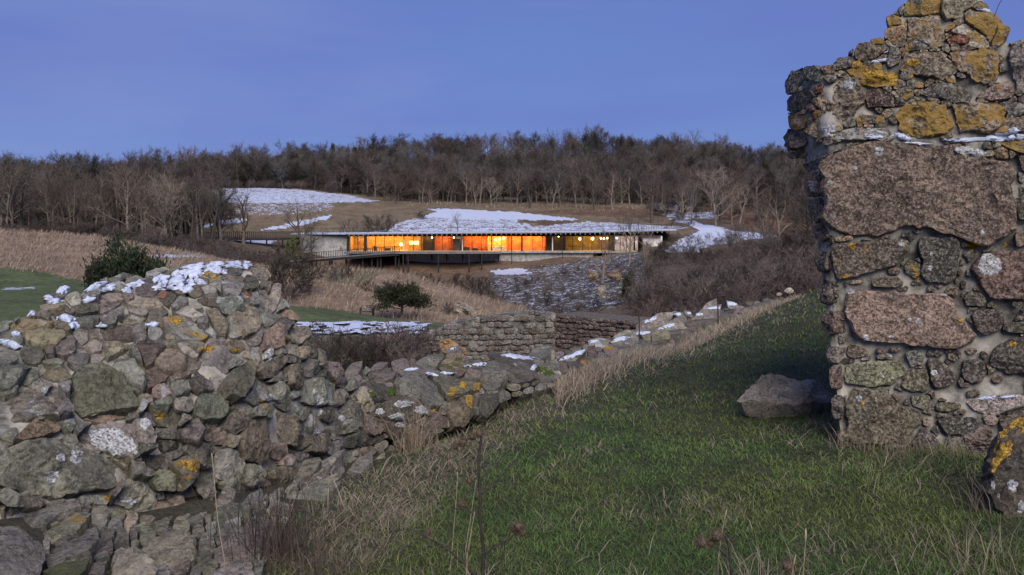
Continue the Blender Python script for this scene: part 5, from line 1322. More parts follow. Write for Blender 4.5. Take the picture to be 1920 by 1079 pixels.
# ------------------------------------------------------------------ trees
def grow_tree(seed, h, clear=.35, spread=.5, limbs=8, up=.5, sub=(6, 6, 4), r0=None, twig_w=.035, forks=1):
    """Skeleton of a bare tree: thick wood for the trunk mesh, fine ribbons for the crown mesh."""
    rng = np.random.default_rng(seed)
    thick, fine = [], []
    r0 = r0 or h * 0.018
    def poly(p, d, L, n, wob, lift):
        pts = [p]
        for _ in range(n):
            d = d + rng.normal(size=3) * wob + np.array([0, 0, lift]); d = d / np.linalg.norm(d)
            pts.append(pts[-1] + d * L / n)
        return np.array(pts), d
    def side(d, ang):
        a = rng.normal(size=3); a -= a @ d * d; a /= np.linalg.norm(a)
        return d * math.cos(ang) + a * math.sin(ang)
    tops = []
    for f in range(forks):
        base = np.array([rng.normal() * .25 * (forks > 1), rng.normal() * .25 * (forks > 1), 0.0])
        d0 = np.array([rng.normal() * .05, rng.normal() * .05, 1.0]) + (rng.normal(size=3) * [.25, .25, 0] if forks > 1 else 0)
        tp, td = poly(base - [0, 0, .5], d0 / np.linalg.norm(d0), h * .80, 7, .05, .03)
        rr = r0 / math.sqrt(forks) * np.linspace(1.15, .25, len(tp)); rr[0] *= 1.25
        thick.append((tp, rr))
        cum = np.linspace(0, 1, len(tp))
        nl = max(3, limbs // forks)
        for k in range(nl):
            s = clear + (1 - clear) * (k + rng.uniform(0, 1)) / nl
            s = min(s, .99)
            p = np.array([np.interp(s, cum, tp[:, c]) for c in range(3)]); r = np.interp(s, cum, rr) * .62
            dd = side(np.array([0, 0, 1.0]), rng.uniform(.55, 1.15) * (1 - .35 * up * s))
            L = h * spread * rng.uniform(.7, 1.1) * (1.15 - .55 * s)
            lp, ld = poly(p, dd, L, 5, .16, .10 * up)
            lr = r * np.linspace(1, .3, len(lp)); thick.append((lp, lr))
            for b in range(sub[0]):
                t = .3 + .7 * (b + rng.uniform(0, 1)) / sub[0]
                q = np.array([np.interp(t, np.linspace(0, 1, len(lp)), lp[:, c]) for c in range(3)])
                bd = side((lp[-1] - lp[0]) / L, rng.uniform(.4, .95)); bL = L * rng.uniform(.3, .55)
                bp_, _ = poly(q, bd, bL, 3, .2, .10)
                br = np.interp(t, np.linspace(0, 1, len(lp)), lr) * .5
                thick.append((bp_, np.maximum(br * np.linspace(1, .3, len(bp_)), .012)))
                for c2 in range(sub[1]):
                    t2 = .2 + .8 * (c2 + rng.uniform(0, 1)) / sub[1]
                    q2 = np.array([np.interp(t2, np.linspace(0, 1, len(bp_)), bp_[:, c]) for c in range(3)])
                    cd = side((bp_[-1] - bp_[0]) / bL, rng.uniform(.35, .9)); cL = bL * rng.uniform(.35, .7)
                    e2 = q2 + cd * cL + np.array([0, 0, .08 * cL])
                    fine.append((q2, e2, twig_w))
                    for _ in range(sub[2]):
                        q3 = q2 + (e2 - q2) * rng.uniform(.2, 1)
                        dd3 = side(cd, rng.uniform(.3, .9))
                        fine.append((q3, q3 + dd3 * cL * rng.uniform(.3, .65), twig_w * .6))
    tm = MB()
    for p, r in thick:
        tm.tube(p, r, 6 if r[0] > .08 else (4 if r[0] > .03 else 3), cap=False)
    fa = np.array([f[0] for f in fine]); fb = np.array([f[1] for f in fine]); fw = np.array([f[2] for f in fine])
    dirv = fb - fa; sdv = np.cross(dirv, rng.normal(size=fa.shape)); sdv /= np.linalg.norm(sdv, axis=1)[:, None] + 1e-9
    o = sdv * fw[:, None] * .5
    V = np.stack([fa - o, fa + o, fb], 1).reshape(-1, 3)
    T = np.arange(len(V)).reshape(-1, 3)
    top = max(float(V[:, 2].max()), 0.1)
    sc = h / top
    tv = [q * sc for q in tm.V]; tm.V = tv
    return tm.data('trunk', None, True), mesh_data('crown', V * sc, T, None, False)

PROTO = {}
def proto(key, mats, *a, **k):
    t, c = grow_tree(*a, **k)
    PROTO[key] = (t, c, mats)
for i in range(4): proto('wood%d' % i, ('bark_pale' if i % 2 else 'bark', 'twig'), 100 + i, 12, .30, .34, 11, .9, (6, 6, 3))
for i in range(3): proto('oak%d' % i, ('bark', 'twig'), 200 + i, 11, .22, .52, 11, .5, (7, 6, 3), .30)
for i in range(3): proto('bold%d' % i, ('bark', 'twig'), 900 + i, 11, .24, .5, 9, .55, (6, 6, 3), .36, .06)
for i in range(2): proto('pale%d' % i, ('bark_pale', 'twig_pale'), 300 + i, 11, .22, .46, 12, .6, (7, 7, 3))
for i in range(2): proto('red%d' % i, ('bark', 'twig_red'), 400 + i, 11, .25, .42, 12, .8, (6, 7, 4))
for i in range(3): proto('shrub%d' % i, ('twig', 'twig'), 500 + i, 3, .02, .55, 14, .8, (5, 6, 3), .03, .028, 5)
for i in range(2): proto('shrubred%d' % i, ('twig_red', 'twig_red'), 520 + i, 3, .02, .55, 14, .8, (5, 6, 3), .03, .028, 5)
for i in range(2): proto('shrubdark%d' % i, ('twig_dark', 'twig_dark'), 540 + i, 3, .02, .6, 16, .6, (6, 7, 4), .03, .035, 6)

def plant(key, name, label, cat, loc, h, h0, rot, group=None, sx=1.0):
    t, c, mats = PROTO[key]
    root = thing(name, label, cat, tuple(loc), group)
    root.rotation_euler.z = rot; s = h / h0; root.scale = (s * sx, s * sx, s)
    for nm, me, mt in (('trunk' if 'tree' in name else 'stems', t, mats[0]), ('crown' if 'tree' in name else 'twigs', c, mats[1])):
        o = link(nm, me, root)
        if not me.materials: me.materials.append(M[mt])
    return root
def copy_thing(src, loc, h, h0, rot, label=None, sx=1.0):
    r = src.copy(); COL.objects.link(r); r.location = loc; r.rotation_euler.z = rot
    s = h / h0; r.scale = (s * sx, s * sx, s)
    if label: r['label'] = label
    for ch in src.children:
        c = ch.copy(); COL.objects.link(c); c.parent = r
    return r
BH = {'bold': 11, 'wood': 12, 'oak': 11, 'pale': 11, 'red': 11, 'shrub': 3, 'shrubred': 3, 'shrubdark': 3}
def h0_of(key): return BH[key.rstrip('0123456789')]
SRC = {}
def put(key, u, d, hpx, name, label, cat, group=None, sx=1.0, sink=.15, z=None):
    """A plant rooted on the ground at bearing u and distance d; hpx = its height in photograph pixels."""
    x = (u - UH) / F * d
    zz = float(zground(x, d)) - sink if z is None else z
    h = hpx / F * d
    rot = RNG.uniform(0, 6.28)
    kk = (key, name, group)
    if kk in SRC and group:
        return copy_thing(SRC[kk], (x, d, zz), h, h0_of(key), rot, label, sx)
    r = plant(key, name, label, cat, (x, d, zz), h, h0_of(key), rot, group, sx)
    SRC[kk] = r
    return r

# wood edge at the left
GW = 'bare trees of the wood edge at the left'
LW = 'bare slender tree in the wood edge behind the dry grass hill'
ORD = 'first second third fourth fifth sixth seventh eighth ninth tenth eleventh twelfth thirteenth fourteenth fifteenth sixteenth seventeenth eighteenth nineteenth twentieth'.split()
def nth_word(i, n, what, a='left', b='right'):
    """Place in a row told from its nearer end."""
    return ('%s %s from the %s end' % (ORD[i], what, a)) if i < n / 2 else ('%s %s from the %s end' % (ORD[n - 1 - i], what, b))
us = np.linspace(-20, 415, 38) + RNG.uniform(-4, 4, 38)
for i, u in enumerate(us):
    put('wood%d' % (i % 4), u, 140 + RNG.uniform(-1, 16), RNG.uniform(118, 150), 'bare_tree', nth_word(i, 38, 'slender bare tree') + ' of the left wood edge', 'tree', GW, RNG.uniform(.85, 1.15))
for u, hp, lab in [(12, 165, 'pale leaning bare tree at the left end of the wood edge'), (100, 150, 'pale trunked bare tree with a straight stem left of the centre of the wood edge'), (140, 140, 'pale twin stemmed bare tree standing forward of the wood edge'), (240, 165, 'broad pale bare tree with a fan of limbs behind the dark yew bush'), (312, 150, 'bare tree with a forked trunk right of the yew bush in the wood edge')]:
    put('pale%d' % (u % 2), u, 137, hp, 'bare_tree', lab, 'tree', GW)
# single big trees before the snow field
put('bold0', 457, 158, 135, 'bare_tree', 'big spreading bare oak standing alone before the snow field above the boardwalk', 'tree', None, 1.1)
put('bold1', 568, 157, 122, 'bare_tree', 'bare oak with an ivy clad foot behind the concrete wing of the building', 'tree', None, 1.05)
put('oak2', 583, 158, 100, 'bare_tree', 'slim leaning bare tree beside the ivy clad oak', 'tree', None, .7)
put('shrub0', 655, 163, 75, 'bare_shrub', 'tall grey thicket behind the left end of the roof', 'shrub', None, .8)
put('shrubdark0', 722, 172, 55, 'bare_shrub', 'dark round thicket on the bank above the left part of the roof', 'shrub', None, 1.0)
put('shrubdark1', 697, 174, 44, 'bare_shrub', 'smaller dark thicket left of the round one above the roof', 'shrub', None, 1.0)
put('shrubdark0', 790, 186, 18, 'bare_shrub', 'low dark bush at the upper edge of the snowy roof', 'shrub', None, 1.4)
put('oak1', 858, 168, 42, 'bare_tree', 'small bare tree rising in front of the snowy roof centre', 'tree', None, .9, z=-1.7)
# row of trunks at the foot of the wood behind the roof
GR = 'bare trees along the foot of the wooded hill'
for i, (u, hp, d, k, lab) in enumerate([(742, 62, 206, 'pale0', 'round headed pale bare tree at the foot of the hill above the dark thicket'), (805, 48, 207, 'oak1', 'low broad bare tree with a domed crown at the foot of the hill'), (893, 55, 208, 'pale1', 'short pale bare tree with a twin stem in the middle of the hill foot'), (921, 58, 208, 'pale0', 'pale bare tree just right of the twin stemmed one at the hill foot'),
        (994, 84, 203, 'wood1', 'straight grey bare tree above the right half of the snowy roof'), (1034, 84, 204, 'wood3', 'second straight grey bare tree above the right half of the roof'), (1080, 80, 206, 'wood2', 'slender dark bare tree between two pale trunks at the hill foot'), (1115, 90, 203, 'pale1', 'pale trunked bare tree with a fine fan crown above the roof end'), (1148, 82, 205, 'wood0', 'bare tree with twin grey stems right of the fan crowned tree')]):
    put(k, u, d, hp, 'bare_tree', lab, 'tree', GR)
for i, u in enumerate(np.linspace(700, 1235, 34) + RNG.uniform(-6, 6, 34)):
    put(['wood0', 'red0', 'oak2', 'wood2', 'red1', 'oak0'][i % 6], u, 211 + RNG.uniform(0, 8), RNG.uniform(58, 84), 'bare_tree', nth_word(i, 34, 'bare tree') + ' of the front rank above the snowy roof', 'tree', GR, RNG.uniform(.9, 1.2))
# right side
put('pale0', 1342, 178, 120, 'bare_tree', 'large pale spreading bare tree beside the snowy path', 'tree', None, 1.15)
put('bold1', 1222, 186, 112, 'bare_tree', 'bare tree with a straight dark trunk left of the large pale one', 'tree', None)
put('wood1', 1296, 184, 96, 'bare_tree', 'thin leaning bare tree behind the large pale one', 'tree', None, .7)
put('oak1', 1372, 182, 90, 'bare_tree', 'bare tree with a slim trunk right of the large pale one', 'tree', None, .9)
put('bold2', 1434, 150, 105, 'bare_tree', 'bare tree at the tip of the snowy bank', 'tree', None, .9)
put('bold1', 1462, 146, 125, 'bare_tree', 'dark crooked bare tree right of the tip of the snowy bank', 'tree', None, .9)
put('wood2', 1492, 150, 110, 'bare_tree', 'bare tree with two thin stems close to the tower wall', 'tree', None, .9)
put('bold0', 1180, 140, 128, 'bare_tree', 'bare tree rising in front of the right end of the building', 'tree', None, .75)
put('bold2', 1130, 120, 118, 'bare_tree', 'bare tree with low spread limbs in front of the olive lit windows', 'tree', None, .9)
put('pale1', 1212, 128, 95, 'bare_tree', 'small pale crooked tree right of the building on the ravine edge', 'tree', None, .7)
put('pale0', 1210, 118, 60, 'bare_tree', 'thin pale sapling in the ravine right of the building', 'tree', None, .5)
GQ = 'bare trees on the slope at the right'
for i in range(42):
    u = RNG.uniform(1215, 1640); d = RNG.uniform(188, 236)
    put(['red0', 'red1', 'oak1', 'oak2', 'wood3', 'pale1'][i % 6], u, d, RNG.uniform(62, 92), 'bare_tree', 'brown bare tree in the wood on the slope right of the building', 'tree', GQ, RNG.uniform(.9, 1.25))
# ravine shrubs
GS = 'bare shrubs in the ravine'
for i in range(86):
    u = RNG.uniform(1185, 1640); d = RNG.uniform(52, 150)
    put(['shrub0', 'shrubred0', 'shrub1', 'shrubred1', 'shrub2', 'shrubdark0'][i % 6], u, d, RNG.uniform(2.2, 4.6) * F / d, 'bare_shrub', 'brown leafless shrub in the ravine below the snowy bank', 'shrub', GS, RNG.uniform(.9, 1.3))
for i in range(30):
    u = RNG.uniform(820, 1190); d = RNG.uniform(96, 140)
    put(['shrub0', 'shrubdark1', 'shrubred1'][i % 3], u, d, RNG.uniform(.8, 1.7) * F / d, 'bare_shrub', 'low brown shrub among patches of snow below the building', 'shrub', 'low shrubs among the snow', 1.3)
for i, (u, d, hp) in enumerate([(800, 130, 55), (845, 128, 62), (880, 128, 60), (905, 126, 55), (870, 118, 46), (930, 116, 40), (780, 135, 50), (835, 120, 40)]):
    put('shrubdark%d' % (i % 2), u, d, hp * .72, 'bare_shrub', ORD[i] + ' dark shrub from the left in the gully below the building', 'shrub', 'dark shrubs in the gully', 1.1)
for i in range(34):
    u = RNG.uniform(-40, 520); d = RNG.uniform(122, 136)
    put(['shrubdark0', 'shrub1', 'shrubred0', 'shrubdark1'][i % 4], u, d, RNG.uniform(24, 48), 'bare_shrub', 'bushy undergrowth shrub along the foot of the left wood', 'shrub', 'shrubs along the foot of the wood', 1.5)
for i, (u, d, hp, k, lab) in enumerate([(545, 62, 118, 'shrubdark0', 'tall dark bush behind the right end of the rubble wall'), (520, 60, 90, 'shrubdark1', 'dark bush close behind the snowy top of the rubble wall'), (575, 64, 78, 'shrubdark1', 'dark bush at the right of the tall one behind the rubble wall'), (628, 70, 42, 'shrub0', 'small grey bush on the left slope of the dry grass hillock'), (648, 71, 30, 'shrubdark0', 'small dark bush lower on the hillock slope'), (686, 66, 26, 'shrubdark1', 'low dark bush on the hillock left of the small tree'), (842, 62, 30, 'shrubdark0', 'round dark bush beside the rock at the hillock foot'), (800, 88, 24, 'shrub1', 'pale grassy bush on the crest of the hillock')]):
    put(k, u, d, hp, 'bare_shrub', lab, 'shrub', None, 1.1)
for i in range(26):
    u = RNG.uniform(585, 800); d = RNG.uniform(33, 39)
    put(['shrub0', 'shrub1', 'shrubred0', 'shrubdark0'][i % 4], u, d, RNG.uniform(90, 135), 'bare_shrub', 'tangled bare shrub growing before the courtyard wall', 'shrub', 'shrubs before the courtyard wall', 1.0)

# leafy evergreens
def leafy(name, label, cat, u, d, hpx, wpx, seed, leaf=.12, n=5200, trunk=.25, mat='needles', group=None, shape='yew', sink=.1, vtop=None):
    rng = np.random.default_rng(seed)
    if vtop: hpx = (VH - vtop) - (float(zground((u - UH) / F * d, d)) - sink) / d * F
    x = (u - UH) / F * d; h = hpx / F * d; w = wpx / F * d
    root = thing(name, label, cat, (x, d, float(zground(x, d)) - sink), group)
    tm = MB()
    tm.tube([(0, 0, -.3), (0.03 * w, 0, h * .3), (0, .02 * w, h * .62)], [h * .035, h * .028, h * .012], 8, False)
    nb = 46
    cl = []
    for k in range(nb):
        if shape == 'yew':
            a = rng.uniform(0, 6.28); s = rng.uniform(.05, 1); rr = w * .5 * (1 - .55 * s ** 1.6) * rng.uniform(.45, 1.0)
            tip = np.array([rr * math.cos(a), rr * math.sin(a), h * (s * .95 + .06)])
        elif shape == 'flat':
            a = rng.uniform(0, 6.28); rr = w * .5 * math.sqrt(rng.uniform(0, 1)); tip = np.array([rr * math.cos(a), rr * math.sin(a), h * (.38 + .52 * (1 - (2 * rr / w) ** 2) ** .5 * rng.uniform(.25, 1.0) + .06 * rng.normal())])
        else:
            s = rng.uniform(.12, 1); a = rng.uniform(0, 6.28); rr = w * .5 * (1 - s) * rng.uniform(.5, 1) + .02 * w; tip = np.array([rr * math.cos(a), rr * math.sin(a), h * s])
        st = np.array([0, 0, h * min(.1 + .5 * tip[2] / h, .6)])
        tm.tube([st, (st + tip) / 2 + [0, 0, .04 * h], tip], [h * .012, h * .007, h * .003], 4, False)
        cl.append((st, tip))
    per = n // nb
    V = []; 
    for st, tip in cl:
        t = rng.uniform(.45, 1.08, per)[:, None]
        c = st + (tip - st) * t + rng.normal(size=(per, 3)) * (0.055 * w) * np.array([1, 1, .7])
        dr = (tip - st) / (np.linalg.norm(tip - st) + 1e-6) + rng.normal(size=(per, 3)) * .7 + np.array([0, 0, .35])
        dr /= np.linalg.norm(dr, axis=1)[:, None]
        sd = np.cross(dr, rng.normal(size=(per, 3))); sd /= np.linalg.norm(sd, axis=1)[:, None]
        L = leaf * rng.uniform(.6, 1.4, per)[:, None]
        V.append(np.stack([c, c + dr * L * .5 + sd * L * .15, c + dr * L, c + dr * L * .5 - sd * L * .15], 1))
    V = np.concatenate(V).reshape(-1, 3)
    link('trunk', tm.data('trunk', M['bark'], True), root)
    link('crown', mesh_data('crown', V, np.arange(len(V)).reshape(-1, 4), M[mat], False), root)
    return root
leafy('yew_bush', 'dark green yew bush rising behind the left rubble wall', 'bush', 245, 27, None, 200, 1, .15, 42000, sink=.4, vtop=452)
leafy('yew_bush', 'small low sprig of yew left of the big dark yew bush', 'bush', 192, 26, None, 95, 2, .15, 14000, sink=.4, vtop=506)
leafy('small_tree', 'small round headed evergreen tree on the dry grass hillock by the bench', 'tree', 751, 57, 78, 108, 3, .20, 9000, mat='leaf_dark', shape='flat')
leafy('ivy_clump', 'green ivy covered stump beside the bare oak left of the building', 'ivy', 549, 154, 46, 24, 4, .35, 1400, mat='ivy', shape='cone')
leafy('ivy_clump', 'second ivy covered stem nearest the bare oak trunk', 'ivy', 540, 153, 40, 16, 5, .35, 1000, mat='ivy', shape='cone')
for i, (u, d, hp, wp_, lab) in enumerate([(624, 322, 36, 20, 'tallest of the dark firs breaking the skyline'), (641, 324, 26, 13, 'narrow dark fir right of the tallest one on the skyline'), (665, 322, 26, 18, 'squat dark fir at the right of the skyline group'), (653, 324, 24, 10, 'thin dark fir second from the right in the skyline group')]):
    leafy('fir_tree', lab, 'tree', u, d, hp + 12, wp_ * 1.5, 10 + i, .55, 3000, shape='cone')
leafy('evergreen_tree', 'dark round evergreen among bare trees near the hilltop', 'tree', 1104, 300, 42, 36, 20, .8, 2200, shape='yew')
leafy('evergreen_tree', 'smaller dark evergreen on the hilltop right of the round one', 'tree', 1205, 310, 28, 36, 21, .8, 1500, shape='yew')
leafy('evergreen_tree', 'dark evergreen crown low in the ravine right of the building', 'tree', 1178, 100, 60, 36, 22, .3, 2000, mat='leaf_dark')

# the far wood: one mass, instances on points
wood_col = bpy.data.collections.new('wood_sources')
for i in range(4): proto('far%d' % i, ('bark', ['twig', 'twig_red', 'twig_grey', 'twig_dark'][i]), 700 + i, 11, .25, .47, 15, .45, (8, 8, 4), None, .06)
wk = ['far0', 'far1', 'far2', 'far3', 'red0', 'oak0']
for i, k in enumerate(wk):
    t, c, mats = PROTO[k]
    for me, mt in ((t, mats[0]), (c, mats[1])):
        if not me.materials: me.materials.append(M[mt])
    # trunk and crown in one mesh
    nv = len(t.vertices)
    va = np.zeros(nv * 3); t.vertices.foreach_get('co', va)
    vb = np.zeros(len(c.vertices) * 3); c.vertices.foreach_get('co', vb)
    fl = [list(p.vertices) for p in t.polygons]
    me = mesh_data('wood_tree', np.concatenate([va, vb]).reshape(-1, 3), [np.array(fl), np.arange(len(c.vertices)).reshape(-1, 3) + nv], M[mats[1]], False)
    o = bpy.data.objects.new('wood_tree_%02d' % i, me); wood_col.objects.link(o)
rng = np.random.default_rng(55)
pts, scl = [], []
def scatter(n, u0, u1, d0, d1, h0, h1, z_ok=None):
    for _ in range(n):
        d = math.sqrt(rng.uniform(d0 * d0, d1 * d1)); u = rng.uniform(u0, u1); x = (u - UH) / F * d
        if z_ok and not z_ok(u, d): continue
        pts.append((x, d, 0)); scl.append(rng.uniform(h0, h1) / 11 * (1.22 if rng.uniform() < .16 else rng.uniform(.85, 1.0)))
scatter(520, -700, 430, 152, 225, 8.5, 12.5, lambda u, d: not (u > 380 and d > 180))
scatter(1500, -900, 2700, 232, 372, 8.5, 12.5, lambda u, d: not (u < 250 and d < 240))
scatter(420, 400, 760, 228, 300, 8, 11.5)
scatter(760, 720, 1560, 214, 290, 7.5, 11)
scatter(120, 1480, 2300, 120, 235, 8, 12)
pts = np.array(pts); scl = np.array(scl)
pts[:, 2] = zground(pts[:, 0], pts[:, 1]) - .3
def instancer(name, pts, scl, coll, nsrc, rng):
    me = bpy.data.meshes.new(name); me.vertices.add(len(pts)); me.vertices.foreach_set('co', pts.astype(np.float32).ravel())
    for nm, ty, val in (('scl', 'FLOAT', scl), ('rot', 'FLOAT', rng.uniform(0, 6.28, len(pts)))):
        a = me.attributes.new(nm, ty, 'POINT'); a.data.foreach_set('value', val.astype(np.float32))
    pick = np.clip((fbm(pts * [.03, .03, 0] + 11, 2) * 1.1 + .5 + rng.normal(size=len(pts)) * .16) * nsrc, 0, nsrc - 1).astype(np.int32)
    a = me.attributes.new('src', 'INT', 'POINT'); a.data.foreach_set('value', pick)
    o = link(name, me, kind='stuff')
    g = bpy.data.node_groups.new(name + '_nodes', 'GeometryNodeTree')
    g.interface.new_socket('Geometry', in_out='INPUT', socket_type='NodeSocketGeometry')
    g.interface.new_socket('Geometry', in_out='OUTPUT', socket_type='NodeSocketGeometry')
    N, L = g.nodes, g.links
    gi, go = N.new('NodeGroupInput'), N.new('NodeGroupOutput')
    ip = N.new('GeometryNodeInstanceOnPoints'); ci = N.new('GeometryNodeCollectionInfo')
    ci.inputs['Collection'].default_value = coll; ci.inputs['Separate Children'].default_value = True; ci.inputs['Reset Children'].default_value = True
    def na(nm, dt):
        n = N.new('GeometryNodeInputNamedAttribute'); n.data_type = dt; n.inputs['Name'].default_value = nm; return n.outputs[0]
    cx = N.new('ShaderNodeCombineXYZ'); L.new(na('rot', 'FLOAT'), cx.inputs[2])
    L.new(gi.outputs[0], ip.inputs['Points']); L.new(ci.outputs[0], ip.inputs['Instance'])
    ip.inputs['Pick Instance'].default_value = True
    L.new(na('src', 'INT'), ip.inputs['Instance Index']); L.new(cx.outputs[0], ip.inputs['Rotation']); L.new(na('scl', 'FLOAT'), ip.inputs['Scale'])
    L.new(ip.outputs[0], go.inputs[0])
    md = o.modifiers.new('scatter', 'NODES'); md.node_group = g
    return o
wood = instancer('far_wood', pts, scl, wood_col, len(wk), rng)
wood['label'] = 'leafless wood covering the hill up to the skyline'
# undergrowth carpets
ug_col = bpy.data.collections.new('undergrowth_sources')
for i, k in enumerate(['shrub0', 'shrubred0', 'shrubdark0', 'shrub2']):
    t, c, mats = PROTO[k]
    nv = len(c.vertices); vb = np.zeros(nv * 3); c.vertices.foreach_get('co', vb)
    o = bpy.data.objects.new('undergrowth_source_%02d' % i, mesh_data('undergrowth', vb.reshape(-1, 3), np.arange(nv).reshape(-1, 3), M[mats[1]], False)); ug_col.objects.link(o)
pts, scl = [], []
def scat2(n, u0, u1, d0, d1, s0, s1, ok=None):
    for _ in range(n):
        d = rng.uniform(d0, d1); u = rng.uniform(u0, u1); x = (u - UH) / F * d
        pts.append((x, d, 0)); scl.append(rng.uniform(s0, s1))
scat2(520, 1190, 1750, 45, 150, .35, .9)
scat2(260, 840, 1230, 92, 138, .15, .40)
scat2(150, 1200, 1700, 150, 215, .3, .8)
scat2(260, -100, 440, 122, 150, .4, .9)
scat2(140, 1220, 1640, 195, 215, .4, .9)
scat2(90, 430, 640, 108, 145, .4, .8)
scat2(120, 400, 720, 224, 236, .5, 1.0)
scat2(100, 1750, 2500, 45, 150, .5, 1.0)
pts = np.array(pts); scl = np.array(scl); pts[:, 2] = zground(pts[:, 0], pts[:, 1]) - .1
uo = instancer('undergrowth', pts, scl, ug_col, 4, rng)
# ------------------------------------------------------------------ courtyard walls in the middle distance (stones 10-15 px in the photograph)
POOL = []
prng = np.random.default_rng(77)
for k in range(10):
    a = np.arange(10) / 10 * 2 * np.pi
    sq = np.maximum(np.abs(np.cos(a)), np.abs(np.sin(a)))
    r = .5 / sq * (1 - .12 * (np.abs(np.sin(2 * a)))) * prng.uniform(.86, 1.06, 10)
    ring = np.stack([r * np.cos(a), np.zeros(10), r * np.sin(a)], -1)
    V = np.concatenate([ring + [0, .5, 0], ring + [0, -.05, 0], ring * .72 + [0, -.30, 0] + np.stack([np.zeros(10), prng.uniform(-.08, .08, 10), np.zeros(10)], -1), [[prng.uniform(-.1, .1), -.36, prng.uniform(-.1, .1)]]])
    i = np.arange(2)[:, None] * 10; j = np.arange(10)[None]; kk = (j + 1) % 10
    Q = np.stack([i + j, i + kk, i + 10 + kk, i + 10 + j], -1).reshape(-1, 4)
    T = np.array([[20 + q, 20 + (q + 1) % 10, 30] for q in range(10)])
    POOL.append(mesh_data('wall_stone', V, [Q, T], M['stone_far'], False))
def ashlar(root, A, B, topA, topB, zb, course, wmin, wmax, codes, seed, max_n, skip=.05, topfn=None):
    """Coursed rubble face from A to B (plan points); every stone its own part."""
    rng = np.random.default_rng(seed)
    A, B = np.array(A, float), np.array(B, float); L = np.linalg.norm(B - A); d = (B - A) / L
    ang = math.atan2(d[1], d[0]); n = 0
    z = zb
    rows = []
    while True:
        h = course * rng.uniform(.8, 1.25)
        if z + h > max(topA, topB) + (1.2 if topfn else 0): break
        s = rng.uniform(-.2, 0)
        while s < L:
            w = rng.uniform(wmin, wmax)
            f = (s + w / 2) / L
            top = (topfn(f) if topfn else topA + (topB - topA) * f)
            if z + h * .7 <= top and 0 <= f <= 1 and rng.uniform() > skip:
                rows.append((s + w / 2, z + h / 2, w, h))
            s += w
        z += h
    rows.sort(key=lambda q: -q[1])
    base = np.array(root.location)
    for s, zc, w, h in rows[:max_n]:
        p = A + d * s
        col = np.array(PAL[codes[rng.integers(len(codes))]]) * rng.uniform(.5, 1.05)
        o = link('stone', POOL[rng.integers(10)], root, (p[0] - base[0], p[1] - base[1] - rng.uniform(0, .09), zc - base[2] + rng.uniform(-.05, .05)), color=(*np.clip(col, 0, 1), 1))
        o.rotation_euler = (0, rng.uniform(-.14, .14), ang); o.scale = (w * 1.04, .15, h * 1.05)
        o['pale_lichen'], o['ochre_lichen'], o['moss'] = float(rng.uniform(0, .45)), float(rng.uniform(0, .25)), float(rng.uniform(0, .3))
    return len(rows)
def wall_core(root, A, B, topfn, zb, thick, mat, name='mortar_core'):
    A, B = np.array(A, float), np.array(B, float); n = 26
    f = np.linspace(0, 1, n); d = (B - A) / np.linalg.norm(B - A); nb = np.array([-d[1], d[0]])
    if nb[1] < 0: nb = -nb
    V = []
    for q in f:
        p = A + (B - A) * q; t = topfn(q) - .06
        for off, z in ((.02, zb), (.02, t), (thick, t + .02), (thick, zb)):
            V.append((p[0] + nb[0] * off, p[1] + nb[1] * off, z))
    i = np.arange(n - 1)[:, None] * 4; j = np.arange(4)[None]
    Q = np.stack([i + j, i + (j + 1) % 4, i + 4 + (j + 1) % 4, i + 4 + j], -1).reshape(-1, 4)
    V = np.array(V) - np.array(root.location)
    V = V + (noise3(V * 3) * .04)[:, None]
    return link(name, mesh_data(name, V, np.concatenate([Q, [[0, 3, 2, 1], [4 * n - 4, 4 * n - 3, 4 * n - 2, 4 * n - 1]]]), mat, False), root)
def xy(u, d): return ((u - UH) / F * d, d)
cw = thing('courtyard_wall', 'grey coursed stone wall with an uneven broken top closing the courtyard', 'stone wall', tuple(P(900, 690, 43.5)))
tops = lambda q: np.interp(780 + 262 * q, [780, 800, 830, 850, 870, 895, 930, 960, 1000, 1042], [P(0, v, 43.5)[2] for v in (628, 622, 612, 603, 599, 596, 592, 588, 586, 588)])
A_, B_ = xy(780, 43.0), xy(1042, 44.0)
ashlar(cw, A_, B_, 0, -4.3, -7.4, .27, .24, .60, 'GGuGlGuGb', 3, 295, topfn=tops)
wall_core(cw, A_, B_, tops, -7.8, .8, M['wall_grey'])
tl = thing('terrace_wall', 'low wall under the snow covered ledge left of the courtyard wall', 'stone wall', tuple(P(690, 690, 41)))
topl = lambda q: -5.42
ashlar(tl, xy(560, 41.2), xy(800, 41.8), -5.42, -5.42, -7.2, .34, .3, .7, 'GuGbul', 4, 190)
wall_core(tl, xy(540, 41.2), xy(800, 41.8), topl, -7.6, 5.5, M['earth_core'])
sl = MB()
us_ = np.linspace(545, 830, 60); dd = np.linspace(41.15, 46.8, 24)
G = np.array([[(*xy(u, d_), -5.40 + .10 * noise3(np.array([u * .05, d_ * 1.3, 0])) + .03) for d_ in dd] for u in us_])
i = np.arange(59)[:, None] * 24; j = np.arange(23)[None]
Qs = np.stack([i + j, i + 24 + j, i + 25 + j, i + j + 1], -1).reshape(-1, 4)
qc = G.reshape(-1, 3)[Qs].mean(1)
keep = fbm(qc * [1.3, 1.0, 0], 4) > -.12 + 1.1 * smooth(-4.7, -3.6, qc[:, 0]) + .5 * smooth(42.2, 41.2, qc[:, 1])
sl.add(G.reshape(-1, 3), Qs[keep]); sl.build('snow_cover', M['snow'], tl, smooth_=True)
rw = thing('reddish_wall', 'reddish stone wall with a broad grey top running right from the courtyard corner', 'stone wall', tuple(P(1120, 680, 41)))
topr = lambda q: -4.62
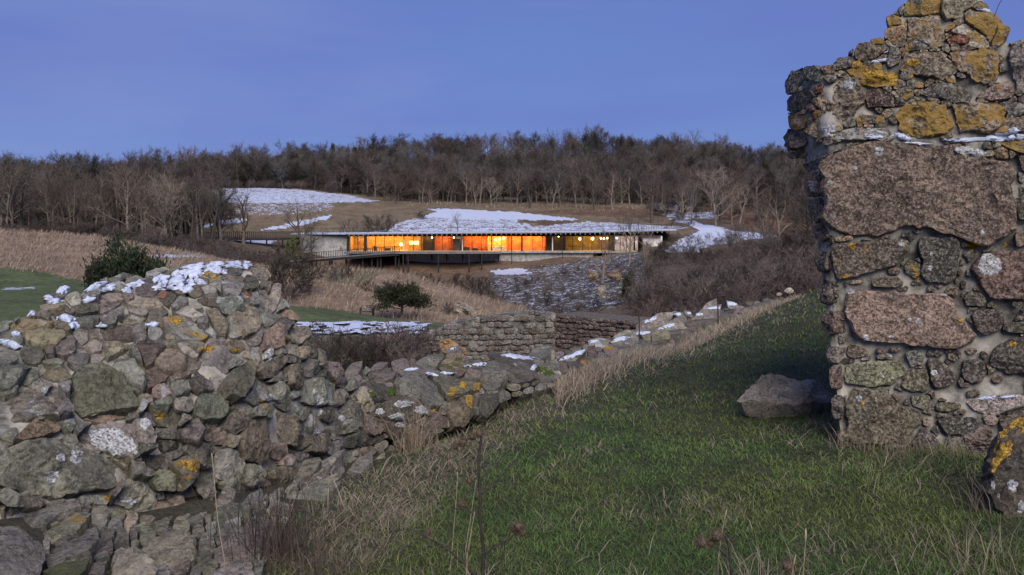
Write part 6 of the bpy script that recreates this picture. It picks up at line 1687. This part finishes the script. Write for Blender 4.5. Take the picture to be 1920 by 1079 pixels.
ashlar(rw, xy(1042, 44.0), xy(1235, 40.0), -4.62, -4.62, -7.2, .21, .3, .6, 'kkbkpkk', 6, 290, skip=.02)
wall_core(rw, xy(1042, 44.0), xy(1240, 40.0), topr, -7.6, 1.9, M['earth_core'])
# broad coping: slabs in two rows
crng = np.random.default_rng(8)
Aw, Bw = np.array(xy(1038, 44.1)), np.array(xy(1240, 40.0)); dv = (Bw - Aw) / np.linalg.norm(Bw - Aw); nv = np.array([-dv[1], dv[0]]); Lw = np.linalg.norm(Bw - Aw)
for row in range(3):
    s_ = 0
    while s_ < Lw:
        w = crng.uniform(.5, 1.0); p = Aw + dv * (s_ + w / 2) + nv * (.36 + row * .64)
        mb = MB(); hz = crng.uniform(.12, .18)
        mb.box((0, 0, 0), (w * .97, .61, hz), None)
        o = mb.build('coping_stone', M['stone_far'], rw, color=(*(np.array(PAL['G']) * crng.uniform(.8, 1.25)), 1))
        b0 = rw.location; o.location = (p[0] - b0[0], p[1] - b0[1], -4.62 + hz / 2 - .02 - b0[2]); o.rotation_euler.z = math.atan2(dv[1], dv[0])
        o['pale_lichen'], o['ochre_lichen'], o['moss'] = .35, .05, .1
        s_ += w
# rock outcrops
for k, (u, v, ru, rv, d, code, lab) in enumerate([(875, 582, 24, 13, 62, 'G', 'grey rock beside the round bush at the foot of the hillock'), (1112, 518, 9, 13, 118, 'b', 'pale rock left of the thin bare trunk on the snowy slope'), (1152, 517, 12, 12, 119, 'b', 'pale rock right of the thin bare trunk on the snowy slope'), (1220, 554, 18, 7, 96, 'l', 'long pale rock lying low in the ravine'), (1205, 575, 8, 11, 92, 'G', 'grey upright rock below the long pale one'), (1128, 548, 10, 10, 104, 'G', 'grey rock at the foot of the bare trunk on the slope'), (848, 655, 26, 16, 38, 'o', 'ochre stained block lying before the courtyard wall')]):
    a = np.arange(11) / 11 * 2 * np.pi
    rr = 1 + .28 * np.sin(2 * a + k) + .22 * np.cos(3 * a + 2 * k) + .1 * np.sin(5 * a + k)
    boulder([(u + ru * q * math.cos(t), v + rv * q * math.sin(t)) for t, q in zip(a, rr)], code, lab, d, .5, (.3, .05, .3))
# bench
bn = thing('bench', 'dark timber bench with two end posts beside the lawn edge', 'bench', (P(688, 602, 57.4)[0], 57.4, float(zground(P(688, 602, 57.4)[0], 57.4))))
M['dark_wood'] = plain('dark_timber', (0.045, 0.035, 0.032), 0.8, 0.3, 12)
b0 = np.array(bn.location)
for sx in (-.42, .42):
    mb = MB(); mb.box(b0 + [sx, 0, .25], (.12, .30, .56)); mb.build('post', M['dark_wood'], bn)
mb = MB(); mb.box(b0 + [0, -.02, .26], (.72, .30, .05)); mb.build('seat', M['dark_wood'], bn)
mb = MB(); mb.box(b0 + [0, .12, .42], (.72, .04, .20)); mb.build('backrest', M['deck'], bn)
# thin white post on the bank
# ------------------------------------------------------------------ grass
def blades(p, L, W, lean, az, tint, bend=.6, rng=RNG):
    """Curved three-face blades from base points p."""
    n = len(p)
    dr = np.stack([np.cos(az), np.sin(az), np.zeros(n)], -1)
    up = np.array([0, 0, 1.0])
    d1 = dr * np.sin(lean)[:, None] + up * np.cos(lean)[:, None]
    l2 = np.minimum(lean + bend, 1.75)
    d2 = dr * np.sin(l2)[:, None] + up * np.cos(l2)[:, None]
    fa = rng.uniform(0, 6.28, n); sd = np.stack([np.cos(fa), np.sin(fa), np.zeros(n)], -1) * (W * .5)[:, None]
    m = p + d1 * (L * .55)[:, None]; t = m + d2 * (L * .45)[:, None]
    V = np.stack([p - sd, p + sd, m + sd * .8, m - sd * .8, t], 1).reshape(-1, 3)
    b = np.arange(n)[:, None] * 5
    return V, b + np.array([[0, 1, 2, 3]]), b + np.array([[3, 2, 4]]), np.repeat(tint, 5, 0)
def ground_pts(n, u0, u1, d0, d1, poly=None, power=-1.0, rng=RNG, jit=14):
    """Points on the turf, thinning with distance."""
    t = rng.uniform(0, 1, n)
    d = (d0 ** power + t * (d1 ** power - d0 ** power)) ** (1 / power) if power else d0 * (d1 / d0) ** t
    u = rng.uniform(u0, u1, n); x = (u - UH) / F * d
    z = zground(x, d); v = VH - z / d * F
    k = np.ones(n, bool)
    if poly is not None: k = inpoly(u + rng.normal(size=n) * jit, v + rng.normal(size=n) * jit * .5, poly)
    return np.stack([x, d, z], -1)[k], u[k], v[k]
TURF = [(430, 1500), (520, 1010), (600, 935), (740, 868), (860, 812), (960, 758), (1060, 727), (1160, 698), (1240, 668), (1320, 632), (1400, 600), (1490, 566), (1560, 534), (1700, 480), (2600, 400), (2600, 1500)]
p, u, v = ground_pts(270000, 380, 2150, 3.0, 19, TURF, -0.6)
kp = (fbm(p * [2.4, 2.4, 0] + 90, 2) > -.42) | (RNG.uniform(size=len(p)) < .25); p, u, v = p[kp], u[kp], v[kp]
n = len(p); d = p[:, 1]
nz1 = fbm(p * [1.1, 1.1, 0], 3); nz2 = noise3(p * [5, 5, 0]); 
edge_poly = [(480, 1079), (560, 960), (640, 900), (760, 850), (960, 740), (1060, 690), (1300, 610), (1500, 545), (1560, 545), (1420, 625), (1250, 690), (1120, 745), (1000, 800), (900, 880), (800, 960), (680, 1079)]
tanw = np.clip(nz1 * 0.75 - .03 + nz2 * .25, 0, 1)
tanw = np.where(inpoly(u + RNG.normal(size=n) * 25, v + RNG.normal(size=n) * 12, edge_poly), np.maximum(tanw, .62), tanw)
is_tan = RNG.uniform(size=n) < tanw
g1, g2, g3 = np.array([.080, .145, .038]), np.array([.130, .158, .046]), np.array([.048, .080, .030])
mixv = np.clip(.5 + fbm(p * [.7, .7, 0] + 30, 2) * 1.3, 0, 1)[:, None]
tint = g1 * (1 - mixv) + g2 * mixv
dk = np.clip(fbm(p * [1.7, 1.7, 0] + 60, 2) * 1.6, 0, 1)[:, None]; tint = tint * (1 - dk) + g3 * dk
tint = tint * RNG.uniform(.7, 1.35, (n, 1))
tt = np.array([.25, .205, .15]) * RNG.uniform(.55, 1.35, (n, 1)) * (1 + RNG.uniform(-.06, .06, (n, 3)))
tint = np.where(is_tan[:, None], tt, tint)
L = np.where(is_tan, RNG.uniform(.05, .15, n), RNG.uniform(.03, .085, n) * (1 + .5 * np.clip(nz1, -1, 1)))
W = np.where(is_tan, .0030, .0036) * np.maximum(d / 3.4, 1) * RNG.uniform(.7, 1.3, n)
lean = np.where(is_tan, RNG.uniform(.5, 1.5, n), RNG.uniform(.3, 1.25, n))
V, Q, T, C = blades(p - [0, 0, .012], L, W, lean, RNG.uniform(0, 6.28, n), tint, .7)
link('grass', mesh_data('grass', V, [Q, T], M['blades'], True, {'tint': C}), kind='stuff')
# long dead grass and stalks along the walls and in the foreground
p, u, v = ground_pts(42000, 380, 1990, 3.3, 18, edge_poly, -0.5, jit=22)
p2, u2, v2 = ground_pts(6000, 700, 1990, 3.2, 4.6, [(760, 1200), (900, 1040), (1150, 1040), (1300, 1000), (1480, 990), (1700, 1050), (1930, 1010), (1990, 1200)], -0.6, jit=30)
p3, u3, v3 = ground_pts(26000, 1400, 1990, 4.5, 10, [(1540, 700), (1600, 800), (1600, 880), (1780, 870), (1900, 840), (1900, 900), (1600, 930), (1480, 830)], -0.6, jit=26)
p = np.concatenate([p, p2[::2], p3[::3]]); cl = np.clip(fbm(p * [2.2, 2.2, 0] + 7, 2) * 1.6 + .45, 0, 1); p = p[RNG.uniform(size=len(p)) < cl]
n = len(p); d = p[:, 1]
col = np.where(RNG.uniform(size=(n, 1)) < .72, np.array([[.30, .245, .18]]), np.array([[.13, .095, .072]])) * RNG.uniform(.6, 1.35, (n, 1))
V, Q, T, C = blades(p - [0, 0, .01], RNG.uniform(.06, .23, n), .0028 * np.maximum(d / 3.4, 1) * RNG.uniform(.6, 1.3, n), RNG.uniform(.6, 1.55, n), RNG.normal(.4, 1.4, n), col, .5)
q4 = np.array([[np.interp(t, [0, .25, .5, .75, 1], [1040, 1150, 1240, 1340, 1500]), np.interp(t, [0, .25, .5, .75, 1], [10.4, 11.7, 13.1, 15.2, 17.6])] for t in RNG.uniform(0, 1, 7000)])
q4[:, 1] -= np.abs(RNG.normal(size=7000)) * .6 + .1; x4 = (q4[:, 0] - UH) / F * q4[:, 1]
p4 = np.stack([x4, q4[:, 1], zground(x4, q4[:, 1])], -1)
V4, Q4, T4, C4 = blades(p4, RNG.uniform(.08, .27, 7000), np.full(7000, .010), RNG.uniform(.05, .8, 7000), RNG.normal(.4, 1.2, 7000), np.array([[.33, .27, .20]]) * RNG.uniform(.6, 1.3, (7000, 1)), .6)
V, Q, T, C = np.concatenate([V, V4]), np.concatenate([Q, Q4 + len(V)]), np.concatenate([T, T4 + len(V)]), np.concatenate([C, C4])
link('dead_grass', mesh_data('dead_grass', V, [Q, T], M['blades'], True, {'tint': C}), kind='stuff')
# dry grass on the far hillocks
ps = []
for poly, d0, d1, cnt in [([(-300, 425), (420, 420), (520, 500), (520, 620), (165, 545), (90, 512), (-300, 495)], 70, 116, 30000), ([(480, 480), (760, 480), (960, 540), (1000, 610), (790, 604), (640, 584), (480, 560)], 56, 96, 26000), ([(690, 380), (1260, 385), (1280, 402), (960, 394), (800, 384)], 190, 222, 5000)]:
    q, _, _ = ground_pts(cnt, poly[0][0], max(k[0] for k in poly), d0, d1, poly, 1.0, jit=4); ps.append(q)
p = np.concatenate(ps); cl = np.clip(fbm(p * [.35, .35, 0] + 3, 3) * 1.3 + .55, 0, 1); p = p[RNG.uniform(size=len(p)) < cl]
n = len(p)
col = np.array([[.31, .24, .175]]) * RNG.uniform(.55, 1.4, (n, 1)) * (1 + RNG.uniform(-.05, .05, (n, 3)))
V, Q, T, C = blades(p - [0, 0, .05], RNG.uniform(.3, .75, n), .055 * np.maximum(p[:, 1] / 80, .8) * RNG.uniform(.6, 1.3, n), RNG.uniform(.1, .7, n), RNG.normal(.3, .9, n), col, .5)
link('dry_grass', mesh_data('dry_grass', V, [Q, T], M['blades'], True, {'tint': C}), kind='stuff')

# tufts that stand out singly
def tuft(name, label, u, d, n, L0, L1, spread, col, W=.0035, lean=.35, seed=0):
    rng = np.random.default_rng(seed); x = (u - UH) / F * d; z = float(zground(x, d))
    p = np.stack([rng.normal(size=n) * spread, rng.normal(size=n) * spread, np.full(n, -.02)], -1)
    c = np.array([col]) * rng.uniform(.6, 1.3, (n, 1))
    V, Q, T, C = blades(p, rng.uniform(L0, L1, n), W * rng.uniform(.6, 1.2, n), np.abs(rng.normal(size=n)) * lean, rng.uniform(0, 6.28, n), c, .35, rng)
    o = link(name, mesh_data(name, V, [Q, T], M['blades'], True, {'tint': C}), None, (x, d, z))
    return tag(o, label, 'grass tuft')
tuft('grass_tuft', 'tall pale dead grass tuft standing before the low wall', 772, 7.0, 120, .2, .55, .06, (.32, .25, .17), .006, .35, 1)
tuft('grass_tuft', 'thin upright pale stalks right of the tall tuft before the low wall', 800, 7.4, 34, .25, .52, .05, (.30, .24, .17), .006, .3, 2)
tuft('grass_tuft', 'dark brown bundle of dead stems at the corner of the stone footing', 515, 4.15, 230, .2, .62, .10, (.085, .062, .052), .0035, .35, 3)
tuft('grass_tuft', 'second dark bundle of dead stems left of the burdock at the lower edge', 590, 3.85, 130, .15, .45, .12, (.10, .078, .06), .0035, .6, 4)
tuft('grass_tuft', 'pale clump of dead grass near the second burdock at the lower edge', 1420, 3.85, 150, .10, .30, .10, (.30, .25, .19), .0032, .9, 5)
tuft('grass_tuft', 'pale dead grass clump below the dark lichen boulder', 1850, 3.95, 110, .10, .28, .10, (.28, .23, .17), .0032, .8, 6)
tuft('grass_tuft', 'hanging dead grass at the left foot of the dark lichen boulder', 1850, 4.65, 120, .12, .28, .05, (.24, .19, .14), .004, .7, 7)

M['stalk_dark'] = plain('dark_stalk', (0.045, 0.034, 0.030), 0.8, 0.3, 30)
M['stalk_pale'] = plain('pale_stalk', (0.34, 0.27, 0.19), 0.8, 0.25, 30)
M['bur'] = plain('brown_bur', (0.11, 0.078, 0.055), 0.9, 0.35, 90)
def burdock(label, d, stems, burs, seed):
    """Dead burdock: stems as (pixel polyline, radius in m), burs as (u, v, radius px) in the photograph."""
    rng = np.random.default_rng(seed)
    u0, v0 = stems[0][0][0]
    root = thing('dead_burdock', label, 'plant', tuple(P(u0, v0, d)))
    for k, (pl, r) in enumerate(stems):
        pts = np.array([P(q[0], q[1], d + (q[2] if len(q) > 2 else 0)) for q in pl])
        t = np.linspace(0, 1, len(pts)); tt = np.linspace(0, 1, 12)
        pts = np.stack([np.interp(tt, t, pts[:, c]) for c in range(3)], -1) + rng.normal(size=(12, 3)) * .0016
        mb = MB(); mb.tube(pts, r * 1.35 * np.linspace(1, .55, 12), 6); mb.build('stem' if k == 0 else 'branch', M['stalk_dark'], root, smooth_=True)
    for q in burs:
        c = P(q[0], q[1], d + (q[3] if len(q) > 3 else 0)); r = q[2] / F * d * 1.3
        mb = MB()
        a = np.linspace(-.5, .5, 7) * np.pi
        mb.tube(c + np.stack([np.zeros(7), np.zeros(7), r * .62 * np.sin(a)], -1), np.maximum(r * .62 * np.cos(a), 1e-4), 10)
        dr = rng.normal(size=(150, 3)); dr /= np.linalg.norm(dr, axis=1)[:, None]
        sd = np.cross(dr, rng.normal(size=(150, 3))); sd /= np.linalg.norm(sd, axis=1)[:, None]
        L = r * rng.uniform(.95, 1.35, (150, 1)); b = c + dr * r * .55
        V = np.stack([b - sd * .0011, b + sd * .0011, c + dr * L + np.array([0, 0, .12]) * r], 1).reshape(-1, 3)
        mb.add(V, T=np.arange(450).reshape(-1, 3))
        mb.build('bur', M['bur'], root)
burdock('tall dead burdock with brown spiny burs in the middle foreground', 3.62,
    [([(905, 1105), (908, 1040), (899, 970), (901, 930), (897, 880), (902, 830), (899, 812)], .0062), ([(899, 970), (880, 958), (855, 953), (845, 955)], .0035), ([(908, 1040), (930, 1024), (955, 1010), (972, 998)], .004), ([(899, 930), (920, 912), (940, 895), (952, 880)], .003),
     ([(905, 1095), (870, 1055), (840, 1030), (800, 1008), (780, 996)], .0042), ([(899, 832), (888, 820), (870, 826), (852, 838)], .0022), ([(925, 1075), (942, 1050), (950, 1010)], .003)],
    [(899, 814, 8), (885, 820, 7, .02), (868, 831, 9), (853, 837, 7), (880, 903, 7, .05), (866, 945, 8), (972, 988, 9), (963, 992, 8, .03), (979, 999, 8), (803, 997, 6)], 1)
burdock('short dead burdock with two burs at the lower right of centre', 3.7, [([(1374, 1110), (1370, 1060), (1366, 1020), (1360, 1005)], .005), ([(1369, 1050), (1352, 1035), (1335, 1020)], .003)], [(1316, 1017, 12), (1344, 1005, 12, .03), (1334, 1020, 8, .05)], 2)
burdock('single burdock bur close to the lower edge beside a pale stalk', 3.72, [([(1472, 1112), (1474, 1085), (1476, 1066)], .004)], [(1476, 1062, 12)], 3)
def stalk(label, pl, d, r, col='stalk_pale', head=None):
    pts = np.array([P(q[0], q[1], d) for q in pl]); t = np.linspace(0, 1, len(pts)); tt = np.linspace(0, 1, 10)
    pts = np.stack([np.interp(tt, t, pts[:, c]) for c in range(3)], -1)
    rr = np.full(10, r)
    if head: rr[-3:] = [r * head, r * head, r * .4]
    mb = MB(); base = pts[0].copy(); mb.tube(pts - base, rr, 5)
    o = mb.build('dry_stalk', M[col], None, tuple(base), smooth_=True)
    return tag(o, label, 'stalk')
for k_, (u_, d_) in enumerate([(1592, 6.25), (1640, 6.1), (1700, 5.95), (1760, 5.85), (1815, 5.7)]):
    tuft('grass_tuft', ['dead grass at the left corner of the tower foot', 'dead grass below the big mossy corner stone of the tower', 'low dead grass right of the mossy corner stone', 'dead grass at the middle of the tower foot', 'dead grass by the tower foot next to the lichen boulder'][k_], u_, d_, 110, .08, .24, .07, (.24, .20, .14), .0042, .9, 30 + k_)
stalk('long thin pale stalk bending over the mossy footing at the left', [(425, 1110), (421, 1050), (410, 990), (404, 930), (400, 880), (397, 850)], 3.85, .0022)
stalk('pale grass stalk with a narrow seed head right of the second burdock', [(1504, 1110), (1507, 1060), (1510, 1020), (1511, 990)], 3.75, .0022, head=2.2)
stalk('slanting pale stalk with a seed head above the pair of burs', [(1345, 1060), (1352, 1010), (1358, 975), (1363, 955)], 3.8, .0018, head=2.2)
stalk('short pale stalk behind the single bur at the lower edge', [(1480, 1105), (1486, 1070), (1492, 1040)], 3.78, .002, head=1.8)
stalk('pale stalk crossing behind the tall burdock', [(880, 1100), (873, 1030), (884, 960), (893, 900)], 3.75, .0018)
stalk('pale stalk left of the tall burdock', [(842, 1095), (850, 1000), (856, 930), (858, 885)], 3.7, .0016)
stalk('pale stalk leaning left in front of the tall burdock', [(874, 1112), (876, 1040), (890, 960)], 3.58, .0016)
stalk('thin dark stalk standing on the far part of the low wall', [(1198, 668), (1199, 630), (1198, 588)], 13.4, .010, 'stalk_dark')
stalk('short dark stalk before the far part of the low wall', [(1222, 655), (1221, 630)], 13.2, .009, 'stalk_dark')
stalk('dark stalk at the crest of the grass slope near the low wall', [(1347, 612), (1346, 580), (1347, 548)], 15.2, .012, 'stalk_dark')
stalk('tall thin reddish stem rising from the stone footing', [(518, 1000), (520, 940), (519, 880)], 4.4, .003, 'stalk_dark')
stalk('dead stem leaning right over the footing stones', [(628, 905), (650, 890), (680, 910), (705, 935)], 5.4, .004, 'stalk_dark')
stalk('pale broken stalk bent like a tent over the footing', [(612, 975), (617, 905), (618, 880), (632, 915), (648, 960)], 4.9, .0028)
stalk('thin bare twig on top of the tower wall', [(1865, 30), (1872, 10), (1886, -12)], 6.2, .0025, 'stalk_dark')
